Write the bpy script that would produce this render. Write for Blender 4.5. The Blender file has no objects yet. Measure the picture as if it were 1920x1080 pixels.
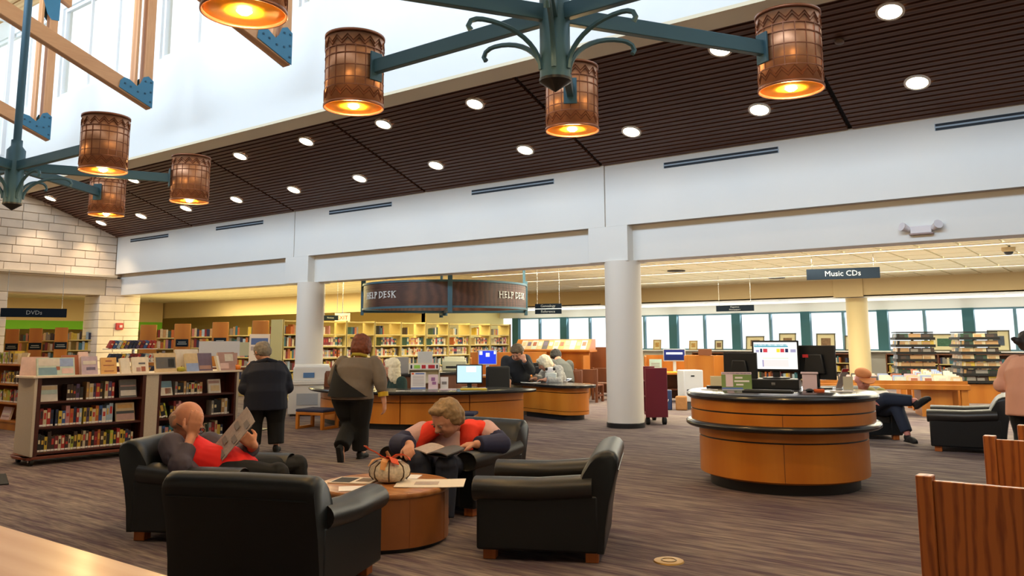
import bpy, math, random
from mathutils import Vector, Matrix, Euler

random.seed(7)
SC = bpy.context.scene
COL = SC.collection
PI = math.pi
def rad(a): return a*PI/180.0

# ---------------------------------------------------------------- camera, sky, light, exposure
cam_data = bpy.data.cameras.new('camera'); camera = bpy.data.objects.new('camera', cam_data); COL.objects.link(camera)
cam_data.sensor_fit = 'HORIZONTAL'; cam_data.sensor_width = 36.0
cam_data.lens = 1551.12/1920*36.0
cam_data.shift_y = -118.727/1920
yaw, pit, rol = rad(36.79671), rad(7.94849), rad(-0.2054)
fw = Vector((-math.sin(yaw)*math.cos(pit), math.cos(yaw)*math.cos(pit), math.sin(pit)))
rt = Vector((math.cos(yaw), math.sin(yaw), 0)); up = rt.cross(fw)
r2 = rt*math.cos(rol)+up*math.sin(rol); u2 = up*math.cos(rol)-rt*math.sin(rol)
camera.matrix_world = Matrix(((r2.x, u2.x, -fw.x, 0), (r2.y, u2.y, -fw.y, 0), (r2.z, u2.z, -fw.z, 1.5), (0, 0, 0, 1)))
cam_data.clip_start = 0.05; cam_data.clip_end = 400
SC.camera = camera

SC.view_settings.view_transform = 'Standard'; SC.view_settings.look = 'None'
SC.view_settings.gamma = 1.0; SC.view_settings.use_curve_mapping = False
SC.view_settings.exposure = 0.5

world = bpy.data.worlds.new('overcast_sky'); SC.world = world; world.use_nodes = True
bg = world.node_tree.nodes['Background']
bg.inputs[0].default_value = (0.86, 0.94, 1.0, 1); bg.inputs[1].default_value = 1.25

def area(name, loc, rot, sx, sy, power, color, spread=180):
    d = bpy.data.lights.new(name, 'AREA'); d.shape = 'RECTANGLE'; d.size = sx; d.size_y = sy
    d.energy = power; d.color = color; d.spread = rad(spread)
    o = bpy.data.objects.new(name, d); o.location = loc; o.rotation_euler = rot; COL.objects.link(o)
    return o
# daylight through the high windows on the camera's side of the hall
area('daylight_high_windows', (-10, 0.55, 8.9), (rad(102), 0, 0), 30, 2.3, 1500, (0.60, 0.79, 1.0), 120)
# fluorescent runs under the low ceiling
for yy in (15.6, 18.7, 21.4, 24.6):
    area('fluorescent_run', (-6.5, yy, 3.30), (0, 0, 0), 14, 0.14, 330, (1.0, 0.93, 0.70))
for yy in (15.0, 18.0, 21.0):
    area('warm_fluorescent_run', (-24.5, yy, 3.30), (0, 0, 0), 17, 0.14, 620, (1.0, 0.84, 0.40))
area('daylight_bay_windows', (-11, 30.35, 1.9), (rad(-112), 0, 0), 22, 1.1, 300, (0.92, 0.97, 1.0))
# unseen uplights added to stand in for light bounced up to the low ceiling
area('added_ceiling_uplight', (-6.5, 21.0, 2.1), (PI, 0, 0), 13, 9, 170, (1.0, 0.94, 0.74))
area('added_ceiling_uplight', (-26.0, 18.0, 2.15), (PI, 0, 0), 15, 7, 170, (1.0, 0.85, 0.40))
area('back_room_light', (-30.5, 11.0, 3.2), (0, 0, 0), 5, 3, 420, (1.0, 0.86, 0.42))

# ---------------------------------------------------------------- materials
def hexc(h, a=1.0):
    h = h.lstrip('#'); c = [int(h[i:i+2], 16)/255.0 for i in (0, 2, 4)]
    return tuple((x/12.92 if x <= 0.04045 else ((x+0.055)/1.055)**2.4) for x in c)+(a,)
MATS = {}
def mat(name, color, rough=0.6, metal=0.0, spec=0.5, emit=None, estr=0.0, var=0.0, vscale=8.0, bump=0.0, coat=0.0, alpha=None):
    if name in MATS: return MATS[name]
    m = bpy.data.materials.new(name); m.use_nodes = True; nt = m.node_tree
    b = nt.nodes['Principled BSDF']
    c = hexc(color) if isinstance(color, str) else color
    b.inputs['Base Color'].default_value = c; b.inputs['Roughness'].default_value = rough
    b.inputs['Metallic'].default_value = metal; b.inputs['Specular IOR Level'].default_value = spec
    if coat: b.inputs['Coat Weight'].default_value = coat; b.inputs['Coat Roughness'].default_value = 0.15
    if emit:
        b.inputs['Emission Color'].default_value = hexc(emit) if isinstance(emit, str) else emit
        b.inputs['Emission Strength'].default_value = estr
    if var or bump:
        tc = nt.nodes.new('ShaderNodeTexCoord'); n = nt.nodes.new('ShaderNodeTexNoise')
        n.inputs['Scale'].default_value = vscale; n.inputs['Detail'].default_value = 4
        nt.links.new(tc.outputs['Object'], n.inputs['Vector'])
        if var:
            mx = nt.nodes.new('ShaderNodeMixRGB'); mx.blend_type = 'MULTIPLY'
            mx.inputs[0].default_value = 1.0; mx.inputs[1].default_value = c
            rp = nt.nodes.new('ShaderNodeValToRGB')
            rp.color_ramp.elements[0].position = 0.3; rp.color_ramp.elements[1].position = 0.7
            lo = 1.0-var; rp.color_ramp.elements[0].color = (lo, lo, lo, 1)
            rp.color_ramp.elements[1].color = (1+var*0.3, 1+var*0.3, 1+var*0.3, 1)
            nt.links.new(n.outputs['Fac'], rp.inputs[0]); nt.links.new(rp.outputs[0], mx.inputs[2])
            nt.links.new(mx.outputs[0], b.inputs['Base Color'])
        if bump:
            bp = nt.nodes.new('ShaderNodeBump'); bp.inputs['Strength'].default_value = bump; bp.inputs['Distance'].default_value = 0.01
            nt.links.new(n.outputs['Fac'], bp.inputs['Height']); nt.links.new(bp.outputs[0], b.inputs['Normal'])
    MATS[name] = m
    return m
def wood(name, c1, c2, axis='Z', scale=3.0, rough=0.35, rings=6.0, coat=0.0, dist=4.0):
    if name in MATS: return MATS[name]
    m = bpy.data.materials.new(name); m.use_nodes = True; nt = m.node_tree; b = nt.nodes['Principled BSDF']
    b.inputs['Roughness'].default_value = rough
    if coat: b.inputs['Coat Weight'].default_value = coat; b.inputs['Coat Roughness'].default_value = 0.2
    tc = nt.nodes.new('ShaderNodeTexCoord'); mp = nt.nodes.new('ShaderNodeMapping')
    s = [scale, scale, scale]; s['XYZ'.index(axis)] = scale*0.10
    mp.inputs['Scale'].default_value = s
    w = nt.nodes.new('ShaderNodeTexWave'); w.bands_direction = 'X' if axis != 'X' else 'Y'
    w.inputs['Scale'].default_value = rings/3; w.inputs['Distortion'].default_value = dist
    w.inputs['Detail'].default_value = 3; w.inputs['Detail Scale'].default_value = 1.2
    n = nt.nodes.new('ShaderNodeTexNoise'); n.inputs['Scale'].default_value = 22; n.inputs['Detail'].default_value = 3
    add = nt.nodes.new('ShaderNodeMath'); add.operation = 'MULTIPLY_ADD'; add.inputs[1].default_value = 0.45
    rp = nt.nodes.new('ShaderNodeValToRGB'); rp.color_ramp.elements[0].color = hexc(c1); rp.color_ramp.elements[1].color = hexc(c2)
    rp.color_ramp.elements[0].position = 0.2; rp.color_ramp.elements[1].position = 0.85
    L = nt.links.new
    L(tc.outputs['Object'], mp.inputs[0]); L(mp.outputs[0], w.inputs[0]); L(mp.outputs[0], n.inputs['Vector'])
    L(n.outputs['Fac'], add.inputs[0])
    ws = nt.nodes.new('ShaderNodeMath'); ws.operation = 'MULTIPLY'; ws.inputs[1].default_value = 0.55
    L(w.outputs['Fac'], ws.inputs[0]); L(ws.outputs[0], add.inputs[2])
    L(add.outputs[0], rp.inputs[0]); L(rp.outputs[0], b.inputs['Base Color'])
    MATS[name] = m
    return m

m_white = mat('white_paint', '#e4e4e0', 0.75, var=0.03, vscale=0.6)
m_cream = mat('cream_paint', '#e0d2b4', 0.8)
m_tan = mat('tan_paint', '#c3ae86', 0.85)
m_black = mat('black_plastic', '#15171a', 0.4)
m_blackm = mat('black_rubber', '#0d0d0e', 0.7)
m_slat = wood('slat_walnut', '#4a2d1f', '#6a4430', 'X', 2.5, 0.5)
m_gap = mat('slat_recess', '#120b08', 0.9)
m_stone = mat('limestone', '#e3d7ca', 0.85, var=0.10, vscale=3.0, bump=0.15)
m_mortar = mat('mortar', '#b3a08c', 0.95)
m_stonesm = mat('smooth_limestone', '#cfc2ae', 0.7, var=0.06, vscale=2.0)
m_timber = wood('glulam_timber', '#b57a4c', '#d39a68', 'Y', 1.6, 0.5, 3)
m_timberv = wood('glulam_timber_upright', '#b57a4c', '#d39a68', 'Z', 1.6, 0.5, 3)
m_teal = mat('teal_steel', '#3e6272', 0.45, 0.2)
m_tealp = mat('blue_plate', '#3a7592', 0.5, 0.1)
m_copper = mat('hammered_copper', '#c8926f', 0.36, 0.75, var=0.15, vscale=9, bump=0.12)
m_copperd = mat('copper_relief', '#9a6850', 0.36, 0.8)
m_gold = mat('gold_lining', '#f0a818', 0.5, 0.3)
m_bulb = mat('glowing_bulb', '#fff0c8', 0.5, emit='#ffce78', estr=90)
m_lens = mat('glowing_lens', '#fff4dd', 0.5, emit='#fff0d2', estr=9)
m_trimw = mat('light_trim_white', '#f1ece2', 0.4)
m_leather = mat('black_leather', '#0a1014', 0.42, spec=0.45, var=0.25, vscale=3, bump=0.06)
m_leathert = mat('leather_top_sheen', '#1c1a18', 0.42, spec=0.6, var=0.25, vscale=4, bump=0.06)  # browner copy for the tops: warm ceiling reflection put into the colour
m_foot = wood('orange_foot_wood', '#a3561f', '#bd6a2c', 'Z', 4, 0.4)
m_desk = wood('desk_veneer', '#c4721c', '#d28228', 'Z', 1.1, 0.34, 2, 0.2, 2)
m_table = wood('drum_table_veneer', '#93582c', '#a3652f', 'Z', 1.1, 0.38, 2, 0.0, 2)
m_tabletop = wood('drum_table_top', '#b06f3c', '#c98a54', 'X', 2.2, 0.28, 4, 0.3)
m_oak = wood('red_oak', '#8a4316', '#bd6a2a', 'Z', 2.6, 0.36, 7, 0.2, 7.5)
for _nd in m_oak.node_tree.nodes:
    if _nd.type == 'VALTORGB': _nd.color_ramp.elements[0].position = 0.18; _nd.color_ramp.elements[1].position = 0.55
    if _nd.type == 'MAPPING': _nd.inputs['Scale'].default_value = (2.6, 2.6, 0.42)
m_maple = wood('reading_table_maple', '#e0a878', '#ecbd92', 'X', 1.6, 0.35, 5, 0.3)
m_orange = wood('honey_panel', '#ab651d', '#b97428', 'Z', 1.2, 0.42, 2, 0.0, 2)
m_brownw = wood('walnut_panel', '#64361c', '#723f22', 'Z', 1.2, 0.42, 2, 0.0, 2)
m_mahog = wood('mahogany', '#431a12', '#5a271a', 'X', 2.5, 0.38, 4)
m_grey = mat('grey_laminate', '#c3b6a4', 0.7, var=0.08, vscale=60)
m_counter = mat('black_counter', '#17181b', 0.22, spec=0.6)
m_counterw = mat('speckled_counter', '#3d3b41', 0.18, var=0.2, vscale=60)
m_navyf = mat('navy_fabric', '#2c2f4c', 0.9, bump=0.1, vscale=80)
m_paper = mat('white_paper', '#ece6e2', 0.8)
m_metal = mat('shelf_cream_metal', '#cbb878', 0.55)
m_chrome = mat('chrome', '#c8c8c8', 0.2, 1.0)
m_brass = mat('brass', '#b98e45', 0.4, 0.7)
m_sign = mat('navy_sign', '#091725', 0.75, spec=0.2)
m_let = mat('white_lettering', '#9fa3a5', 0.7, spec=0.2)
m_skin = mat('skin', '#d79a7c', 0.55, var=0.08, vscale=14)
m_glassw = None

m_let2 = mat('bright_lettering', '#dcdedd', 0.6)
m_plinth = wood('plinth_cherry', '#6e3420', '#86452c', 'X', 1.5, 0.4, 2, 0.0, 2)
# carpet: streaked strands running along X, browner near, with grey-green flecks
def carpet():
    m = bpy.data.materials.new('streaked_carpet'); m.use_nodes = True; nt = m.node_tree; b = nt.nodes['Principled BSDF']
    b.inputs['Roughness'].default_value = 0.95; b.inputs['Specular IOR Level'].default_value = 0.15
    L = nt.links.new
    tc = nt.nodes.new('ShaderNodeTexCoord')
    def noise(sx, sy, detail=3):
        mp = nt.nodes.new('ShaderNodeMapping'); mp.inputs['Scale'].default_value = (sx, sy, 1)
        n = nt.nodes.new('ShaderNodeTexNoise'); n.inputs['Scale'].default_value = 1; n.inputs['Detail'].default_value = detail
        L(tc.outputs['Object'], mp.inputs[0]); L(mp.outputs[0], n.inputs['Vector']); return n.outputs['Fac']
    def ramp(f, p0, c0, p1, c1):
        r = nt.nodes.new('ShaderNodeValToRGB'); e = r.color_ramp.elements
        e[0].position = p0; e[0].color = c0; e[1].position = p1; e[1].color = c1; L(f, r.inputs[0]); return r.outputs[0]
    def mix(t, f, a, c):
        x = nt.nodes.new('ShaderNodeMixRGB'); x.blend_type = t
        if isinstance(f, float): x.inputs[0].default_value = f
        else: L(f, x.inputs[0])
        L(a, x.inputs[1]); L(c, x.inputs[2]); return x.outputs[0]
    base = ramp(noise(1.3, 14), 0.36, hexc('#695a62'), 0.64, hexc('#948881'))
    fine = ramp(noise(5, 60), 0.35, (0.62, 0.6, 0.62, 1), 0.65, (1.12, 1.1, 1.05, 1))
    patch = ramp(noise(0.5, 0.9, 1), 0.4, (0.86, 0.82, 0.86, 1), 0.6, (1.05, 1.04, 1.0, 1))
    c = mix('MULTIPLY', 1.0, base, fine); c = mix('MULTIPLY', 1.0, c, patch)
    L(c, b.inputs['Base Color'])
    bp = nt.nodes.new('ShaderNodeBump'); bp.inputs['Strength'].default_value = 0.3; bp.inputs['Distance'].default_value = 0.01
    L(noise(40, 160), bp.inputs['Height']); L(bp.outputs[0], b.inputs['Normal'])
    return m
m_carpet = carpet()

# ---------------------------------------------------------------- mesh helpers
class MB:
    def __init__(s): s.v = []; s.f = []; s.mi = []; s.cur = 0
    def add(s, vs, fs):
        o = len(s.v); s.v += [tuple(v) for v in vs]
        for f in fs: s.f.append(tuple(i+o for i in f)); s.mi.append(s.cur)
        return s
    def m(s, i): s.cur = i; return s
    def box(s, x0, y0, z0, x1, y1, z1):
        x0, x1 = min(x0, x1), max(x0, x1); y0, y1 = min(y0, y1), max(y0, y1); z0, z1 = min(z0, z1), max(z0, z1)
        vs = [(x0,y0,z0),(x1,y0,z0),(x1,y1,z0),(x0,y1,z0),(x0,y0,z1),(x1,y0,z1),(x1,y1,z1),(x0,y1,z1)]
        return s.add(vs, [(0,3,2,1),(4,5,6,7),(0,1,5,4),(1,2,6,5),(2,3,7,6),(3,0,4,7)])
    def obox(s, c, size, R=None):
        hx, hy, hz = size[0]/2, size[1]/2, size[2]/2; c = Vector(c)
        vs = []
        for x, y, z in ((-1,-1,-1),(1,-1,-1),(1,1,-1),(-1,1,-1),(-1,-1,1),(1,-1,1),(1,1,1),(-1,1,1)):
            p = Vector((x*hx, y*hy, z*hz)); vs.append(c+((R @ p) if R else p))
        return s.add(vs, [(0,3,2,1),(4,5,6,7),(0,1,5,4),(1,2,6,5),(2,3,7,6),(3,0,4,7)])
    def prism(s, poly, a, b, axis='z'):
        n = len(poly)
        def P(u, v, w): return (u, v, w) if axis == 'z' else ((u, w, v) if axis == 'y' else (w, u, v))
        vs = [P(u, v, a) for u, v in poly]+[P(u, v, b) for u, v in poly]
        fs = [tuple(range(n))[::-1], tuple(range(n, 2*n))]+[(i, (i+1) % n, n+(i+1) % n, n+i) for i in range(n)]
        if axis == 'y': fs = [f[::-1] for f in fs]
        return s.add(vs, fs)
    def lathe(s, prof, n=32, c=(0, 0, 0), closed=False, a0=0.0, a1=2*PI):
        full = abs(a1-a0-2*PI) < 1e-6; k = n if full else n+1
        vs = []
        for r, z in prof:
            for i in range(k):
                a = a0+(a1-a0)*i/n; vs.append((c[0]+r*math.cos(a), c[1]+r*math.sin(a), c[2]+z))
        fs = []; m = len(prof)
        for j in range(m if closed else m-1):
            for i in range(n):
                i2 = (i+1) % k; j2 = (j+1) % m
                fs.append((j*k+i, j*k+i2, j2*k+i2, j2*k+i))
        if not closed and full:
            if prof[0][0] > 1e-5: fs.append(tuple(range(k))[::-1])
            if prof[-1][0] > 1e-5: fs.append(tuple((m-1)*k+i for i in range(k)))
        if closed and not full:
            fs.append(tuple(j*k for j in range(m))); fs.append(tuple(j*k+n for j in range(m))[::-1])
        return s.add(vs, fs)
    def tube(s, pts, radii, n=8, lat=None, caps=True):
        pts = [Vector(p) for p in pts]; m = len(pts)
        if not isinstance(radii, (list, tuple)): radii = [radii]*m
        rings = []
        prev = None
        for j, p in enumerate(pts):
            t = (pts[min(j+1, m-1)]-pts[max(j-1, 0)]).normalized()
            if lat is not None: a = Vector(lat)
            elif prev is not None: a = prev
            else: a = Vector((0, 0, 1)) if abs(t.z) < 0.9 else Vector((1, 0, 0))
            a = (a-t*a.dot(t))
            if a.length < 1e-4: a = t.orthogonal()
            a.normalize(); b = t.cross(a); prev = a
            r = radii[j]; ra, rb = (r if isinstance(r, (list, tuple)) else (r, r))
            rings.append([p+a*(ra*math.cos(2*PI*i/n))+b*(rb*math.sin(2*PI*i/n)) for i in range(n)])
        vs = [v for r in rings for v in r]
        fs = [(j*n+i, j*n+(i+1) % n, (j+1)*n+(i+1) % n, (j+1)*n+i) for j in range(m-1) for i in range(n)]
        if caps: fs += [tuple(range(n))[::-1], tuple((m-1)*n+i for i in range(n))]
        return s.add(vs, fs)
    def ell(s, c, r, R=None, n=12, k=8):
        c = Vector(c); vs = []; fs = []
        if not isinstance(r, (list, tuple)): r = (r, r, r)
        def T(p):
            p = Vector((p[0]*r[0], p[1]*r[1], p[2]*r[2])); return c+((R @ p) if R else p)
        vs.append(T((0, 0, -1)))
        for j in range(1, k):
            a = -PI/2+PI*j/k
            for i in range(n): vs.append(T((math.cos(a)*math.cos(2*PI*i/n), math.cos(a)*math.sin(2*PI*i/n), math.sin(a))))
        vs.append(T((0, 0, 1))); top = len(vs)-1
        for i in range(n):
            fs.append((0, 1+(i+1) % n, 1+i)); fs.append((top, top-n+i, top-n+(i+1) % n))
        for j in range(k-2):
            for i in range(n): fs.append((1+j*n+i, 1+j*n+(i+1) % n, 1+(j+1)*n+(i+1) % n, 1+(j+1)*n+i))
        return s.add(vs, fs)
    def mesh(s, name, mats, smooth=False):
        me = bpy.data.meshes.new(name); me.from_pydata(s.v, [], s.f)
        for m in (mats if isinstance(mats, (list, tuple)) else [mats]): me.materials.append(m)
        me.polygons.foreach_set('material_index', s.mi)
        if smooth: me.polygons.foreach_set('use_smooth', [True]*len(s.f))
        me.update(); return me
    def build(s, name, mats, parent=None, loc=(0, 0, 0), rz=0.0, smooth=False, bevel=0.0, seg=2, angle=None):
        o = bpy.data.objects.new(name, s.mesh(name, mats, smooth)); COL.objects.link(o)
        o.location = loc; o.rotation_euler = (0, 0, rz)
        if parent: o.parent = parent
        if bevel:
            b = o.modifiers.new('bevel', 'BEVEL'); b.width = bevel; b.segments = seg; b.limit_method = 'ANGLE'; b.angle_limit = rad(40)
            o.data.polygons.foreach_set('use_smooth', [True]*len(s.f))
            try: o.data.set_sharp_from_angle(angle=rad(45))
            except Exception: pass
        elif smooth:
            try: o.data.set_sharp_from_angle(angle=rad(angle or 45))
            except Exception: pass
        return o
def inst(name, mesh, parent=None, loc=(0, 0, 0), rot=(0, 0, 0), scale=(1, 1, 1)):
    o = bpy.data.objects.new(name, mesh); COL.objects.link(o); o.location = loc; o.rotation_euler = rot; o.scale = scale
    if parent: o.parent = parent
    return o
def thing(name, label, cat, loc=(0, 0, 0), rz=0.0, group=None):
    o = bpy.data.objects.new(name, None); o.empty_display_size = 0.1; COL.objects.link(o)
    o.location = loc; o.rotation_euler = (0, 0, rz); o['label'] = label; o['category'] = cat
    if group: o['group'] = group
    return o
def tag(o, label, cat, group=None):
    o['label'] = label; o['category'] = cat
    if group: o['group'] = group
    return o
def struct(o): o['kind'] = 'structure'; return o
def stuff(o): o['kind'] = 'stuff'; return o
def lab(o, t): o['label'] = t; return o
def dup(root, loc, rz, label=None, group=None):
    r = root.copy(); COL.objects.link(r); r.location = loc; r.rotation_euler = (0, 0, rz)
    if label: r['label'] = label
    if group: r['group'] = group
    for ch in root.children:
        c = ch.copy(); COL.objects.link(c); c.parent = r
        for g in ch.children:
            d = g.copy(); COL.objects.link(d); d.parent = c
    return r
def facing(fx, fy): return math.atan2(-fx, fy)       # rotation that turns local +Y to (fx, fy)
def text_mesh(body, size, extrude=0.004, align='CENTER'):
    cu = bpy.data.curves.new('lettering', 'FONT'); cu.body = body; cu.size = size; cu.extrude = extrude
    cu.align_x = align; cu.align_y = 'CENTER'; cu.resolution_u = 2
    o = bpy.data.objects.new('lettering_source', cu); COL.objects.link(o)
    dg = bpy.context.evaluated_depsgraph_get()
    me = bpy.data.meshes.new_from_object(o.evaluated_get(dg)); bpy.data.objects.remove(o); bpy.data.curves.remove(cu)
    me.materials.clear(); me.materials.append(m_let)
    return me
ORD = ['first','second','third','fourth','fifth','sixth','seventh','eighth','ninth','tenth','eleventh','twelfth','thirteenth','fourteenth','fifteenth','sixteenth','seventeenth','eighteenth','nineteenth','twentieth',
       'twenty-first','twenty-second','twenty-third','twenty-fourth','twenty-fifth','twenty-sixth','twenty-seventh','twenty-eighth','twenty-ninth','thirtieth']
# ================================================================ SETTING
XL, XR = -24.4, 4.0            # stone wall on the left, right end beyond the frame
YA = 12.73                     # face of the arcade wall
BAY = 4.305
SEAMS = [-3.17-BAY*k for k in range(-1, 5)]
fl = struct(MB().box(-46, -4, -0.1, 6, 33, 0).build('floor', m_carpet))

# --- arcade wall (upper panels, beam, column blocks)
wb = struct(MB().box(XL-0.5, YA+0.03, 3.5, XR, YA+0.5, 4.7).build('wall_back', m_mortar))
edges = [XL, -16.09, -7.44, XR]
for a, b in zip(edges[:-1], edges[1:]):
    MB().box(a+0.012, YA, 3.5, b-0.012, YA+0.06, 4.62).build('panel', m_white, wb)
MB().box(XL-0.3, YA+0.2, 2.88, XR, YA+0.62, 3.52).build('beam', m_white, wb, bevel=0.01)
for x0, x1 in ((-16.4, -15.55), (-7.8, -7.0), (0.85, 1.65)):
    MB().box(x0, YA, 2.87, x1, YA+0.70, 3.5).build('column_block', m_white, wb, bevel=0.006)
vent_spans = [(-23.65, -21.62), (-19.34, -17.32), (-14.85, -12.8), (-10.54, -8.53), (-6.26, -4.27), (-2.04, 0.0)]
m_vent = mat('vent_slot', '#1b2630', 0.7)
m_ventb = mat('vent_bar', '#9fb2c4', 0.6)
for i, (a, b) in enumerate(vent_spans):
    t = thing('ceiling_vent', 'long dark slot air vent high on the white wall, %s from the stone wall' % ORD[i], 'vent', ((a+b)/2, YA, 4.46), 0, 'slot vents under the slatted ceiling')
    h = (b-a)/2
    MB().box(-h, -0.006, -0.05, h, 0.0, 0.05).build('frame', m_ventb, t)
    for z in (-0.03, 0.03): MB().box(-h+0.01, -0.01, z-0.017, h-0.01, -0.005, z+0.017).build('slot', m_vent, t)

# --- columns
def column(x, y, r, ztop, label, m, base=True):
    t = thing('column', label, 'column', (x, y, 0))
    MB().lathe([(r, 0.0), (r, ztop)], 40).build('shaft', m, t, smooth=True)
    if base: MB().lathe([(r+0.012, 0.0), (r+0.012, 0.075), (r, 0.085)], 40).build('base_ring', m_black, t, smooth=True)
    return t
m_colw = mat('column_paint', '#e2ddd4', 0.6)
m_colc = mat('column_cream', '#e3cf9c', 0.6)
column(-7.25, 12.98, 0.32, 2.88, 'round white column with black base ring, right of the help desk', m_colw)
column(-15.72, 12.98, 0.32, 2.88, 'round white column behind the man in the navy jacket', m_colw)
column(-7.15, 28.1, 0.33, 2.81, 'round cream column before the windows, left of the spinning racks', m_colc)
column(-15.7, 28.1, 0.33, 2.81, 'round cream column rising behind the long cream book stacks', m_colc)
column(-13.9, 25.0, 0.26, 3.37, 'slim cream column seen just right of the front white column', m_colc)

# --- pitched slatted ceiling: slope .3698 from (YA, 4.58) up to (10.0, 5.57)
SL = 0.3698
def zc(y): return 4.58+SL*(YA-y)
ceil_ = struct(MB().add([(XL-0.4, 10.0, zc(10.0)+0.07), (XR, 10.0, zc(10.0)+0.07), (XR, YA+0.1, zc(YA+0.1)+0.07), (XL-0.4, YA+0.1, zc(YA+0.1)+0.07),
                  (XL-0.4, 10.0, zc(10.0)+0.12), (XR, 10.0, zc(10.0)+0.12), (XR, YA+0.1, zc(YA+0.1)+0.12), (XL-0.4, YA+0.1, zc(YA+0.1)+0.12)],
                 [(0,1,2,3),(7,6,5,4),(0,4,5,1),(1,5,6,2),(2,6,7,3),(3,7,4,0)]).build('ceiling', m_gap))
NS = 27; RS = Matrix.Rotation(-math.atan(SL), 3, 'X')
pitch_len = 2.73/math.cos(math.atan(SL))
slat_me = {}
spans = [(SEAMS[k+1]+0.035, SEAMS[k]-0.035) for k in range(5)]+[(XL+0.0, SEAMS[5]-0.035), (SEAMS[0]+0.035, XR)]
for a, b in spans:
    L_ = round(b-a, 3)
    if L_ not in slat_me: slat_me[L_] = MB().obox((0, 0, 0), (L_, pitch_len/NS*0.66, 0.05), RS).mesh('slat', m_slat)
    for i in range(NS):
        y = 10.0+2.73*(i+0.5)/NS
        o = inst('slat', slat_me[L_], ceil_, ((a+b)/2, y, zc(y)+0.045))
# --- recessed downlights, two rows
def downlight(label):
    t = thing('ceiling_light', label, 'ceiling light', (0, 0, 0), 0, 'recessed downlights in the slatted ceiling')
    MB().lathe([(0.165, 0.0), (0.165, -0.02), (0.135, -0.02), (0.135, 0.0)], 24, closed=True).build('trim_ring', m_trimw, t, smooth=True)
    MB().lathe([(0.0, -0.012), (0.136, -0.012)], 24).build('lens', m_lens, t)
    return t
dl0 = None
for row, y, n in (('upper', 10.43, 11), ('lower', 11.86, 11)):
    for k in range(n):
        x = -2.06-2.17*k if row == 'upper' else -2.07-2.165*k
        lb = 'round glowing downlight in the %s row of the dark slatted ceiling, %s from the right' % (row, ORD[k])
        if dl0 is None: dl0 = o = downlight(lb)
        else: o = dup(dl0, (0, 0, 0), 0, lb)
        o.location = (x, y, zc(y)+0.012); o.rotation_euler = (-math.atan(SL), 0, 0)
    d = bpy.data.lights.new('downlight_beam', 'SPOT'); d.energy = 85; d.spot_size = rad(84); d.spot_blend = 0.6; d.color = (1, 0.80, 0.58); d.shadow_soft_size = 0.12
    o = bpy.data.objects.new('downlight_beam', d); o.location = (x, y, zc(y)-0.04); COL.objects.link(o)
for k, (px, yy) in enumerate(((-22.9, 10.43), (-23.2, 11.86))):
    d = bpy.data.lights.new('downlight_beam', 'SPOT'); d.energy = 40; d.spot_size = rad(95); d.spot_blend = 0.35; d.color = (1, 0.72, 0.42); d.shadow_soft_size = 0.1
    o = bpy.data.objects.new('downlight_beam', d); o.location = (px-0.7, yy, zc(yy)-0.05); COL.objects.link(o)
t = thing('smoke_detector', 'small round detector on the slatted ceiling, left of the brightest downlight', 'detector', (-2.75, 10.75, zc(10.75)))
t.rotation_euler = (-math.atan(SL), 0, 0)
MB().lathe([(0.06, 0.0), (0.06, -0.02), (0.035, -0.035), (0.0, -0.035)], 16).build('housing', mat('detector_brown', '#6b5545', 0.5), t, smooth=True)

# --- soffit band, clerestory wall and its windows
struct(MB().box(XL-0.4, 9.5, 5.57, XR, 10.02, 5.62).build('trim_1', m_cream))
WY = 9.5
win_x = [(-21.75-4.55*k*1.05, 4.2) for k in range(0)]
wins = [(-26.2, -22.5), (-21.7, -17.6), (-16.9, -12.85), (-12.1, -8.1), (-7.35, -3.3)]
ZS, ZT = 7.72, 10.1
wc = struct(MB().box(XL-4, WY, 5.62, XR, WY+0.25, ZS).build('wall_upper', m_white))
MB().box(XL-4, WY, ZT, XR, WY+0.25, 10.9).build('header_panel', m_white, wc)
xs = [XL-4]+[v for w in wins for v in w]+[XR]
for a, b in zip(xs[0::2], xs[1::2]):
    MB().box(a, WY, ZS, b, WY+0.25, ZT).build('pier_panel', m_white, wc)
m_pane = bpy.data.materials.new('window_glass'); m_pane.use_nodes = True
_n = m_pane.node_tree; _n.nodes.clear()
_o = _n.nodes.new('ShaderNodeOutputMaterial'); _t = _n.nodes.new('ShaderNodeBsdfTransparent'); _g = _n.nodes.new('ShaderNodeBsdfGlossy')
_g.inputs['Roughness'].default_value = 0.03; _mx = _n.nodes.new('ShaderNodeMixShader'); _mx.inputs[0].default_value = 0.06
_t.inputs[0].default_value = (0.97, 0.985, 0.98, 1)
_n.links.new(_t.outputs[0], _mx.inputs[1]); _n.links.new(_g.outputs[0], _mx.inputs[2]); _n.links.new(_mx.outputs[0], _o.inputs[0])
m_frame = mat('white_window_frame', '#e8eaec', 0.5)
wn = 0
for a, b in wins:
    wn += 1
    w = struct(MB().box(a, WY+0.06, ZS, a+0.08, WY+0.14, ZT).box(b-0.08, WY+0.06, ZS, b, WY+0.14, ZT).box(a+0.08, WY+0.06, ZS, b-0.08, WY+0.14, ZS+0.08).box(a+0.08, WY+0.06, ZT-0.08, b-0.08, WY+0.14, ZT).build('window_%d' % wn, m_frame))
    third = (b-a)/3
    for q in (1, 2): MB().box(a+third*q-0.035, WY+0.07, ZS+0.08, a+third*q+0.035, WY+0.13, ZT-0.08).build('mullion', m_frame, w)
    for q in range(3):
        MB().box(a+third*q+0.06, WY+0.095, ZS+0.08, a+third*(q+1)-0.06, WY+0.105, ZT-0.08).build('pane', m_pane, w)
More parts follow.
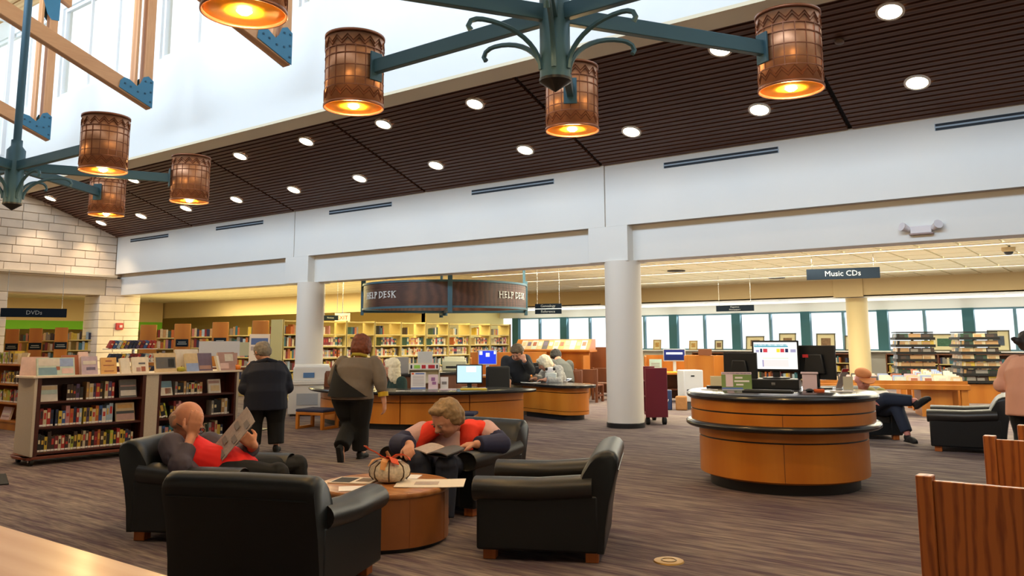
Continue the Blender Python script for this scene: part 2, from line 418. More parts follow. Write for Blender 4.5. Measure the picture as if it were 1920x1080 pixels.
# --- timber roof deck over the far half of the hall
def zr(y): return 10.55+(9.7-y)*0.42
deck = struct(MB().add([(XL-4, 9.9, zr(9.9)+0.05), (XR, 9.9, zr(9.9)+0.05), (XR, 4.9, zr(4.9)+0.05), (XL-4, 4.9, zr(4.9)+0.05)]+[(x, y, zr(y)+0.1) for x, y in ((XL-4, 9.9), (XR, 9.9), (XR, 4.9), (XL-4, 4.9))],
              [(3,2,1,0),(4,5,6,7),(0,1,5,4),(1,2,6,5),(2,3,7,6),(3,0,4,7)]).build('ceiling', wood('roof_deck', '#b58a55', '#cfa873', 'X', 1.4, 0.6)))
RD = Matrix.Rotation(-math.atan(0.42), 3, 'X')
pm = MB().obox((0, 0, 0), (XR-XL+4, 0.30, 0.04), RD).mesh('plank', MATS['roof_deck'])
for i in range(15):
    y = 9.7-0.32*i; inst('plank', pm, deck, ((XL-4+XR)/2, y, zr(y)+0.025))
# --- trusses
def truss(x, label):
    t = thing('roof_truss', label, 'truss', (x, 0, 0), 0, 'timber roof trusses with blue plates')
    MB().box(-0.10, 8.48, 6.30, 0.10, 8.66, 10.7).box(-0.10, 8.28, 6.42, 0.10, 8.34, 10.7).build('post', m_timberv, t, bevel=0.008)
    MB().prism([(8.66, 6.17), (8.66, 6.47), (5.0, 7.86), (5.0, 7.56)], -0.09, 0.09, 'x').build('bottom_chord', m_timber, t, bevel=0.008)
    MB().prism([(8.95, 9.55), (8.95, 9.85), (5.0, 11.6), (5.0, 11.3)], -0.09, 0.09, 'x').build('top_chord', m_timber, t, bevel=0.008)
    pl = [(8.67, 6.18), (8.67, 6.74), (8.56, 6.82), (8.46, 6.78), (8.40, 6.64), (8.33, 6.56), (8.18, 6.66), (8.06, 6.68), (7.99, 6.60), (7.97, 6.46)]
    pu = [(8.67, 9.1), (8.67, 9.9), (8.02, 10.1), (8.02, 9.9), (8.1, 9.8), (8.24, 9.7), (8.3, 9.5), (8.4, 9.2), (8.5, 9.08)]
    for x0, x1 in ((0.10, 0.115), (-0.115, -0.10)):
        MB().prism(pl, x0, x1, 'x').build('gusset_plate', m_tealp, t); MB().prism(pu, x0, x1, 'x').build('gusset_plate', m_tealp, t)
    bm = MB()
    for (y, z) in ((8.62, 6.3), (8.62, 6.5), (8.62, 6.7), (8.5, 6.45), (8.5, 6.7), (8.35, 6.45), (8.2, 6.52), (8.08, 6.56)): bm.obox((0.122, y, z), (0.015, 0.03, 0.03))
    bm.build('bolt', mat('bolt_steel', '#2a4a5c', 0.4, 0.4), t)
    return t
truss(-11.3, 'timber roof truss with blue gusset plate, behind the amber lamp at the top')
truss(-15.7, 'timber roof truss with blue gusset plates, the middle one on the left')
truss(-20.1, 'timber roof truss with blue gusset plates, leftmost behind the thin pole')

# --- stone wall on the left with two openings (jambs Y 9.75-12.3 opening, arcade opening beyond Y 13.5)
ws = struct(MB().add([(XL-0.02, 5.0, 3.42), (XL-0.02, YA+0.2, 3.42), (XL-0.02, YA+0.2, zc(YA)+0.05), (XL-0.02, 10.0, zc(10.0)+0.05), (XL-0.02, 9.6, 5.95), (XL-0.02, 5.0, 5.95),
                      (XL-0.5, 5.0, 3.42), (XL-0.5, YA+0.2, 3.42), (XL-0.5, YA+0.2, zc(YA)+0.05), (XL-0.5, 10.0, zc(10.0)+0.05), (XL-0.5, 9.6, 5.95), (XL-0.5, 5.0, 5.95)],
               [(0,1,2,3,4,5), (11,10,9,8,7,6)]+[(i, i+6, (i+1) % 6+6, (i+1) % 6) for i in range(6)]).build('wall_left', m_mortar))
gb = struct(MB().box(XL-0.5, 0.4, 5.95, XL-0.1, 9.6, 6.5).build('wall_gable', m_white))
wn += 1
gw = struct(MB().box(XL-0.3, 0.4, 6.5, XL-0.2, 9.5, 6.6).box(XL-0.3, 0.4, 10.4, XL-0.2, 9.5, 10.5).build('window_%d' % wn, m_frame))
for k in range(6): MB().box(XL-0.32, 0.4+1.8*k, 6.6, XL-0.18, 0.5+1.8*k, 12.4).build('mullion', m_frame, gw)
for k in range(5): MB().box(XL-0.26, 0.5+1.8*k, 6.6, XL-0.25, 2.2+1.8*k, 10.4).build('pane', m_pane, gw)
for k in range(5): MB().box(XL-0.26, 0.5+1.8*k, 10.5, XL-0.25, 2.2+1.8*k, 12.4).build('pane', m_pane, gw)
def course(parent, y0, y1, z0, h, seed, x=XL, ycut=None):
    r = random.Random(seed); y = y0
    first = True
    while y < y1-0.05:
        w = r.choice((0.42, 0.56, 0.68, 0.74)) if not first else r.choice((0.25, 0.4, 0.6)); first = False
        e = min(y+w, y1); e = y1 if y1-e < 0.15 else e
        zt = z0+h-0.02
        e2 = e-0.016
        if ycut: # clip the top to the pitched ceiling
            za, zb = min(zt, zc(y)+0.04), min(zt, zc(e2)+0.04)
            if zb < z0+0.03: 
                if za < z0+0.05: break
                e2 = YA-(z0+0.03-4.62)/SL; zb = z0+0.03
        else: za = zb = zt
        d = r.uniform(0.0, 0.008)
        MB().add([(x-0.05, y, z0), (x+d, y, z0), (x+d, e2, z0), (x-0.05, e2, z0), (x-0.05, y, za), (x+d, y, za), (x+d, e2, zb), (x-0.05, e2, zb)],
                 [(0,3,2,1),(4,5,6,7),(0,1,5,4),(1,2,6,5),(2,3,7,6),(3,0,4,7)]).build('brick', m_stone, parent, bevel=0.006, seg=1)
        y = e
    return
H_ = 0.235
for i in range(9):
    course(ws, 8.0, YA, 3.44+H_*i, H_, 50+i, ycut=True)
# ledge and smooth lintel
MB().box(XL-0.03, 7.5, 3.38, XL+0.14, YA, 3.46).box(XL-0.03, 7.5, 3.34, XL+0.08, YA, 3.38).build('ledge', m_stonesm, ws, bevel=0.012)
MB().box(XL-0.9, 9.0, 2.86, XL, 12.45, 3.37).build('lintel', m_stonesm, ws, bevel=0.01)
for k in range(2): MB().box(XL-0.9, 12.47, 2.86+0.26*k, XL, 13.55, 3.11+0.26*k).build('brick', m_stone, ws, bevel=0.008, seg=1)
for k in range(2): MB().box(XL-0.9, 7.4, 2.86+0.26*k, XL, 8.98, 3.11+0.26*k).build('brick', m_stone, ws, bevel=0.008, seg=1)
# piers of stacked blocks
def pier(y0, y1, seed):
    core = MB().box(XL-0.88, y0+0.012, 0, XL-0.012, y1-0.012, 2.86).build('pier_core', m_mortar, ws)
    r = random.Random(seed)
    for k in range(12):
        z = 0.238*k; c = y0+(y1-y0)*(0.38 if k % 2 else 0.62)
        for a, b in ((y0, c-0.008), (c+0.008, y1)):
            MB().box(XL-0.9, a, z, XL+r.uniform(0, 0.006), b, z+0.224).build('brick', m_stone, ws, bevel=0.006, seg=1)
pier(12.3, 13.55, 3); pier(8.6, 9.8, 4)

# --- low zone: ceiling with tiles, header, window wall
ZL = 3.37
cl = struct(MB().box(-46, YA+0.5, ZL+0.02, XR, 27.4, ZL+0.1).box(-46, -4, ZL+0.02, XL-0.5, YA+0.5, ZL+0.1).build('ceiling', mat('ceiling_grid_white', '#f2eedd', 0.6)))
m_tile = mat('ceiling_tile', '#d8cfae', 0.9, var=0.08, vscale=6)
tm = MB().box(-0.345, -0.49, 0, 0.345, 0.49, 0.03).mesh('ceiling_tile', m_tile)
TX, TY = 0.75, 1.03
for i in range(19):
    for j in range(14):
        inst('ceiling_tile', tm, cl, (2.2-TX*i, 13.6+TY*j-0.02, ZL-0.012))
rest = MB()
for i in range(19, 62):
    for j in range(14):
        x, y = 2.2-TX*i, 13.6+TY*j-0.02; rest.box(x-0.345, y-0.49, ZL-0.012, x+0.345, y+0.49, ZL+0.018)
stuff(rest.build('ceiling_tiles', m_tile, cl))
m_strip = mat('fluorescent_strip', '#fffbe8', 0.5, emit='#fff6da', estr=2.2)
k = 0
for yy in (15.6, 18.7, 21.4, 24.6):
    k += 1
    t = thing('ceiling_light', 'long thin fluorescent strip in the low tiled ceiling, %s back from the arcade' % ORD[k-1], 'ceiling light', (-6.5, yy, ZL-0.012), 0, 'fluorescent strips of the low ceiling')
    MB().box(-9, -0.075, -0.02, 9, -0.055, 0.0).box(-9, 0.055, -0.02, 9, 0.075, 0.0).build('rail', m_trimw, t)
    MB().box(-9, -0.055, -0.014, 9, 0.055, -0.004).build('diffuser', m_strip, t)
# dark round diffusers / dome camera
t = thing('security_camera', 'beige dome camera under the low ceiling near the right edge', 'camera', (-1.97, 19.73, ZL-0.012))
MB().lathe([(0.0, 0), (0.13, 0), (0.13, -0.05), (0.11, -0.09)], 20).build('housing', m_tan, t, smooth=True)
MB().ell((0, 0, -0.09), (0.09, 0.09, 0.07), n=16).build('dome', m_black, t, smooth=True)
for i, (x, y) in enumerate(((-9.85, 20.6), (-8.6, 24.9))):
    t = thing('air_diffuser', ('dark round air diffuser in the low ceiling just right of the front column', 'dark round air diffuser in the low ceiling close to the tan header')[i], 'vent', (x, y, ZL-0.012), 0, 'round air diffusers')
    for r in (0.08, 0.16, 0.24): MB().lathe([(r-0.05, 0), (r-0.02, -0.03), (r, -0.03), (r, 0)], 24, closed=True).build('ring', mat('diffuser_brown', '#3a3226', 0.6), t, smooth=True)
# tan header over the window bay, lower white ceiling beyond
hd = struct(MB().box(-23.6, 27.2, 2.81, XR, 27.5, ZL+0.02).build('trim_2', m_tan))
for x in (-15.7, -7.15): MB().box(x-0.45, 27.15, 2.80, x+0.45, 27.6, ZL).build('column_block', m_tan, hd, bevel=0.01)
struct(MB().box(-23.6, 27.2, 2.80, XR, 30.8, 2.85).build('ceiling', mat('bay_ceiling', '#f3efdc', 0.7)))
for i, x in enumerate((-21, -18.2, -15.4, -12.5, -9.8, -6.1, -3.2)):
    t = thing('ceiling_light', 'small round light in the white window bay ceiling, %s from the left' % ORD[i], 'ceiling light', (x, 28.8, 2.80), 0, 'round lights of the window bay')
    MB().lathe([(0.17, 0), (0.17, -0.012), (0.13, -0.012), (0.13, 0)], 20, closed=True).build('trim_ring', m_trimw, t)
    MB().lathe([(0, -0.006), (0.13, -0.006)], 20).build('lens', mat('bay_lens', '#fff8e0', 0.5, emit='#fff6dd', estr=2.5), t)
WF = 30.5
wf = struct(MB().box(-23.6, WF, 0, XR, WF+0.25, 1.1).build('wall_far', m_white))
MB().box(-23.6, WF, 2.49, XR, WF+0.25, 2.81).build('header_panel', m_white, wf)
MB().box(-23.6, WF-0.55, 1.06, XR, WF+0.02, 1.10).build('sill', m_frame, wf)
m_mull = mat('teal_mullion', '#2d5d66', 0.5, 0.2)
m_mull2 = mat('grey_blue_mullion', '#5b7d8c', 0.5, 0.2)
thick = [-22.6+2.61*k for k in range(10)]
for k, x in enumerate(thick):
    MB().box(x-0.17, WF-0.08, 1.1, x+0.17, WF+0.12, 2.49).build('mullion', m_mull, wf)
    if k < len(thick)-1:
        wn += 1
        a, b = x+0.17, thick[k+1]-0.17; c = (a+b)/2
        w = struct(MB().box(a, WF+0.0, 2.43, b, WF+0.08, 2.49).box(a, WF, 1.1, b, WF+0.08, 1.15).build('window_%d' % wn, m_mull2))
        MB().box(c-0.045, WF-0.03, 1.15, c+0.045, WF+0.09, 2.43).build('mullion', m_mull2, w)
        MB().box(a, WF+0.03, 1.15, c-0.045, WF+0.04, 2.43).build('pane', m_pane, w); MB().box(c+0.045, WF+0.03, 1.15, b, WF+0.04, 2.43).build('pane', m_pane, w)
# yellow-lit left part: back wall, side walls, header band, green band
m_yel = mat('warm_wall', '#e0cd86', 0.8)
m_green = mat('green_wall', '#6fb52c', 0.8)
struct(MB().box(-46, 25.5, 0, -23.6, 25.7, ZL).build('wall_back_left', m_yel))
struct(MB().box(-23.8, 25.5, 0, -23.55, 30.8, ZL).build('wall_bay_side', m_yel))
struct(MB().box(-46, 22.4, 2.62, -23.7, 22.6, ZL+0.02).build('trim_3', m_tan))
struct(MB().box(-23.9, 22.4, 2.62, -23.7, 27.3, ZL+0.02).build('trim_4', m_tan))
struct(MB().box(-44.2, -4, 0, -44, 25.6, ZL).build('wall_left_far', m_yel))
struct(MB().box(-38.2, 6, 2.05, -38, 22.3, 2.42).build('trim_5', m_green))
struct(MB().box(-38.2, 6, 2.42, -38, 22.3, ZL).build('trim_6', m_tan))
struct(MB().box(-46, -4.2, 0, XL-0.5, -4, ZL).build('wall_near_left', m_yel))

# --- the near side of the hall, behind the camera: wall, high windows, roof slope, right end
m_near = mat('near_wall_paint', '#d8d2c6', 0.8)
struct(MB().box(XL, -4.2, 0, 6.2, -4.0, 5.2).build('wall_front', m_near))
struct(MB().box(6.0, -4, 0, 6.2, 33, 12.6).build('wall_right', m_near))
struct(MB().add([(XL-0.4, -4.1, 4.5), (6, -4.1, 4.5), (6, 0.5, 5.6), (XL-0.4, 0.5, 5.6), (XL-0.4, -4.1, 4.6), (6, -4.1, 4.6), (6, 0.5, 5.7), (XL-0.4, 0.5, 5.7)], [(3,2,1,0),(4,5,6,7),(0,1,5,4),(1,2,6,5),(2,3,7,6),(3,0,4,7)]).build('ceiling', m_slat))
struct(MB().box(XL-0.4, 0.25, 5.5, 6, 0.5, 7.7).build('wall_upper_near', m_white))
struct(MB().box(XL-0.4, 0.25, 10.1, 6, 0.5, 10.9).build('wall_upper_near', m_white))
struct(MB().add([(XL-4, 4.9, zr(4.9)+0.05), (6, 4.9, zr(4.9)+0.05), (6, 0.2, 10.6), (XL-4, 0.2, 10.6), (XL-4, 4.9, zr(4.9)+0.1), (6, 4.9, zr(4.9)+0.1), (6, 0.2, 10.7), (XL-4, 0.2, 10.7)], [(0,1,2,3),(7,6,5,4),(4,5,1,0),(5,6,2,1),(6,7,3,2),(7,4,0,3)]).build('ceiling', MATS['roof_deck']))
struct(MB().box(XL-0.4, -4, 0, XL-0.02, 5.0, 5.0).build('wall_left_near', m_stone))
# ================================================================ CHANDELIERS
def lamp_shade_meshes():
    R0, H0 = 0.262, 0.64
    sh = MB().lathe([(R0, -H0/2), (R0, H0/2), (R0-0.006, H0/2), (R0-0.006, -H0/2)], 40, closed=True).mesh('shade', m_copper, True)
    ln = MB().lathe([(R0-0.012, -H0/2+0.005), (R0-0.012, H0/2-0.02)], 40).lathe([(0, H0/2-0.02), (R0-0.012, H0/2-0.02)], 40).mesh('lining', m_gold, True)
    g = MB()
    z = 0; rims = MB().lathe([(R0-0.002, z-0.012), (R0+0.010, z-0.012), (R0+0.010, z+0.012), (R0-0.002, z+0.012)], 40, closed=True).mesh('rim', m_copperd, True)
    g = MB()
    for z in (-0.11, 0.0, 0.11, 0.18, -0.18): g.lathe([(R0-0.003, z-0.004), (R0+0.005, z-0.004), (R0+0.005, z+0.004), (R0-0.003, z+0.004)], 40, closed=True)
    for i in range(18):
        a = 2*PI*i/18; g.obox((R0*math.cos(a), R0*math.sin(a), 0), (0.008, 0.008, 0.38), Matrix.Rotation(a, 3, 'Z'))
    grid = g.mesh('seam_grid', m_copperd)
    g = MB()
    for zc_, s in ((0.25, 1), (-0.25, -1)):
        for off in (0.0, 0.03):
            n = 32; pts = []
            for i in range(n+1):
                a = 2*PI*i/n; pts.append(((R0+0.003)*math.cos(a), (R0+0.003)*math.sin(a), zc_-off*s+(0.028 if i % 2 else -0.028)))
            g.tube(pts, 0.005, 4, caps=False)
    zig = g.mesh('zigzag_band', m_copperd)
    cy = MB().tube([(0, 0, H0/2-0.02), (0, 0, -0.15)], 0.03, 10).mesh('socket', m_blackm, True)
    bl = MB().ell((0, 0, -0.245), (0.075, 0.075, 0.095), n=16).mesh('bulb', m_bulb, True)
    return sh, ln, rims, grid, zig, cy, bl
LM = lamp_shade_meshes()
def chandelier(hub, phi, label, which):
    hx, hy, hz = hub
    t = thing('chandelier', label, 'chandelier', hub, 0)
    MB().lathe([(0.115, -0.52), (0.115, 0.22), (0.07, 0.28), (0.07, 0.36)], 16).build('hub', m_teal, t, smooth=True)
    MB().lathe([(0.0, -0.60), (0.12, -0.52), (0.12, -0.50), (0.0, -0.50)], 16).build('finial', m_black, t, smooth=True)
    MB().tube([(0, 0, 0.30), (0, 0, 8.4)], 0.05, 12).build('pole', m_teal, t, smooth=True)
    th = yaw+PI/2
    for k in range(6):
        a = th+phi+k*PI/3
        Rz = Matrix.Rotation(a, 3, 'Z')
        c = Vector((math.cos(a), math.sin(a), 0))
        MB().obox(c*(0.1+(1.93-0.1)/2), (1.83, 0.065, 0.125), Rz).build('arm', m_teal, t, bevel=0.006)
        MB().obox(c*1.925, (0.02, 0.13, 0.26), Rz).build('mounting_plate', m_teal, t, bevel=0.004)
        pts = []
        for i in range(11):
            u = i/10.0*PI/2; pts.append(tuple(c*(0.115+0.46*(1-math.cos(u)))+Vector((0, 0, -0.44+0.32*math.sin(u)))))
        for r_, z_ in ((0.62, -0.125), (0.665, -0.145), (0.685, -0.185), (0.665, -0.215)): pts.append(tuple(c*r_+Vector((0, 0, z_))))
        MB().tube(pts, [0.020]*12+[0.019, 0.02, 0.022], 6).build('scroll', m_teal, t, smooth=True)
        p = c*2.21
        s = inst('lamp_shade', LM[0], t, p, (0, 0, a))
        for me, nm in zip(LM[1:], ('lining', 'rim', 'seam_grid', 'zigzag_band', 'socket', 'bulb')):
            if nm == 'rim': inst(nm, me, s, (0, 0, 0.32)); inst(nm, me, s, (0, 0, -0.32)); continue
            q = inst(nm, me, s)
            if nm in ('seam_grid', 'zigzag_band'): stuff(q)
        d = bpy.data.lights.new('lamp_glow', 'POINT'); d.energy = 36; d.color = (1, 0.66, 0.28); d.shadow_soft_size = 0.06
        o = bpy.data.objects.new('lamp_glow', d); COL.objects.link(o); o.location = (hx+p.x, hy+p.y, hz-0.37)
    return t
chandelier((-3.29, 4.94, 3.915), -0.13, 'large teal chandelier with hammered copper lamp shades, hanging near the camera', 0)
chandelier((-11.9, 4.74, 3.84), -0.08, 'teal chandelier with copper lamp shades hanging farther off at the left', 1)

# ================================================================ SIGNS AND FIXTURES
def curved_text(body, size, R, a_mid, z, parent, ext=0.006):
    adv = {'I': .3, ' ': .28, 'D': .74, 'E': .64, 'H': .74, 'L': .60, 'P': .62, 'S': .58, 'K': .70}
    tot = sum(adv.get(c, .65) for c in body)*size; s = -tot/2
    v = []; f = []
    for c in body:
        w = adv.get(c, .65)*size
        if c != ' ':
            me = text_mesh(c, size, ext)
            a = a_mid+(s+w/2)/R; T = Matrix.Translation((R*math.cos(a), R*math.sin(a), z)) @ Matrix.Rotation(a+PI/2, 4, 'Z') @ Matrix.Rotation(PI/2, 4, 'X')
            o = len(v); v += [tuple(T @ q.co) for q in me.vertices]; f += [tuple(i+o for i in p.vertices) for p in me.polygons]
            # small serifs on the straight strokes
            ser = {'H': ((-.24, 1), (.24, 1), (-.24, -1), (.24, -1)), 'E': ((-.2, 1), (-.2, -1)), 'L': ((-.18, 1), (-.18, -1)), 'P': ((-.2, 1), (-.2, -1)), 'D': ((-.24, 1), (-.24, -1)), 'K': ((-.2, 1), (-.2, -1), (.24, 1), (.24, -1)), 'S': ()}[c]
            for (sx, sg) in ser:
                g = MB().obox((sx*size, sg*size*.345, 0), (size*.26, size*.045, ext*2)); o = len(v)
                v += [tuple(T @ Vector(q)) for q in g.v]; f += [tuple(i+o for i in q) for q in g.f]
            bpy.data.meshes.remove(me)
        s += w
    me = bpy.data.meshes.new('lettering'); me.from_pydata(v, [], f); me.materials.append(m_let2); me.update()
    return inst('lettering', me, parent)
RC = Vector((-13.1, 14.85, 0)); RR = 1.92; ZB, ZTP = 2.22, 2.78
t = thing('ring_sign', 'large round hanging wooden HELP DESK sign in a teal steel frame', 'sign', (RC.x, RC.y, 0))
m_ringw = wood('ring_walnut', '#3f251d', '#5d3a2c', 'X', 2.0, 0.45, 4)
MB().lathe([(RR, ZB+.02), (RR, ZTP-.02), (RR-0.03, ZTP-.02), (RR-0.03, ZB+.02)], 72, closed=True).build('band', m_ringw, t, smooth=True)
for z in (ZB, ZTP): MB().lathe([(RR-0.05, z-0.022), (RR+0.025, z-0.022), (RR+0.025, z+0.022), (RR-0.05, z+0.022)], 72, closed=True).build('hoop', m_teal, t, smooth=True)
for z in (ZB+.07, ZB+.12, ZTP-.07, ZTP-.12): MB().lathe([(RR-0.001, z-0.006), (RR+0.005, z-0.006), (RR+0.005, z+0.006), (RR-0.001, z+0.006)], 72, closed=True).build('fluting', m_ringw, t, smooth=True)
av = math.atan2(-RC.y, -RC.x)             # towards the hall's middle
for k in range(4):
    a = av+rad(3)+k*PI/2
    MB().obox(((RR+0.02)*math.cos(a), (RR+0.02)*math.sin(a), (ZB+ZTP)/2), (0.07, 0.10, ZTP-ZB+.26), Matrix.Rotation(a, 3, 'Z')).build('bracket', m_teal, t, bevel=0.005)
    MB().tube([((RR-0.02)*math.cos(a), (RR-0.02)*math.sin(a), ZTP), ((RR-0.02)*math.cos(a), (RR-0.02)*math.sin(a), ZL-0.02)], 0.035, 8).build('hanger_rod', m_teal, t, smooth=True)
for k in range(2):
    a = av+rad(3)+PI/2*k
    MB().obox((0, 0, ZB-.05), (2*RR, 0.07, 0.05), Matrix.Rotation(a, 3, 'Z')).build('cross_bar', m_teal, t)
MB().tube([(0, 0, ZB-.02), (0, 0, ZB-.14)], 0.06, 12).build('hub', m_teal, t, smooth=True)
curved_text('HELP DESK', 0.20, RR+0.012, av-rad(50), (ZB+ZTP)/2, t)
curved_text('HELP DESK', 0.20, RR+0.012, av+rad(54), (ZB+ZTP)/2, t)

def hanging_sign(loc, rz, w, h, lines, label, size, name='hanging_sign', gap=None, rod=True):
    t = thing(name, label, 'sign', loc, rz)
    n = len(lines)
    if gap:
        hh = (h-gap)/2
        for k, l in enumerate(lines):
            zc_ = h/2-hh/2-k*(hh+gap)
            MB().box(-w/2, -0.02, zc_-hh/2, w/2, 0.02, zc_+hh/2).build('board', m_sign, t, bevel=0.004)
            inst('lettering', text_mesh(l, size, 0.003), t, (0, -0.022, zc_), (PI/2, 0, 0))
    else:
        MB().box(-w/2, -0.02, -h/2, w/2, 0.02, h/2).build('board', m_sign, t, bevel=0.004)
        for k, l in enumerate(lines):
            zc_ = 0 if n == 1 else (h*0.22 if k == 0 else -h*0.22)
            inst('lettering', text_mesh(l, size, 0.003), t, (0, -0.022, zc_), (PI/2, 0, 0))
    if rod:
        for x in (-w*0.42, w*0.42): MB().tube([(x, 0, h/2-0.01), (x, 0, ZL-0.02-loc[2])], 0.006, 5).build('wire', m_chrome, t)
    return t
sz = (-5.123, 19.126, 2.941)
hanging_sign(sz, rad(14), 1.52, 0.24, ['Music CDs'], 'navy hanging sign reading Music CDs', 0.17)
sz = (-11.558, 16.931, 2.263)
hanging_sign(sz, rad(16), 0.68, 0.25, ['Genealogy', 'Reference'], 'pair of small navy hanging boards reading Genealogy and Reference', 0.09, gap=0.02)
sz = (-9.284, 23.212, 2.396)
hanging_sign(sz, rad(6), 1.10, 0.17, ['Magazines', 'Newspapers'], 'small navy two-line hanging sign in front of the bright windows', 0.065)
sz = (-22.962, 9.886, 2.251)
hanging_sign(sz, rad(66), 1.50, 0.23, ['DVDs'], 'navy hanging sign reading DVDs seen through the stone opening', 0.15)
sz = (-18.144, 15.710, 2.141)
hanging_sign(sz, rad(40), 0.42, 0.14, ['Fiction'], 'tiny navy sign half hidden by the left white column', 0.07)

t = thing('emergency_light', 'white emergency light with two heads on the beam at the right', 'emergency light', (-2.34, YA+0.195, 3.05))
m_eml = mat('emergency_white', '#ddd8dc', 0.5)
MB().box(-0.14, -0.07, -0.06, 0.14, 0, 0.05).build('body', m_eml, t, bevel=0.01)
MB().box(-0.16, -0.075, -0.075, 0.16, 0.0, -0.06).build('tray', mat('emergency_shadow', '#a08a86', 0.6), t)  # darker copy of the white puts the body's underside shade into its colour
for s in (-1, 1):
    MB().tube([(s*0.15, -0.04, 0.0), (s*0.21, -0.07, 0.035), (s*0.24, -0.11, 0.05)], [0.035, 0.055, 0.065], 12).build('lamp_head', m_eml, t, smooth=True)
t = thing('fire_alarm', 'red fire alarm with white strobe on the stone pier', 'fire alarm', (XL+0.01, 12.93, 1.95))
MB().box(0, -0.11, -0.10, 0.05, 0.11, 0.10).build('housing', mat('alarm_red', '#b3202c', 0.4), t, bevel=0.01)
MB().box(0.05, -0.02, -0.04, 0.075, 0.07, 0.04).build('strobe', mat('strobe_pink', '#e9c6c6', 0.3), t, bevel=0.008)
t = thing('exit_sign', 'small lit exit sign with red mark beyond the left white column', 'exit sign', (-18.677, 16.618, 2.168), rad(40))
MB().tube([(0, 0, .13), (0, 0, ZL-0.01-t.location.z)], .012, 6).build('rod', m_chrome, t)
MB().box(-0.22, -0.03, -0.14, 0.22, 0.03, 0.14).build('housing', mat('exit_white', '#efe6da', 0.5), t, bevel=0.01)
inst('lettering', text_mesh('EXIT', 0.16, 0.003), t, (0, -0.035, 0), (PI/2, 0, 0)).data.materials[0] = mat('exit_red', '#b5402c', 0.5)
t = thing('floor_outlet', 'round brass outlet cover set in the carpet', 'outlet', (-2.69, 5.37, 0))
MB().lathe([(0.105, 0.0), (0.10, 0.008), (0.085, 0.010), (0.0, 0.010)], 28).build('cover_plate', m_brass, t, smooth=True)
MB().lathe([(0.055, 0.0095), (0.055, 0.013), (0.045, 0.013), (0.045, 0.0095)], 20, closed=True).build('ring', mat('brass_dark', '#8a6a30', 0.4, 0.7), t, smooth=True)
t = thing('door_mat', 'small dark rubber mat edge on the carpet at the left', 'mat', (-10.097, 4.073, 0.000), rad(-20))
MB().box(-0.45, -0.12, 0, 0.36, 0.12, 0.014).build('pad', m_blackm, t, bevel=0.004)

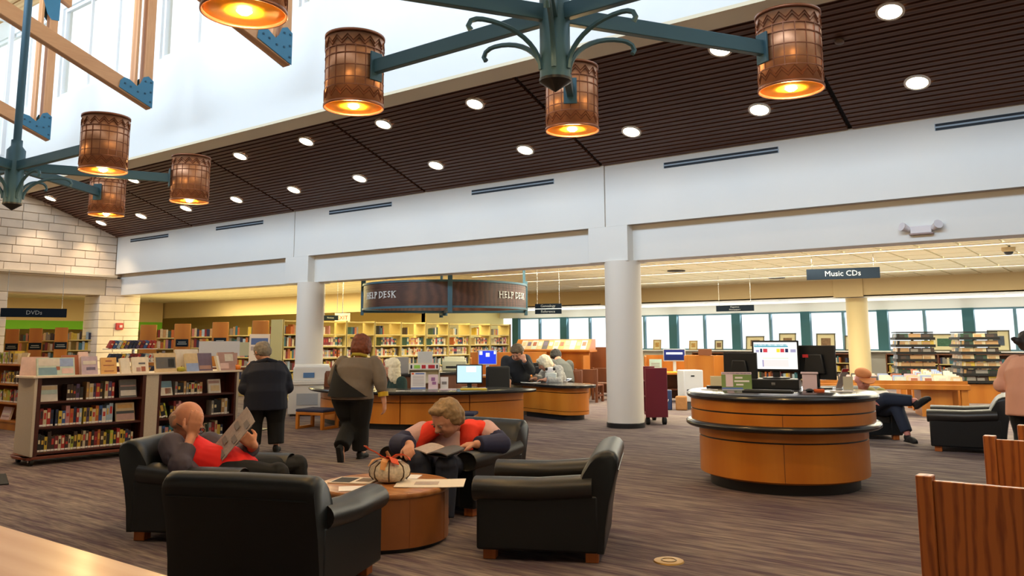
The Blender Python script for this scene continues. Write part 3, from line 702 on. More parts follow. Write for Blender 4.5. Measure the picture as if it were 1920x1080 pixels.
# ================================================================ ARMCHAIRS
def armchair(label, loc, ang, group='black leather armchairs'):
    t = thing('armchair', label, 'armchair', (loc[0], loc[1], 0), rad(ang)-PI/2, group)      # local +Y faces forward
    W, D_ = 0.98, 0.88; h = W/2; y0, y1 = -D_/2, D_/2
    # base rail
    MB().box(-h+0.10, y0+0.03, 0.07, h-0.10, y1-0.03, 0.26).build('base', m_leather, t, bevel=0.015)
    for s in (-1, 1):
        x0, x1 = sorted((s*h, s*(h-0.17)))
        # arm: upright side panel with a rolled top
        prof = [(x0, 0.07), (x1, 0.07), (x1, 0.45), (x0, 0.45)]
        MB().prism([(a, b) for a, b in prof], y0+0.02, y1-0.015, 'y').build('arm_panel', m_leather, t, bevel=0.018)
        cx = (x0+x1)/2+s*0.012
        roll = [(cx+0.112*math.cos(a), 0.468+0.085*math.sin(a)) for a in [2*PI*i/20 for i in range(20)]]
        n = len(roll)
        vs = []; ys = [(y1-0.005, 0.82), (y1+0.012, 0.94), (y1+0.005, 1.0), (0.0, 1.0), (y0+0.06, 1.0)]
        for y, k in ys: vs += [(cx+(px-cx)*k, y, 0.468+(pz-0.468)*k+(0.0 if y > -0.1 else 0.03)) for px, pz in roll]
        fs = [(j*n+i, j*n+(i+1) % n, (j+1)*n+(i+1) % n, (j+1)*n+i) for j in range(len(ys)-1) for i in range(n)]+[tuple(range(n))[::-1], tuple((len(ys)-1)*n+i for i in range(n))]
        MB().add(vs, [f[::-1] for f in fs]).build('arm_roll', m_leathert, t, smooth=True, angle=60)
    # seat cushion (crowned)
    vs = []; fs = []; nx, ny = 8, 8; sx = h-0.175
    for j in range(ny+1):
        for i in range(nx+1):
            u, v = i/nx*2-1, j/ny*2-1
            vs.append((u*sx, -0.20+(v+1)/2*0.62, 0.345+0.04*(1-u*u)*(1-v*v)+0.015*(1-abs(u)**6)*(1-abs(v)**6)))
    k = len(vs); vs += [(x, y, 0.245) for x, y, z in vs]
    for j in range(ny):
        for i in range(nx):
            a = j*(nx+1)+i; fs.append((a, a+1, a+nx+2, a+nx+1)); fs.append((k+a, k+a+nx+1, k+a+nx+2, k+a+1))
    ring = [i for i in range(nx+1)]+[j*(nx+1)+nx for j in range(1, ny+1)]+[ny*(nx+1)+i for i in range(nx-1, -1, -1)]+[j*(nx+1) for j in range(ny-1, 0, -1)]
    for q in range(len(ring)):
        a, b = ring[q], ring[(q+1) % len(ring)]; fs.append((a, k+a, k+b, b))
    MB().add(vs, fs).build('seat_cushion', m_leathert, t, bevel=0.015)
    # back: reclined slab with rolled crest, full width outside panel
    prof = [(y0+0.03, 0.07), (y0+0.21, 0.30), (y0+0.20, 0.42), (y0+0.13, 0.60), (y0+0.075, 0.685), (y0+0.035, 0.722), (y0-0.01, 0.742), (y0-0.055, 0.748), (y0-0.095, 0.735), (y0-0.122, 0.705), (y0-0.128, 0.665), (y0-0.115, 0.61), (y0-0.06, 0.40), (y0-0.03, 0.22), (y0-0.015, 0.07)]
    n = len(prof); stations = [(-h+0.005, 0.90), (-h+0.03, 0.985), (-h+0.09, 1.0), (-h+0.16, 1.0), (0.0, 1.012), (h-0.16, 1.0), (h-0.09, 1.0), (h-0.03, 0.985), (h-0.005, 0.90)]
    yc, zc2 = y0+0.02, 0.45; vs = []
    for x, kk in stations: vs += [(x, yc+(y-yc)*(kk if kk < 1 else 1), zc2+(z-zc2)*kk if z > 0.1 else z) for y, z in prof]
    fs = [(j*n+i, (j+1)*n+i, (j+1)*n+(i+1) % n, j*n+(i+1) % n) for j in range(len(stations)-1) for i in range(n)]+[tuple(range(n)), tuple((len(stations)-1)*n+i for i in range(n))[::-1]]
    MB().add(vs, [f[::-1] for f in fs]).build('backrest', m_leather, t, smooth=True, angle=50)
    # piping along the back crest
    MB().tube([(-h+0.04, y0-0.118, 0.615), (0, y0-0.118, 0.62), (h-0.04, y0-0.118, 0.615)], 0.005, 6).build('piping', m_leather, t, smooth=True)
    for sx_ in (-1, 1):
        for sy in (y0+0.07, y1-0.10):
            MB().prism([(sx_*(h-0.09)-0.045, sy-0.045), (sx_*(h-0.09)+0.045, sy-0.045), (sx_*(h-0.09)+0.045, sy+0.045), (sx_*(h-0.09)-0.045, sy+0.045)], 0, 0.075).build('leg', m_foot, t, bevel=0.006)
    return t
chairB = armchair('black leather armchair holding the man in the red shirt', (-6.08, 4.11), 27)
def chair_copy(label, loc, ang): return dup(chairB, (loc[0], loc[1], 0), rad(ang)-PI/2, label)
chair_copy('black leather armchair seen from behind, closest to the camera', (-4.39, 3.46), 113)
chair_copy('black leather armchair holding the woman in the red vest', (-5.18, 6.02), 277)
chair_copy('empty black leather armchair in profile at the right of the drum table', (-3.62, 5.25), 207)
chair_copy('black leather armchair in profile near the orange wood chairs, facing left', (-1.98, 13.05), 187)
chair_copy('black leather armchair of the man in the orange cap, behind the round kiosk', (-3.55, 13.75), 300)

# ================================================================ DRUM TABLE
TC = (-4.74, 4.69)
t = thing('drum_table', 'round wooden drum coffee table between the black armchairs', 'table', (TC[0], TC[1], 0))
MB().lathe([(0.455, 0.0), (0.455, 0.03)], 64).build('plinth', m_black, t, smooth=True)
MB().lathe([(0.49, 0.03), (0.49, 0.375)], 64).build('drum', m_table, t, smooth=True)
for a in (-0.4, 0.35, 1.2, 2.5, 3.6, 4.6):
    MB().obox((0.4905*math.cos(a), 0.4905*math.sin(a), 0.2), (0.003, 0.004, 0.34), Matrix.Rotation(a, 3, 'Z')).build('veneer_joint', MATS['drum_table_veneer'], t)
MB().lathe([(0.0, 0.375), (0.495, 0.375), (0.505, 0.385), (0.505, 0.405), (0.497, 0.415), (0.0, 0.415)], 64).build('tabletop', m_tabletop, t, smooth=True)

def sheet(name, label, cat, loc, rz, w, h, color, print_=(), thick=0.004, curl=0.0, group=None, pages=None):
    t = thing(name, label, cat, loc, rz, group)
    g = MB(); n = 8
    vs = []
    for i in range(n+1):
        for j in (0, 1):
            x = -w/2+w*i/n; vs.append((x, -h/2+h*j, thick+curl*(x/(w/2))**2))
    fs = [(2*i, 2*i+2, 2*i+3, 2*i+1) for i in range(n)]
    k = len(vs); vs += [(x, y, z-thick) for x, y, z in vs]; fs += [(k+2*i, k+2*i+1, k+2*i+3, k+2*i+2) for i in range(n)]
    fs += [(2*i, k+2*i, k+2*i+2, 2*i+2) for i in range(n)]+[(2*i+1, 2*i+3, k+2*i+3, k+2*i+1) for i in range(n)]+[(0, 1, k+1, k), (2*n, k+2*n, k+2*n+1, 2*n+1)]
    MB().add(vs, fs).build('page', color, t)
    for (x0, y0, x1, y1, m) in print_:
        zz = thick+curl*((max(abs(x0), abs(x1)))/(w/2))**2+0.0012
        MB().box(x0, y0, zz-0.001, x1, y1, zz+0.0006).build('print', m, t)
    return t
m_ink = mat('grey_ink', '#8d8684', 0.9); m_inkd = mat('dark_print', '#3a3836', 0.8); m_news = mat('newsprint', '#b9a8a0', 0.9, var=0.15, vscale=40)
m_pap2 = mat('warm_paper', '#e9dccb', 0.8)
TZ = 0.416
sheet('newspaper_sheet', 'white printed sheet on the drum table overhanging its right edge', 'paper', (-4.42, 4.86, TZ), rad(37), 0.52, 0.36, m_pap2, [(-0.12, -0.07, 0.06, 0.06, m_news)], curl=0.004)
sheet('newspaper_sheet', 'small white sheet on the drum table behind the pumpkin', 'paper', (-4.80, 4.97, TZ), rad(30), 0.24, 0.2, m_paper)
sheet('magazine', 'magazine with dark cover pictures on the drum table left of the pumpkin', 'magazine', (-4.98, 4.60, TZ), rad(25), 0.34, 0.26, m_pap2, [(-0.15, -0.11, 0.0, 0.10, m_inkd), (0.03, -0.06, 0.14, 0.10, mat('brown_print', '#7d6a58', 0.8))], thick=0.008)
sheet('paper_sheet', 'blank white sheet at the front edge of the drum table', 'paper', (-4.70, 4.40, TZ), rad(48), 0.32, 0.20, m_paper)
# pumpkin with ribbons
t = thing('pumpkin', 'woven cream decorative pumpkin with orange ribbons on the drum table', 'pumpkin', (-4.73, 4.73, TZ+0.002), rad(20))
m_rattan = mat('woven_cream', '#ddd0b8', 0.8, var=0.3, vscale=45, bump=0.5)
g = MB(); n = 48; prof = [(0.05, 0.0), (0.11, 0.012), (0.150, 0.05), (0.158, 0.085), (0.145, 0.125), (0.10, 0.155), (0.04, 0.155), (0.0, 0.148)]
vs = []
for r, z in prof:
    for i in range(n):
        a = 2*PI*i/n; k = 1-0.085*abs(math.cos(4*a))**6; vs.append((r*k*math.cos(a), r*k*math.sin(a), z))
fs = [(j*n+i, j*n+(i+1) % n, (j+1)*n+(i+1) % n, (j+1)*n+i) for j in range(len(prof)-1) for i in range(n)]+[tuple(range(n))[::-1]]
g.add(vs, fs).build('shell', m_rattan, t, smooth=True, angle=80)
for i in range(8):
    a = PI/8*(2*i+1); MB().tube([(0.155*math.cos(a)*q, 0.155*math.sin(a)*q, z) for q, z in ((0.8, 0.02), (0.985, 0.05), (1.01, 0.085), (0.93, 0.127), (0.62, 0.16))], 0.006, 6).build('rib', mat('dark_twig', '#4c3a2c', 0.8), t, smooth=True)
MB().tube([(0, 0, 0.15), (-0.01, 0.0, 0.19), (-0.035, 0.01, 0.225)], [0.02, 0.016, 0.012], 8).build('stem', mat('stem_brown', '#8b6038', 0.7), t, smooth=True)
m_rib = mat('orange_ribbon', '#e0501c', 0.6); m_rib2 = mat('peach_ribbon', '#d99a5c', 0.7)
def ribbon(pts, w, m, name='ribbon'):
    g = MB(); vs = []
    for i, p in enumerate(pts):
        p = Vector(p); tq = (Vector(pts[min(i+1, len(pts)-1)])-Vector(pts[max(i-1, 0)])).normalized(); s = tq.cross(Vector((0.2, 0.3, 1))).normalized()*w/2
        nn = tq.cross(s).normalized()*0.0025
        vs += [p-s-nn, p+s-nn, p+s+nn, p-s+nn]
    fs = [(4*i+a, 4*i+(a+1) % 4, 4*i+4+(a+1) % 4, 4*i+4+a) for i in range(len(pts)-1) for a in range(4)]+[(3, 2, 1, 0), tuple(4*(len(pts)-1)+q for q in range(4))]
    return g.add(vs, fs).build(name, m, t, smooth=True)
ribbon([(0, 0, .165), (-.06, -.02, .19), (-.10, -.05, .225), (-.15, -.07, .25), (-.17, -.09, .275)], 0.07, m_rib)
ribbon([(0, 0, .165), (.05, .02, .20), (.10, .03, .205), (.14, .03, .185), (.155, .03, .165)], 0.085, m_rib)
ribbon([(0, 0, .165), (.03, -.05, .19), (.07, -.09, .19), (.10, -.12, .155)], 0.075, m_rib)
ribbon([(0, 0, .165), (-.05, -.06, .185), (-.09, -.11, .175), (-.12, -.135, .13)], 0.055, m_rib2)
ribbon([(0, 0, .165), (.0, -.08, .18), (.01, -.13, .165), (.015, -.158, .11)], 0.05, m_rib2)
# ================================================================ HELP DESK (curved) AND THINGS ON IT
DC = Vector((-11.05, 12.28, 0)); DZ = 0.65
def ang(x, y): return math.atan2(y-DC.y, x-DC.x)
A0, A1 = rad(-130), rad(-3)
t = thing('help_desk', 'curved honey veneer help desk with black counter under the round sign', 'desk', (DC.x, DC.y, 0))
MB().lathe([(2.12, 0), (2.12, 0.10), (1.75, 0.10), (1.75, 0)], 60, closed=True, a0=A0+0.03, a1=A1-0.03).build('toe_kick', m_black, t, smooth=True)
cuts = [A0, rad(-98), rad(-64), rad(-33), A1]
for a, b in zip(cuts[:-1], cuts[1:]):
    MB().lathe([(2.20, 0.10), (2.20, 0.445), (2.14, 0.445), (2.14, 0.10)], 18, closed=True, a0=a+0.004, a1=b-0.004).build('front_panel', m_desk, t, smooth=True)
    MB().lathe([(2.20, 0.458), (2.20, DZ-0.06), (2.14, DZ-0.06), (2.14, 0.458)], 18, closed=True, a0=a+0.004, a1=b-0.004).build('top_rail', m_desk, t, smooth=True)
MB().lathe([(2.13, 0.10), (2.13, DZ-0.06), (1.70, DZ-0.06), (1.70, 0.10)], 60, closed=True, a0=A0+0.01, a1=A1-0.01).build('carcass', m_brownw, t, smooth=True)
MB().lathe([(2.42, DZ-0.05), (2.435, DZ-0.025), (2.42, DZ), (1.45, DZ), (1.45, DZ-0.06), (2.40, DZ-0.06)], 72, closed=True, a0=A0-0.03, a1=A1+0.03).build('counter', m_counter, t, smooth=True)
# second desk behind, to the right, with a rounded end
u = Vector((1.27, -0.40, 0)).normalized(); rz2 = math.atan2(u.y, u.x); P2 = Vector((-8.58, 13.22, 0))
t = thing('side_desk', 'short honey veneer side desk with rounded black top beside the help desk', 'desk', P2, rz2)
def rounded(x0, y0, x1, y1, r, n=8):
    p = [(x0, y0)]
    p += [(x1-r+r*math.cos(a), y0+r+r*math.sin(a)) for a in [-PI/2+PI/2*i/n for i in range(n+1)]]
    p += [(x1-r+r*math.cos(a), y1-r+r*math.sin(a)) for a in [PI/2*i/n for i in range(n+1)]]
    return p+[(x0, y1)]
MB().prism(rounded(-1.4, 0.06, -0.10, 0.58, 0.22), 0, 0.10).build('toe_kick', m_black, t, smooth=True)
MB().prism(rounded(-1.45, 0, 0, 0.66, 0.3), 0.10, 0.16).build('bottom_rail', m_desk, t, smooth=True)
MB().prism(rounded(-1.45, 0, 0, 0.66, 0.3), 0.17, 0.50).build('front_panel', m_desk, t, smooth=True)
MB().prism(rounded(-1.45, 0, 0, 0.66, 0.3), 0.515, DZ-0.05).build('top_rail', m_desk, t, smooth=True)
MB().prism(rounded(-1.6, -0.12, 0.13, 0.76, 0.36), DZ-0.05, DZ+0.005).build('counter', m_counter, t, smooth=True, bevel=0.012)

def monitor(label, loc, rz, w, h, screen, body=None, base=True, lift=0.12, tilt=0, back=False, prints=(), brand=False):
    """screen faces local -Y"""
    t = thing('monitor', label, 'monitor', loc, rz)
    body = body or m_black; z0 = lift
    MB().box(-w/2-0.02, 0, z0, w/2+0.02, 0.035, z0+h+0.045).build('housing', body, t, bevel=0.008)
    MB().box(-w/2, -0.004, z0+0.025, w/2, 0.001, z0+h+0.025).build('screen', screen, t)
    MB().prism([(-w*0.30, z0+0.06), (w*0.30, z0+0.06), (w*0.22, z0+h*0.85), (-w*0.22, z0+h*0.85)], 0.035, 0.075, 'y').build('back_shell', body, t, bevel=0.012)
    for (x0, zz0, x1, zz1, m) in prints:
        MB().box(x0*w/2, -0.0065, z0+0.025+zz0*h, x1*w/2, -0.0045, z0+0.025+zz1*h).build('screen_block', m, t)
    if base:
        MB().box(-0.04, 0.02, 0.02, 0.04, 0.06, z0+0.1).build('stand', body, t, bevel=0.006)
        MB().lathe([(0.0, 0.0), (0.15, 0.0), (0.15, 0.012), (0.05, 0.022), (0, 0.022)], 24).build('foot', body, t, smooth=True)
    return t
def emis(name, col, s=1.0): return mat(name, '#101010', 0.3, emit=col, estr=s)
s_cyan = emis('screen_pale_cyan', '#bfe0ea', 0.9); s_white = emis('screen_white', '#f6f4ee', 1.0); s_blue = emis('screen_blue', '#1638d8', 0.9)
s_navy = emis('screen_navy', '#1b2f78', 0.8); s_teal = emis('screen_teal', '#3f9fb4', 0.8); s_red = emis('screen_red', '#d3414d', 0.8); s_yel = emis('screen_yellow', '#e9d23b', 0.9); s_pink = emis('screen_pink', '#f0ddd8', 0.9)
s_dark = emis('screen_darkblue', '#22305e', 0.6); s_lav = emis('screen_lavender', '#a9a4c4', 0.8); s_grn = emis('screen_sage', '#c2cf9d', 0.9)

p = (-9.758, 11.738, 0.650)
camdir = lambda p: facing(p[0], p[1])      # turns local +Y away from the camera
monitor('black monitor with pale blue screen on the help desk', (p[0], p[1], DZ), camdir(p)-0.05, 0.44, 0.30, s_cyan, prints=[(-0.25, .62, .55, .95, s_white)], lift=0.07)
def keyboard(label, loc, rz, w=0.44, m=None):
    t = thing('keyboard', label, 'keyboard', loc, rz)
    MB().box(-w/2, -0.09, 0, w/2, 0.09, 0.022).build('case', m or m_black, t, bevel=0.006)
    for r in range(4): MB().box(-w/2+0.02, -0.07+r*0.036, 0.022, w/2-0.02, -0.042+r*0.036, 0.028).build('key_row', mat('key_grey', '#3a3b3e', 0.5) if m is None else mat('key_yellow', '#e3c23a', 0.5), t)
    return t
p = (-9.279, 11.277, 0.650)
keyboard('yellow keyboard in front of the help desk monitor', (p[0], p[1], DZ+0.001), camdir(p), 0.46, mat('keyboard_yellow', '#e8c83c', 0.5))
def box_on(name, label, cat, loc, rz, sx, sy, szz, m, bevel=0.006, extra=()):
    t = thing(name, label, cat, loc, rz)
    MB().box(-sx/2, -sy/2, 0, sx/2, sy/2, szz).build('body', m, t, bevel=bevel)
    for (nm, x0, y0, z0, x1, y1, z1, mm) in extra: MB().box(x0, y0, z0, x1, y1, z1).build(nm, mm, t, bevel=0.002)
    return t
def sign_holder(label, loc, rz, w, h, paper, prints=(), cat='sign holder', name='sign_holder', lean=0.12):
    t = thing(name, label, cat, loc, rz)
    R = Matrix.Rotation(-lean, 3, 'X')
    MB().box(-w/2, -0.04, 0, w/2, 0.05, 0.008).build('foot', mat('clear_acrylic', '#cfd4d6', 0.1), t)
    MB().obox(R @ Vector((0, 0.0, h/2+0.006)), (w, 0.008, h), R).build('card', paper, t)
    for (x0, z0, x1, z1, m) in prints:
        MB().obox(R @ Vector(((x0+x1)/2*w, -0.005, ((z0+z1)/2)*h+0.006)), ((x1-x0)*w, 0.003, (z1-z0)*h), R).build('print', m, t)
    return t
m_pblue = mat('print_blue', '#5a76b8', 0.7); m_pred = mat('print_red', '#c1272d', 0.6); m_pgreen = mat('print_green', '#9bd04f', 0.6); m_porange = mat('print_orange', '#e0662c', 0.6)
m_pmag = mat('print_mauve', '#a06c9a', 0.7); m_pinkp = mat('pink_paper', '#e6cfd6', 0.8); m_gtext = mat('print_text', '#b5aeb4', 0.9)
p = (-10.198, 10.861, 0.650)
sign_holder('white notice with blue footer in an upright holder on the help desk', (p[0], p[1], DZ), camdir(p), 0.26, 0.29, m_paper, [(-.5, .0, .5, .09, m_pblue), (-.45, .86, -.3, .97, m_porange), (-.2, .88, .4, .95, m_pblue)]+[(-.38, .2+.09*i, .38, .23+.09*i, m_gtext) for i in range(7)])
p = (-9.977, 11.006, 0.650)
sign_holder('pink flyer in a small holder right of the white notice', (p[0], p[1], DZ), camdir(p), 0.17, 0.25, m_pinkp, [(-.2, .55, .2, .8, m_pmag), (-.1, .3, .3, .5, m_pmag)])
p = (-9.919, 11.237, 0.650)
sign_holder('small white card standing on a pink pad on the help desk', (p[0], p[1], DZ), camdir(p), 0.14, 0.20, m_paper, [(-.3, .35, .3, .6, m_ink)])
p = (-11.482, 12.396, 0.650)
sh = thing('desk_organizer', 'cream desk organizer with green and red labels behind the notices', 'organizer', (p[0], p[1], DZ), camdir(p))
m_orgn = mat('organizer_cream', '#d6cbb0', 0.6)
MB().box(-0.31, -0.02, 0, 0.31, 0.02, 0.40).build('panel', m_orgn, sh, bevel=0.004)
MB().box(-0.31, -0.16, 0, -0.29, 0.16, 0.40).build('side', m_orgn, sh); MB().box(0.29, -0.16, 0, 0.31, 0.16, 0.40).build('side', m_orgn, sh)
for z in (0.02, 0.27): MB().box(-0.29, -0.16, z, 0.29, -0.02, z+0.015).build('shelf', m_orgn, sh)
for x0, x1, m in ((-.27, -.235, m_black), (-.20, -.08, m_pgreen), (-.05, .03, m_pred), (.08, .21, m_pred), (.24, .27, m_black)): MB().box(x0, -0.168, 0.30, x1, -0.16, 0.37).build('sticker', m, sh)
MB().box(-0.29, -0.165, 0.285, 0.29, -0.16, 0.385).build('label_strip', m_paper, sh)
p = (-12.071, 13.883, 0.650)
t = thing('bottle', 'blue bottle standing behind the notices on the help desk', 'bottle', (p[0], p[1], DZ), 0)
MB().lathe([(0.05, 0), (0.052, 0.2), (0.03, 0.25), (0.022, 0.27)], 16).build('body', mat('bottle_blue', '#1d5a80', 0.3), t, smooth=True)
MB().lathe([(0.026, 0.27), (0.026, 0.30), (0, 0.30)], 12).build('cap', m_paper, t, smooth=True)
p = (-11.490, 11.022, 0.650)
sheet('paper_sheet', 'white papers lying on the help desk beside the walking woman', 'paper', (p[0], p[1], DZ+0.001), 0.4, 0.3, 0.22, m_paper)
p = (-9.984, 10.449, 0.650)
sheet('paper_sheet', 'flat leaflets at the front edge of the help desk', 'paper', (p[0], p[1], DZ+0.001), camdir(p), 0.5, 0.14, m_paper, [(-.1, -.05, .2, .05, m_ink)])
p = (-9.652, 11.032, 0.650)
sheet('note_pad', 'pale pink note pad on the help desk', 'note pad', (p[0], p[1], DZ+0.001), camdir(p), 0.3, 0.12, m_pinkp, thick=0.015)
p = (-14.059, 14.524, 0.650)
# equipment on the staff counter behind the help desk
q0, q1 = Vector((-11.907, 11.994, 0.959)), Vector((-11.824, 13.967, 0.904)); qa = math.atan2(q1.y-q0.y, q1.x-q0.x); qm = (q0+q1)/2
bc = thing('staff_counter', 'dark staff counter behind the help desk carrying printers', 'counter', (qm.x, qm.y, 0), qa)
MB().box(-1.15, -0.35, 0.05, 1.1, 0.35, 0.80).build('carcass', m_brownw, bc, bevel=0.006)
MB().box(-1.2, -0.40, 0.80, 1.15, 0.40, 0.85).build('worktop', m_counter, bc, bevel=0.006)
def printer(label, loc, rz, w, d, h, m, slots=True):
    t = thing('printer', label, 'printer', loc, rz)
    MB().box(-w/2, -d/2, 0, w/2, d/2, h*0.72).build('body', m, t, bevel=0.02)
    MB().prism([(-d*0.4, h*0.72), (d*0.45, h*0.72), (d*0.38, h), (-d*0.2, h)], -w*0.42, w*0.42, 'x').build('lid', m, t, bevel=0.01)
    MB().box(-w*0.35, -d/2-0.004, h*0.2, w*0.35, -d/2+0.002, h*0.35).build('paper_slot', m_black, t)
    return t
m_pcream = mat('printer_cream', '#d8d0a8', 0.5); m_pgrey = mat('printer_grey', '#9a9590', 0.5); m_lgrey = mat('light_grey_plastic', '#c9c7c4', 0.5)
p = (-11.883, 13.786, 0.965)
printer('cream printer on the staff counter left of the blue screen', (p[0], p[1], 0.851), camdir(p), 0.52, 0.45, 0.30, m_pcream)
p = (-11.947, 12.924, 1.042)
box_on('computer_tower', 'light grey tilted panel of a scanner on the staff counter', 'scanner', (p[0], p[1], 0.851), camdir(p)+0.2, 0.30, 0.10, 0.42, m_lgrey)
p = (-11.886, 12.154, 0.955)
box_on('computer_tower', 'dull grey equipment box on the staff counter near the white-haired woman', 'scanner', (p[0], p[1], 0.851), camdir(p), 0.30, 0.2, 0.32, m_pgrey)
p = (-12.016, 15.103, 0.869)
monitor('monitor with vivid blue screen behind the help desk', (p[0], p[1], 0.701), camdir(p), 0.39, 0.29, s_blue, mat('silver_plastic', '#b8bcc4', 0.4), prints=[(-.2, .55, .25, .85, s_white), (-.95, .7, -.6, .98, s_white), (.75, .75, .98, .98, s_white)], lift=0.24)
bt = thing('computer_table', 'brown wood carrel with the blue screen behind the help desk', 'table', (p[0]+0.05, p[1]+0.25, 0), camdir(p))
MB().box(-0.6, -0.4, 0.66, 1.2, 0.4, 0.70).build('tabletop', m_orange, bt, bevel=0.005); MB().box(-0.6, 0.36, 0.05, 1.2, 0.4, 1.22).build('privacy_panel', m_orange, bt, bevel=0.005)
for x in (-0.6, 1.16): MB().box(x, -0.4, 0, x+0.04, 0.4, 1.1).build('side_panel', m_orange, bt, bevel=0.005)
p = (-10.596, 14.259, 0.650)
t = thing('handbag', 'black handbag lying at the right end of the help desk', 'bag', (p[0]-0.15, p[1]+0.1, DZ), camdir(p))
MB().ell((0, 0, 0.07), (0.30, 0.13, 0.075), n=16).build('pouch', m_blackm, t, smooth=True)
MB().tube([(-0.2, 0, 0.1), (-0.15, 0, 0.17), (0.0, 0, 0.2), (0.13, 0, 0.17), (0.2, 0, 0.1)], 0.012, 6).build('handle', m_blackm, t, smooth=True)
p = (-11.282, 14.385, 0.650)
t = thing('desk_chair', 'black swivel chair behind the help desk monitor', 'chair', (-9.994, 12.877, 0.813), camdir(p)+0.5)
t.location.z = 0
MB().box(-0.26, -0.05, 0.55, 0.26, 0.03, 1.0).build('backrest', m_blackm, t, bevel=0.04, seg=3); MB().box(-0.27, -0.5, 0.40, 0.27, 0.0, 0.48).build('seat', m_blackm, t, bevel=0.03)
MB().tube([(0, -0.25, 0.06), (0, -0.25, 0.40)], 0.03, 8).build('post', m_black, t)
for k in range(5): MB().tube([(0, -0.25, 0.09), (0.28*math.cos(k*1.2566), -0.25+0.28*math.sin(k*1.2566), 0.035)], 0.025, 6).build('foot', m_black, t)
# things on the side desk
SD = DZ+0.006
def on2(px, py): return None
p = (-10.060, 14.185, 0.656)
p2 = (-10.252, 15.178, 0.656)
t = thing('paper_cup', 'tall pink-white cup on the side desk', 'cup', ((-10.125, 14.411, 0.656)[0], (-10.125, 14.411, 0.656)[1], SD))
MB().lathe([(0.034, 0), (0.045, 0.14), (0.041, 0.14), (0.03, 0.01), (0, 0.01)], 16).build('body', mat('cup_pink', '#dcc6c0', 0.6), t, smooth=True)
p = (-9.519, 14.015, 0.656)
t = thing('storage_tub', 'pale tub with a black and white plush top on the side desk', 'container', (p[0], p[1], SD), camdir(p))
m_tub = mat('tub_pale', '#d5dbd4', 0.5)
MB().prism([(-0.11, -0.08), (0.11, -0.08), (0.12, 0.08), (-0.12, 0.08)], 0, 0.19).build('body', m_tub, t, bevel=0.012)
MB().ell((-0.01, 0.0, 0.235), (0.10, 0.05, 0.075), n=14).build('plush_head', m_paper, t, smooth=True)
for x in (-0.085, 0.065): MB().ell((x, -0.03, 0.265), (0.028, 0.02, 0.03), n=10).build('plush_ear', m_blackm, t, smooth=True)
p = (-9.532, 14.523, 0.656)
sheet('paper_sheet', 'crumpled white and blue papers at the end of the side desk', 'paper', (p[0], p[1], SD+0.002), camdir(p)+0.5, 0.26, 0.2, mat('bluish_paper', '#d6dcec', 0.8), [(-.1, -.06, .1, .02, m_pblue)], curl=0.05, thick=0.01)
p = (-9.741, 13.624, 0.656)
sheet('paper_sheet', 'long white papers at the front of the side desk', 'paper', (p[0], p[1], SD+0.002), camdir(p), 0.4, 0.16, m_paper, curl=0.01)
p = (-10.641, 15.229, 0.656)
monitor('dark monitor turned edge-on in front of the white-haired reader', (p[0], p[1], SD), camdir(p)+2.6, 0.32, 0.24, m_black, lift=0.06)
# stools
def stool(label, loc, rz):
    t = thing('footstool', label, 'stool', (loc[0], loc[1], 0), rz)
    w, d, h = 0.58, 0.46, 0.34; b = 0.055
    for s in (-1, 1):
        x = s*(w/2-b/2)
        for y in (-d/2+b/2, d/2-b/2): MB().box(x-b/2, y-b/2, 0, x+b/2, y+b/2, h-0.05).build('leg', m_orange, t, bevel=0.008)
        MB().box(x-b/2, -d/2+b, 0.0, x+b/2, d/2-b, 0.045).build('bottom_rail', m_orange, t, bevel=0.006)
        MB().box(x-b/2, -d/2+b, h-0.09, x+b/2, d/2-b, h-0.05).build('top_rail', m_orange, t, bevel=0.006)
    for y in (-d/2+0.02, d/2-0.02): MB().box(-w/2+b, y-0.02, h-0.10, w/2-b, y+0.02, h-0.05).build('apron', m_orange, t, bevel=0.006)
    MB().box(-w/2-0.005, -d/2-0.005, h-0.05, w/2+0.005, d/2+0.005, h).build('cushion', m_navyf, t, bevel=0.02, seg=3)
    return t
stool('low wooden footstool with navy cushion, left of the walking woman', (-11.50, 9.72), rad(12))
stool('low wooden footstool with navy cushion, behind the red-vest woman', (-9.0, 11.45+0.0-0.9), rad(30))
# copier beside the left column
p = (-14.383, 11.815, 0.000)
t = thing('copier', 'white copier standing in front of the left white column', 'copier', (-13.75, 11.35, 0), camdir(p))
m_cop = mat('copier_white', '#d9d8d6', 0.5); m_copg = mat('copier_glass_grey', '#aab2bc', 0.3)
MB().box(-0.38, -0.3, 0.04, 0.38, 0.3, 0.62).build('cabinet', m_cop, t, bevel=0.012)
MB().box(-0.22, -0.31, 0.22, 0.2, -0.295, 0.45).build('tray_window', m_copg, t)
MB().box(-0.43, -0.33, 0.62, 0.43, 0.33, 0.70).build('paper_deck', m_cop, t, bevel=0.01)
MB().box(-0.30, -0.25, 0.70, 0.44, 0.3, 0.96).build('scanner_head', m_cop, t, bevel=0.015)
MB().box(-0.10, -0.262, 0.76, 0.12, -0.249, 0.86).build('display', mat('copier_blue', '#4f78ac', 0.4), t)
MB().prism([(-0.25, 0.96), (0.28, 0.96), (0.28, 1.02), (-0.2, 1.0)], -0.28, 0.42, 'x').build('lid', m_cop, t, bevel=0.01)
for x in (-0.3, 0.3):
    for y in (-0.24, 0.24): MB().box(x-0.04, y-0.04, 0, x+0.04, y+0.04, 0.04).build('foot', m_black, t)
p = (-12.02, 10.47)
t = thing('brochure_stand', 'brown and white brochure stand at the left end of the help desk', 'stand', (p[0], p[1], DZ), camdir(p)+0.6)
MB().prism([(-0.1, 0), (0.12, 0), (0.1, 0.25), (0.06, 0.30)], -0.09, 0.09, 'x').build('holder', m_brownw, t, bevel=0.008)
MB().box(-0.08, -0.07, 0.03, 0.08, -0.055, 0.27).build('brochure', m_paper, t)

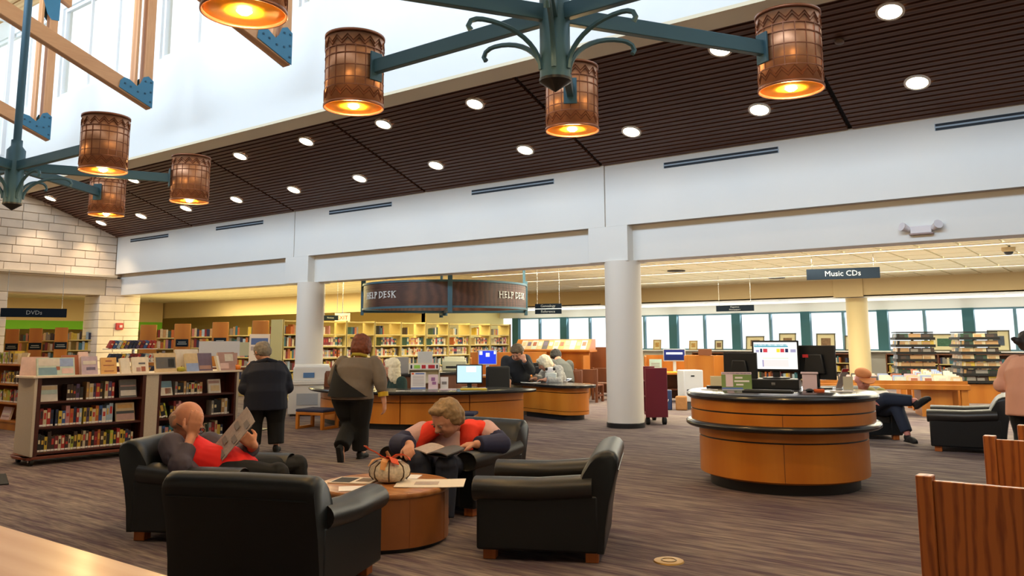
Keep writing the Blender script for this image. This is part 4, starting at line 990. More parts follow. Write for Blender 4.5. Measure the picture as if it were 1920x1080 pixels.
# ================================================================ ROUND KIOSK
KC = (-3.11, 8.93); KZ = 0.955
t = thing('kiosk', 'round two-tier honey veneer kiosk with black rings', 'kiosk', (KC[0], KC[1], 0))
MB().lathe([(0.752, 0), (0.752, 0.12)], 72).build('plinth', m_black, t, smooth=True)
MB().lathe([(0.796, 0.105), (0.845, 0.125), (0.854, 0.13), (0.854, 0.49)], 72).build('lower_drum', m_desk, t, smooth=True)
MB().lathe([(0.854, 0.505), (0.854, 0.60), (0.796, 0.60)], 72).build('lower_band', m_desk, t, smooth=True)
MB().lathe([(0.845, 0.48), (0.845, 0.51)], 72).build('groove', m_black, t, smooth=True)
MB().lathe([(0.796, 0.60), (0.965, 0.60), (0.987, 0.615), (0.991, 0.63), (0.987, 0.648), (0.965, 0.665), (0.796, 0.665)], 72).build('bumper_ring', m_counter, t, smooth=True)
MB().lathe([(0.934, 0.665), (0.934, 0.77)], 72).build('upper_drum', m_desk, t, smooth=True)
MB().lathe([(0.925, 0.765), (0.925, 0.79)], 72).build('groove', m_black, t, smooth=True)
MB().lathe([(0.934, 0.785), (0.934, 0.885)], 72).build('upper_band', m_desk, t, smooth=True)
MB().lathe([(0.796, 0.885), (0.947, 0.885), (0.969, 0.90), (0.978, 0.92), (0.969, 0.94), (0.947, 0.952), (0.938, 0.953)], 72).build('counter_edge', m_counter, t, smooth=True)
MB().lathe([(0.0, 0.953), (0.943, 0.953), (0.938, KZ), (0.0, KZ)], 72).build('counter', m_counterw, t, smooth=True)
for k in range(4):
    a = rad(20)+k*PI/2
    for z0, z1, r in ((0.13, 0.49, 0.8545), (0.665, 0.77, 0.9342)): MB().obox((r*math.cos(a), r*math.sin(a), (z0+z1)/2), (0.004, 0.005, z1-z0), Matrix.Rotation(a, 3, 'Z')).build('veneer_joint', m_brownw, t)
def kp(px, py): return None
p = (-3.308, 9.330, 0.955)
t = thing('computer_case', 'flat black desktop computer under the kiosk monitor', 'computer', (p[0], p[1]+0.02, KZ), camdir(p)-0.1)
MB().box(-0.27, -0.16, 0.0, 0.27, 0.2, 0.105).build('case', m_black, t, bevel=0.008); MB().box(-0.02, -0.165, 0.04, 0.02, -0.158, 0.07).build('badge', m_chrome, t)
kc = p
monitor('black monitor showing a bright web page on the round kiosk', (p[0], p[1]+0.08, KZ+0.106), camdir(p)-0.08, 0.47, 0.30, s_white,
        prints=[(-.98, .86, .98, .98, s_white), (-.98, .82, .6, .93, s_teal), (-.9, .62, -.75, .72, s_lav), (-.7, .62, -.6, .76, s_dark), (-.56, .62, -.36, .76, s_red), (.06, .62, .22, .76, s_yel), (.24, .62, .42, .76, s_red), (.46, .62, .6, .76, s_dark), (.7, .62, .95, .74, s_lav), (-.6, .40, .6, .42, s_grn), (-.55, .08, .6, .34, s_pink), (-.62, .08, -.55, .34, s_lav)], lift=0.08)
p = (-3.102, 8.552, 0.955)
keyboard('black keyboard in front of the kiosk monitor', (p[0], p[1], KZ+0.001), camdir(p)-0.1, 0.5)
p = (-2.777, 8.873, 0.955)
t = thing('computer_mouse', 'black mouse at the right of the kiosk keyboard', 'mouse', (p[0], p[1], KZ), camdir(p))
MB().ell((0, 0, 0.016), (0.04, 0.055, 0.02), n=12).build('shell', m_black, t, smooth=True); MB().tube([(0, 0.05, 0.012), (0.03, 0.12, 0.006), (0.1, 0.2, 0.006)], 0.004, 5).build('cable', m_black, t)
p = (-2.695, 8.927, 0.955)
box_on('stapler', 'small orange-brown stapler at the kiosk edge', 'stapler', (p[0], p[1], KZ), camdir(p)+0.2, 0.10, 0.05, 0.03, m_porange)
p = (-2.887, 9.246, 0.955)
t = thing('waste_cup', 'tapered pale pink bin standing on the kiosk right of the monitor', 'bin', (p[0], p[1], KZ), camdir(p))
MB().prism([(-0.075, -0.06), (0.075, -0.06), (0.075, 0.06), (-0.075, 0.06)], 0, 0.17).box(-0.09, -0.07, 0.17, 0.09, 0.07, 0.19).build('body', mat('pale_pink_plastic', '#d8bfc4', 0.5), t, bevel=0.006)
p = (-3.540, 8.817, 0.955)
t = sign_holder('green and grey two-panel flyer stand on the kiosk', (p[0], p[1], KZ), camdir(p)+0.1, 0.32, 0.185, mat('flyer_green', '#7b9556', 0.7),
            [(-.5, .86, .5, 1.0, m_pinkp), (-.48, .90, .48, .95, mat('flyer_navy', '#5c5a80', 0.7)), (-.36, .15, -.12, .85, m_pinkp), (-.05, .62, .2, .72, m_paper), (-.08, .42, .42, .52, m_paper), (-.02, .22, .22, .32, m_paper), (-.5, 0, .2, .10, m_pblue)])
p = (-3.879, 9.082, 0.955)
t = thing('paper_tray', 'black tray with a stack of cream slips at the left of the kiosk', 'tray', (p[0], p[1], KZ), camdir(p))
MB().box(-0.12, -0.06, 0, 0.10, 0.07, 0.022).build('tray', m_black, t, bevel=0.004); MB().box(-0.075, -0.045, 0.022, 0.09, 0.05, 0.13).build('slips', mat('cream_slips', '#ded3ad', 0.8), t, bevel=0.003)
p = (-3.693, 9.347, 1.112)
monitor('black monitor seen from behind at the left of the kiosk', (p[0], p[1], KZ), camdir(p)+2.75, 0.36, 0.27, s_white, lift=0.08)
p = (-2.897, 9.571, 1.121)
mon_r = monitor('large black monitor seen from behind at the right of the kiosk, red sticker on it', (p[0], p[1], KZ), camdir(p)+PI-0.5, 0.42, 0.33, s_white, lift=0.10)
MB().box(0.06, 0.074, 0.34, 0.13, 0.079, 0.375).build('sticker', m_pred, mon_r)
p = (-2.692, 9.611, 0.955)
sign_holder('leaning pink leaflet holder at the right side of the kiosk', (p[0], p[1], KZ), camdir(p)+0.9, 0.10, 0.24, m_news, [(-.5, .85, .5, 1, m_pred)], lean=-0.45)
p = (-2.525, 9.386, 1.050)
sign_holder('small grey card holder at the far edge of the kiosk', (p[0], p[1], KZ), camdir(p), 0.10, 0.14, mat('grey_card', '#b9b29c', 0.7))
p = (-3.789, 8.653, 0.955)
sheet('paper_sheet', 'white slips lying at the left edge of the kiosk', 'paper', (p[0], p[1], KZ+0.001), camdir(p), 0.18, 0.08, m_paper)
p = (-2.521, 9.150, 0.955)
sheet('paper_sheet', 'white sheet lying on the right of the kiosk top', 'paper', (p[0], p[1], KZ+0.001), camdir(p)+0.3, 0.22, 0.16, m_paper)
# ================================================================ BOOKS
BOOKC = [('black','#1d1b1c'),('dark brown','#3d2a22'),('navy','#1f2a4a'),('blue','#2f5590'),('teal','#2f6675'),('pale blue','#9fb4c6'),('dark red','#7a1f24'),('red','#a52b26'),('orange','#b8622a'),('yellow','#c9ab3a'),('cream','#cbbb98'),('white','#d6cfc6'),('grey','#8b8682'),('purple','#544063'),('lime green','#a9b53c'),('dark green','#2e4a38'),('pink','#b98083'),('tan','#b08a5e')]
m_lab = mat('spine_label', '#e9e3dc', 0.7); m_pages = mat('book_pages', '#e2d6bd', 0.9)
m_bk = {n: mat('book_'+n.replace(' ', '_'), c, 0.5, var=0.15, vscale=30) for n, c in BOOKC}
m_band = {n: mat('bookband_'+n.replace(' ', '_'), c, 0.5) for n, c in (('cream', '#d8caa6'), ('red', '#b5322c'), ('dark', '#241f1f'), ('gold', '#c79f3e'))}
BKM = {}
def book_mesh(cn, w, h, d, labelled=True):
    """spine faces local -Y"""
    key = (cn, w, h, d, labelled)
    if key in BKM: return BKM[key]
    g = MB(); c = 0.004
    g.box(-w/2, 0, 0, -w/2+c, d, h).box(w/2-c, 0, 0, w/2, d, h).box(-w/2, -0.003, 0, w/2, c, h)
    g.m(1).box(-w/2+c, c, 0.004, w/2-c, d-0.006, h-0.006)
    if labelled: g.m(2).box(-w/2+0.001, -0.005, 0.006, w/2-0.001, -0.002, 0.026)
    r = random.Random(str(key)); q = r.random()
    bm = r.choice(list(m_band.values()))
    g.m(3).box(-w*0.3, -0.0045, h*0.45, w*0.3, -0.002, h*(0.62+0.25*q))
    BKM[key] = g.mesh('book', [m_bk[cn], m_pages, m_lab, bm]); return BKM[key]
BOOKN = [0]
def place_books(org, rz, x0, x1, z, where, seed, group, hmin=0.19, hmax=0.25, d=0.16, wmin=0.028, wmax=0.05, skip=(), pal=None, y=0.0, maxn=99, gapp=0.04):
    r = random.Random(seed); x = x0; k = 0
    Rz = Matrix.Rotation(rz, 3, 'Z'); org = Vector(org)
    while x < x1-wmin and k < maxn:
        w = round(r.uniform(wmin, wmax)/0.008)*0.008; h = round(r.uniform(hmin, hmax)/0.02)*0.02; cn = r.choice(pal) if pal else r.choice(BOOKC)[0]
        if any(a-w/2 < x+w/2 < b+w/2 for a, b in skip): x += 0.02; continue
        if r.random() < gapp: x += r.uniform(0.02, 0.06)
        if x+w > x1: break
        p = org+Rz @ Vector((x+w/2, y+r.uniform(0, 0.012), z))
        o = inst('book', book_mesh(cn, w, h, d), None, p, (0, 0, rz))
        tag(o, '%s book, %s from left %s' % (cn, ORD[min(k, 29)], where), 'book', group); BOOKN[0] += 1
        x += w+0.002; k += 1
def facing_book(org, rz, x, y, z, w, h, cover, label, lean=0.25, th=0.03, prints=(), name='book', group=None, yaw_=0.0, cat='book'):
    """a book shown cover-on, leaning back"""
    p = Vector(org)+Matrix.Rotation(rz, 3, 'Z') @ Vector((x, y, z))
    t = thing(name, label, cat, p, rz+yaw_, group)
    R = Matrix.Rotation(-lean, 3, 'X')
    g = MB(); g.obox(R @ Vector((0, 0, h/2)), (w, 0.004, h), R); g.obox(R @ Vector((0, th, h/2)), (w, 0.004, h), R)
    g.build('cover', cover, t)
    MB().obox(R @ Vector((0, th/2, h/2)), (w-0.008, th-0.004, h-0.008), R).build('page_block', m_pages, t)
    for (a, c, b, e, m) in prints: MB().obox(R @ Vector(((a+b)/2*w, -0.003, (c+e)/2*h)), ((b-a)*w, 0.003, (e-c)*h), R).build('cover_print', m, t)
    return t
m_c = {k: mat('cover_'+k, v, 0.5, var=0.12, vscale=18) for k, v in dict(seafoam='#b9c9bf', mist='#cfc7be', blush='#d9b9b4', amber='#d6a35c', ivory='#e4d8c6', slate='#5d5a5a', sky='#8fa3d0', sand='#cdb48c', lilac='#b7a3b4', rust='#a05a3c', dusk='#6a5d78', char='#37393c', mauve='#a98680', sea='#6f93a6').items()}

# ================================================================ LOW BOOKCASE ON CASTERS
F0 = (-10.889, 4.794, 1.080); zt = 1.08
ang_b = rad(83.4); ux = Vector((math.cos(ang_b), math.sin(ang_b), 0))      # runs away from the camera
BL = 2.66; BD = 0.62
# local frame: +X along the front (left to right as seen), +Y into the case, front at y=0
rzb = ang_b
case = thing('bookcase', 'low double-sided dark bookcase with grey ends on casters at the left', 'bookcase', (F0[0], F0[1], 0), rzb)
# front edge seen at the left end is local x=0
Z0 = 0.11
MB().prism([(-0.07, 0.0)]+[(-0.08+0.0*i, 0) for i in ()]+[(BL+0.05, -0.03), (BL+0.05, BD+0.03), (-0.03, BD+0.03), (-0.10, BD*0.8), (-0.13, BD*0.5), (-0.10, BD*0.2), (-0.03, -0.03)], Z0-0.035, Z0+0.0).build('plinth', m_plinth, case, bevel=0.008)
MB().box(-0.035, 0.0, Z0, 0.0, BD, zt-0.02).build('end_panel', m_grey, case, bevel=0.005)
MB().box(0.0, 0.0, Z0, 0.045, 0.04, zt-0.02).box(0.0, 0.04, Z0, 0.02, BD, zt-0.02).build('end_upright', m_mahog, case)
MB().box(BL-0.045, 0.0, Z0, BL-0.015, BD, zt-0.02).build('end_upright', m_mahog, case); MB().box(BL-0.015, -0.005, Z0, BL+0.02, BD, zt-0.02).build('end_panel', m_grey, case, bevel=0.005)
mid0, mid1 = 1.33, 1.50
MB().box(mid0, -0.004, Z0, mid1, BD, zt-0.02).build('divider', m_grey, case, bevel=0.004)
MB().box(mid0-0.045, 0.0, Z0, mid0, BD, zt-0.02).box(mid1, 0.0, Z0, mid1+0.035, BD, zt-0.02).build('divider_edge', m_mahog, case)
MB().box(0, BD*0.5-0.01, Z0, BL-0.02, BD*0.5+0.01, zt-0.02).build('back_board', m_mahog, case)
MB().prism([(-0.06, -0.025), (BL+0.06, -0.025), (BL+0.06, BD+0.03), (-0.06, BD+0.03), (-0.12, BD*0.75), (-0.14, BD*0.5), (-0.12, BD*0.25)], zt-0.025, zt).build('top', mat('bookcase_top', '#dccbb8', 0.5), case, bevel=0.004)
SZ = (Z0+0.045, 0.46, 0.765)
for (a, b) in ((0.045, mid0-0.045), (mid1+0.035, BL-0.045)):
    for z in SZ: MB().box(a, 0.012, z-0.025, b, BD-0.01, z).build('shelf', m_mahog, case, bevel=0.003)
    for z in SZ: MB().box(a, 0.008, z-0.025, b, 0.013, z-0.003).build('shelf_lip', m_mahog, case)
def caster(parent, x, y):
    MB().tube([(x-0.02, y, 0.05), (x+0.02, y, 0.05)], 0.05, 14).build('caster', m_blackm, parent, smooth=True); MB().box(x-0.03, y-0.02, 0.04, x+0.03, y+0.02, 0.08).build('caster_fork', m_chrome, parent)
for x, y in ((0.0, 0.06), (0.0, BD-0.1), (BL-0.1, 0.1), (BL-0.1, BD-0.1)): caster(case, x, y)
BO = (F0[0], F0[1], 0)
gl, gr = 'left bay of the low bookcase', 'right bay of the low bookcase'
a, b = 0.05, mid0-0.05; c, e = mid1+0.04, BL-0.05
place_books(BO, rzb, 0.36, 0.98, SZ[2], 'on the top left shelf of the low bookcase', 11, gl, 0.16, 0.22, pal=['black','dark brown','black','cream','lime green','red','purple','dark brown','navy','tan','cream'], y=0.05)
place_books(BO, rzb, 0.06, 0.97, SZ[1], 'on the middle left shelf of the low bookcase', 12, gl, 0.18, 0.24, pal=['grey','black','navy','purple','red','blue','navy','black','white','teal','blue','dark red','red','yellow','cream','orange','pale blue','pink'], y=0.04)
place_books(BO, rzb, 0.06, 1.22, SZ[0], 'on the bottom left shelf of the low bookcase', 13, gl, 0.15, 0.24, y=0.04, wmin=.024, wmax=.044, pal=['white','orange','yellow','cream','dark brown','black','black','dark red','red','navy','black','cream','grey','yellow','dark brown','lime green','purple','tan'])
place_books(BO, rzb, c+0.22, c+0.62, SZ[2], 'on the top right shelf of the low bookcase', 14, gr, 0.14, 0.19, pal=['black','dark brown','tan','cream','black','grey'], y=0.06)
place_books(BO, rzb, c+0.16, c+0.40, SZ[1], 'on the middle right shelf of the low bookcase', 15, gr, 0.16, 0.22, pal=['black','dark red','pink','lime green'], y=0.05)
place_books(BO, rzb, c+0.76, e-0.02, SZ[1], 'at the right end of the low bookcase middle shelf', 16, gr, 0.18, 0.23, pal=['tan','black','white','grey','black'], y=0.05)
place_books(BO, rzb, c+0.02, e-0.1, SZ[0], 'on the bottom right shelf of the low bookcase', 17, gr, 0.16, 0.22, y=0.05)
facing_book(BO, rzb, 0.16, 0.06, SZ[2], 0.20, 0.20, m_c['mist'], 'pale green seascape book cover on the top left shelf of the low bookcase', prints=[(-.48, .45, .48, .7, m_c['seafoam']), (-.48, .72, .48, .95, m_c['sand'])])
facing_book(BO, rzb, 1.13, 0.06, SZ[2], 0.22, 0.24, m_c['slate'], 'grey photograph book cover at the right of the top left shelf', prints=[(-.45, .1, .45, .4, m_c['mist']), (-.45, .6, .45, .68, m_c['mauve'])])
facing_book(BO, rzb, 1.11, 0.06, SZ[1], 0.24, 0.24, m_c['sand'], 'golden landscape book cover at the right of the middle left shelf', prints=[(-.48, .05, .48, .4, m_c['mauve']), (-.48, .4, .48, .55, m_c['char']), (-.4, .7, .4, .9, m_c['amber'])])
facing_book(BO, rzb, c+0.1, 0.05, SZ[2], 0.18, 0.20, m_c['sea'], 'blue and cream beach book cover on the top right shelf of the low bookcase', prints=[(-.48, .0, .48, .55, m_c['ivory']), (-.1, .1, .4, .5, m_c['rust'])], yaw_=0.1, lean=.3)
facing_book(BO, rzb, c+0.80, 0.05, SZ[2], 0.18, 0.20, m_c['mist'], 'pale book cover leaning at the right end of the top right shelf', prints=[(-.3, .15, .4, .55, m_c['sand']), (-.45, .7, .4, .9, m_c['mauve'])], yaw_=-0.1, lean=.3)
facing_book(BO, rzb, c+0.78, 0.05, SZ[0], 0.18, 0.20, m_c['ivory'], 'white book cover leaning on the bottom right shelf of the low bookcase', lean=.3)
for k, (dx, cn, w) in enumerate(((0.03, 'yellow', .028), (0.075, 'black', .06), (0.12, 'lime green', .02), (0.60, 'yellow', .03), (0.68, 'orange', .022))):
    s = -0.3 if dx < 0.3 else -0.65
    p = Vector(BO)+Matrix.Rotation(rzb, 3, 'Z') @ Vector((c+dx+(0.0 if dx < .3 else -.04), 0.05, SZ[1]+(0.008 if dx < .3 else 0.018)))
    o = inst('book', book_mesh(cn, w, 0.20, 0.15), None, p, (0, 0.0, 0)); o.rotation_euler = (Matrix.Rotation(rzb, 4, 'Z') @ Matrix.Rotation(s if dx > .3 else -.25, 4, 'Y')).to_euler()
    tag(o, '%s book leaning over on the middle right shelf, %s from the left' % (cn, ORD[k]), 'book', gr)
# display books standing on top
T = zt
def top_display(x, w, h, cov, lab_, prints=(), yw=0.0, y=0.05, lean=0.28): facing_book(BO, rzb, x, y, T, w, h, m_c[cov], lab_, lean, 0.03, prints, group='display books on top of the low bookcase', yaw_=yw)
top_display(0.02, 0.30, 0.24, 'blush', 'pinkish book cover at the far left end on top of the low bookcase', y=0.28, yw=-0.5)
top_display(0.22, 0.44, 0.23, 'seafoam', 'wide open seascape picture book on top of the low bookcase', [(-.46, .05, .02, .45, m_c['sea']), (-.46, .55, .1, .95, m_c['mist']), (.1, .5, .46, .95, m_c['sky']), (.15, .1, .46, .4, m_c['blush']), (.0, .3, .1, .5, m_c['rust'])])
top_display(0.42, 0.2, 0.26, 'rust', 'rust-edged book standing behind the seascape picture book', y=0.14)
top_display(0.62, 0.20, 0.24, 'lilac', 'mauve book with wavy print, left of the amber book', [(-.2, .25, .35, .4, m_c['dusk']), (-.4, .55, .4, .75, m_c['mist'])])
top_display(0.58, 0.12, 0.30, 'blush', 'tall pink book standing behind the mauve book', y=0.14)
top_display(0.86, 0.20, 0.22, 'amber', 'amber yellow book on top of the low bookcase', [(-.35, .5, .35, .55, m_c['rust']), (-.2, .75, .2, .82, m_c['rust']), (-.3, .15, .3, .2, m_c['rust'])])
top_display(1.08, 0.14, 0.21, 'ivory', 'blank ivory book to the right of the amber book', yw=0.2)
top_display(1.27, 0.22, 0.22, 'ivory', 'ivory book with a small animal sketch on top of the low bookcase', [(-.1, .55, .3, .65, m_c['slate']), (-.25, .1, .0, .35, m_c['mauve']), (.05, .1, .3, .4, m_c['rust'])])
top_display(1.62, 0.30, 0.27, 'sand', 'wide book with dark bear photograph on top of the low bookcase', [(-.46, .2, .46, .78, m_c['slate']), (.1, .25, .4, .7, m_c['char'])])
top_display(2.00, 0.20, 0.26, 'sand', 'tall beach cover with blue sea band on top of the low bookcase', [(-.48, .0, .48, .45, m_c['sky'])], yw=0.15)
top_display(1.98, 0.34, 0.32, 'mist', 'large pale book standing behind the beach cover', y=0.16)
top_display(2.22, 0.22, 0.26, 'dusk', 'purple dusk landscape book on top of the low bookcase', [(-.4, .1, .4, .3, m_c['mauve'])], y=0.12)
top_display(2.42, 0.12, 0.22, 'ivory', 'cream book edge-on near the right end of the low bookcase top', yw=0.7)
top_display(2.52, 0.26, 0.27, 'mauve', 'brownish patterned book near the right end of the low bookcase top', [(-.4, .1, .1, .4, m_c['blush']), (-.1, .5, .4, .9, m_c['mist'])])
def gourd(x, y, r, m, label):
    p = Vector(BO)+Matrix.Rotation(rzb, 3, 'Z') @ Vector((x, y, T))
    t = thing('gourd', label, 'gourd', p, 0); g = MB(); n = 24
    vs = []; pr = [(0.3, 0.0), (0.8, 0.12), (1.0, 0.5), (0.85, 0.95), (0.4, 1.15), (0.0, 1.1)]
    for rr, z in pr:
        for i in range(n): q = 1-0.1*abs(math.cos(4*2*PI*i/n/1))**4; vs.append((r*rr*q*math.cos(2*PI*i/n), r*rr*q*math.sin(2*PI*i/n), r*z))
    g.add(vs, [(j*n+i, j*n+(i+1) % n, (j+1)*n+(i+1) % n, (j+1)*n+i) for j in range(len(pr)-1) for i in range(n)]+[tuple(range(n))[::-1]]).build('flesh', m, t, smooth=True, angle=80)
    MB().tube([(0, 0, r*1.05), (0.01, 0, r*1.35)], [r*.16, r*.1], 6).build('stem', MATS['stem_brown'], t)
gourd(1.83, 0.06, 0.06, mat('gourd_green', '#a7a032', 0.5), 'small yellow-green gourd on top of the low bookcase')
gourd(2.70, 0.12, 0.065, mat('gourd_orange', '#e07a1c', 0.5), 'small orange gourd at the right end of the low bookcase top')

# ================================================================ WOODEN SHELF AT THE FAR LEFT
WS = (-18.2, 6.45, 0)
t = thing('bookshelf', 'honey wood bookshelf at the far left behind the grey-ended bookcase', 'bookshelf', WS, 0)
L_ = 3.4
for x in (0, L_/2, L_-0.04): MB().box(x, 0, 0, x+0.04, 0.5, 1.12).build('upright', m_orange, t, bevel=0.004)
MB().box(0, 0.44, 0, L_, 0.47, 1.12).build('back_board', m_orange, t)
for z in (0.16, 0.46, 0.78): MB().box(0, 0, z-0.03, L_, 0.45, z).build('shelf', m_orange, t, bevel=0.003)
MB().box(-0.02, -0.02, 1.09, L_+0.02, 0.5, 1.12).build('top', m_orange, t, bevel=0.004)
MB().box(0, 0.02, 0, L_, 0.04, 0.13).build('plinth', m_orange, t)
for k, (x0, x1, z) in enumerate(((1.76, 2.6, 1.12), (2.0, 2.7, 0.78), (1.9, 2.7, 0.46))):
    place_books(WS, 0, x0, x1, z, 'on the %s of the far left honey bookshelf' % ('top', 'upper shelf', 'middle shelf')[k], 31+k, 'books on the far left honey shelf', 0.17, 0.23, pal=['red','white','cream','yellow','dark brown','pink','black','grey','lime green'], y=0.06, wmin=0.04, wmax=0.07)
facing_book(WS, 0, 2.25, 0.06, 0.16, 0.34, 0.22, m_c['blush'], 'pink round-cornered book cover on the bottom shelf of the honey bookshelf', prints=[(-.4, .4, .4, .5, m_c['ivory']), (-.4, .2, .4, .3, m_c['mauve'])])
facing_book(WS, 0, 2.78, 0.05, 1.12, 0.24, 0.2, m_c['sand'], 'yellowish book cover on top of the honey bookshelf beside white books')

# ================================================================ MAGAZINE SPINNER BY THE STONE PIER
p = (-16.208, 8.918, 0.974)
t = thing('magazine_rack', 'tiered rack of dark blue magazines in front of the stone pier', 'rack', (p[0], p[1], 0), camdir(p)+0.3)
MB().tube([(0, 0, 0), (0, 0, 1.5)], 0.03, 8).build('post', m_chrome, t); MB().lathe([(0.42, 0), (0.42, 0.04), (0.05, 0.07), (0, 0.07)], 24).build('foot', m_black, t, smooth=True)
RM = t; rp = Vector((p[0], p[1], 0)); rrz = t.rotation_euler.z
for k, z in enumerate((0.6, 0.85, 1.1, 1.36)):
    MB().box(-0.52, -0.22, z-0.015, 0.40, 0.22, z).build('tier', m_paper, t, bevel=0.003)
    r = random.Random(k); x = -0.5
    n = 0
    if k < 1: continue
    while x < 0.36:
        cn = r.choice(['navy', 'navy', 'pale blue', 'red', 'dark red', 'yellow', 'white', 'purple', 'blue']); w = 0.056
        q = rp+Matrix.Rotation(rrz, 3, 'Z') @ Vector((x, -0.2, z+0.01))
        o = inst('magazine', book_mesh(cn, 0.056, 0.16, 0.2, False), None, q); o.rotation_euler = (Matrix.Rotation(rrz, 4, 'Z') @ Matrix.Rotation(0.45, 4, 'Y')).to_euler()
        tag(o, '%s magazine, %s tier of the rack by the stone pier, %s from left' % (cn, ('', 'lower', 'second', 'top')[k], ORD[n]), 'magazine', 'magazines on the tiered rack'); x += 0.072; n += 1

# ================================================================ LONG CREAM METAL STACK
STK = Vector((-17.5, 13.6, 0))       # runs along +Y, faces +X
t = thing('book_stack', 'long cream metal library stack full of books behind the help desk', 'bookshelf', STK, PI/2)
# local x along the run, local -Y is the face
NB, BW = 9, 1.07; ZK = [0.15, 0.45, 0.75, 1.05, 1.36, 1.68, 2.03]
for k in range(NB+1): MB().box(k*BW-0.03, 0.0, 0, k*BW+0.03, 0.08, 2.05).box(k*BW-0.01, 0.0, 0, k*BW+0.01, 0.5, 2.05).build('upright', m_metal, t)
for k in range(NB):
    for z in ZK: MB().box(k*BW+0.03, 0.0, z-0.03, (k+1)*BW-0.03, 0.42, z).build('shelf', m_metal, t)
    if True: MB().box(k*BW, 0.40, 0.1, (k+1)*BW, 0.41, 1.36).build('back_panel', m_metal, t)
MB().box(NB*BW+0.03, -0.02, 0, NB*BW+0.06, 0.5, 2.05).build('end_panel', m_brownw, t)
MB().box(0, 0, 0, NB*BW, 0.42, 0.1).build('plinth', m_metal, t)
PALS = ['cream','white','tan','grey','dark red','navy','pale blue','dark brown','orange','dark green','teal','yellow','pink']
bulk = MB(); bm_list = [m_bk[c] for c in PALS]
r = random.Random(99); nk = 0
for k in range(NB):
    for zi, z in enumerate(ZK[:-1]):
        if zi >= 3 and 1 <= k <= 8 and nk < 330 and zi != 99 and zi <= 4+0:
            n0 = BOOKN[0]
            place_books((STK.x, STK.y, 0), PI/2, k*BW+0.3 if zi == 4 else k*BW+0.06, (k+1)*BW-0.06, z, 'on the %s shelf, %s bay, long stack' % (('', '', '', 'chest-high', 'eye-level', 'upper')[zi], ORD[k]), 200+k*10+zi, 'books in the long cream stack', 0.19, 0.25, 0.2, 0.05, 0.09, pal=PALS, y=0.05)
            nk += BOOKN[0]-n0
        else:
            x = k*BW+0.06; top = zi == 5
            stop = (k+1)*BW-0.06
            if top: x += r.uniform(0.1, 0.5); stop = x+r.uniform(0.15, 0.4)
            while x < stop-0.06:
                w = r.uniform(0.04, 0.08); h = r.uniform(0.18, 0.25); bulk.m(r.randrange(len(PALS))).box(x, 0.05, z, x+w-0.003, 0.25, z+h); x += w
                if r.random() < 0.06: x += r.uniform(0.1, 0.3)
stuff(bulk.build('shelved_books', bm_list, t))

# ================================================================ WARM-LIT RANGES AT THE LEFT
def book_range(label, loc, rz, w, zt_, wide=0.42, nshelf=5, seed=1, group='stack ranges at the left'):
    """honey end panel at the left, shelving bay to its right; local -Y faces the viewer"""
    t = thing('stack_range', label, 'bookshelf', loc, rz, group)
    MB().box(-wide/2, 0, 0, wide/2, 0.05, zt_).build('end_panel', m_orange, t, bevel=0.01)
    MB().box(-0.16, -0.02, zt_-0.62, 0.16, 0.0, zt_-0.42).build('range_sign', m_sign, t, bevel=0.004)
    MB().box(-0.12, -0.024, zt_-0.56, 0.12, -0.019, zt_-0.54).box(-0.10, -0.024, zt_-0.51, 0.10, -0.019, zt_-0.49).build('sign_text', m_let, t)
    MB().box(wide/2, 0.42, 0, w, 0.45, zt_-0.35).build('back_panel', m_metal, t)
    g = MB(); r = random.Random(seed)
    zs = [zt_-0.35-0.30*i for i in range(nshelf)]
    for z in zs:
        MB().box(wide/2, 0.1, z-0.03, w, 0.45, z).build('shelf', m_metal, t)
        x = wide/2+0.03
        while x < w-0.08:
            ww = r.uniform(0.05, 0.09); h = r.uniform(0.17, 0.25); g.m(r.randrange(len(PALS))).box(x, 0.14, z, x+ww-0.004, 0.34, z+h); x += ww
            if r.random() < 0.07: x += r.uniform(0.05, 0.25)
    MB().box(w-0.03, 0.1, 0, w, 0.45, zt_-0.1).build('upright', m_metal, t)
    stuff(g.build('shelved_books', [m_bk[c] for c in PALS], t))
    return t
for i, (px, yt, d_, w) in enumerate(((279, 609, 25.0, 1.05), (343, 607, 24.6, 1.15), (414, 604, 24.0, 1.25), (489, 601, 23.0, 1.1))):
    p = [(-21.732, 12.358, 1.955), (-20.947, 12.898, 1.980), (-19.919, 13.388, 2.015), (-18.515, 13.645, 2.038)][i]
    book_range('honey wood range end with black sign, %s to the right of the stone pier' % ORD[i], (p[0], p[1], 0), camdir(p), w, p[2], seed=60+i)
for i in range(3):
    p = [(-26.375, 10.799, 1.875), (-25.684, 11.149, 1.894), (-24.962, 11.538, 1.912)][i]
    book_range('honey wood range end seen through the stone opening, %s from the left' % ORD[i], (p[0], p[1], 0), camdir(p), 0.95, p[2], seed=70+i, wide=0.34)
# light panels and poster boards between
p = (-14.027, 9.604, 1.386)
t = thing('display_board', 'blank white display board standing behind the low bookcase', 'board', (p[0], p[1], 0), camdir(p))
MB().box(-0.52, -0.02, 1.22, 0.22, 0.02, 1.50).build('panel', mat('board_blue_white', '#c5cad6', 0.6), t); MB().box(0.22, -0.02, 1.22, 0.54, 0.02, 1.48).build('side_panel', mat('board_sage', '#b9bda4', 0.6), t)
for x in (-0.5, 0.5): MB().box(x-0.015, -0.015, 0, x+0.015, 0.015, 1.25).build('leg', m_chrome, t)
p = (-12.159, 8.953, 1.313)
t = thing('poster_stand', 'white poster on a stand with blue pictures beside the man in navy', 'poster', (p[0], p[1], 0), camdir(p))
MB().box(-0.17, -0.01, 0.95, 0.17, 0.01, 1.62).build('poster', m_paper, t); MB().box(-0.14, -0.014, 1.44, 0.14, -0.009, 1.55).build('print', m_pblue, t); MB().box(-0.14, -0.014, 1.34, 0.06, -0.009, 1.41).build('print', m_gtext, t)
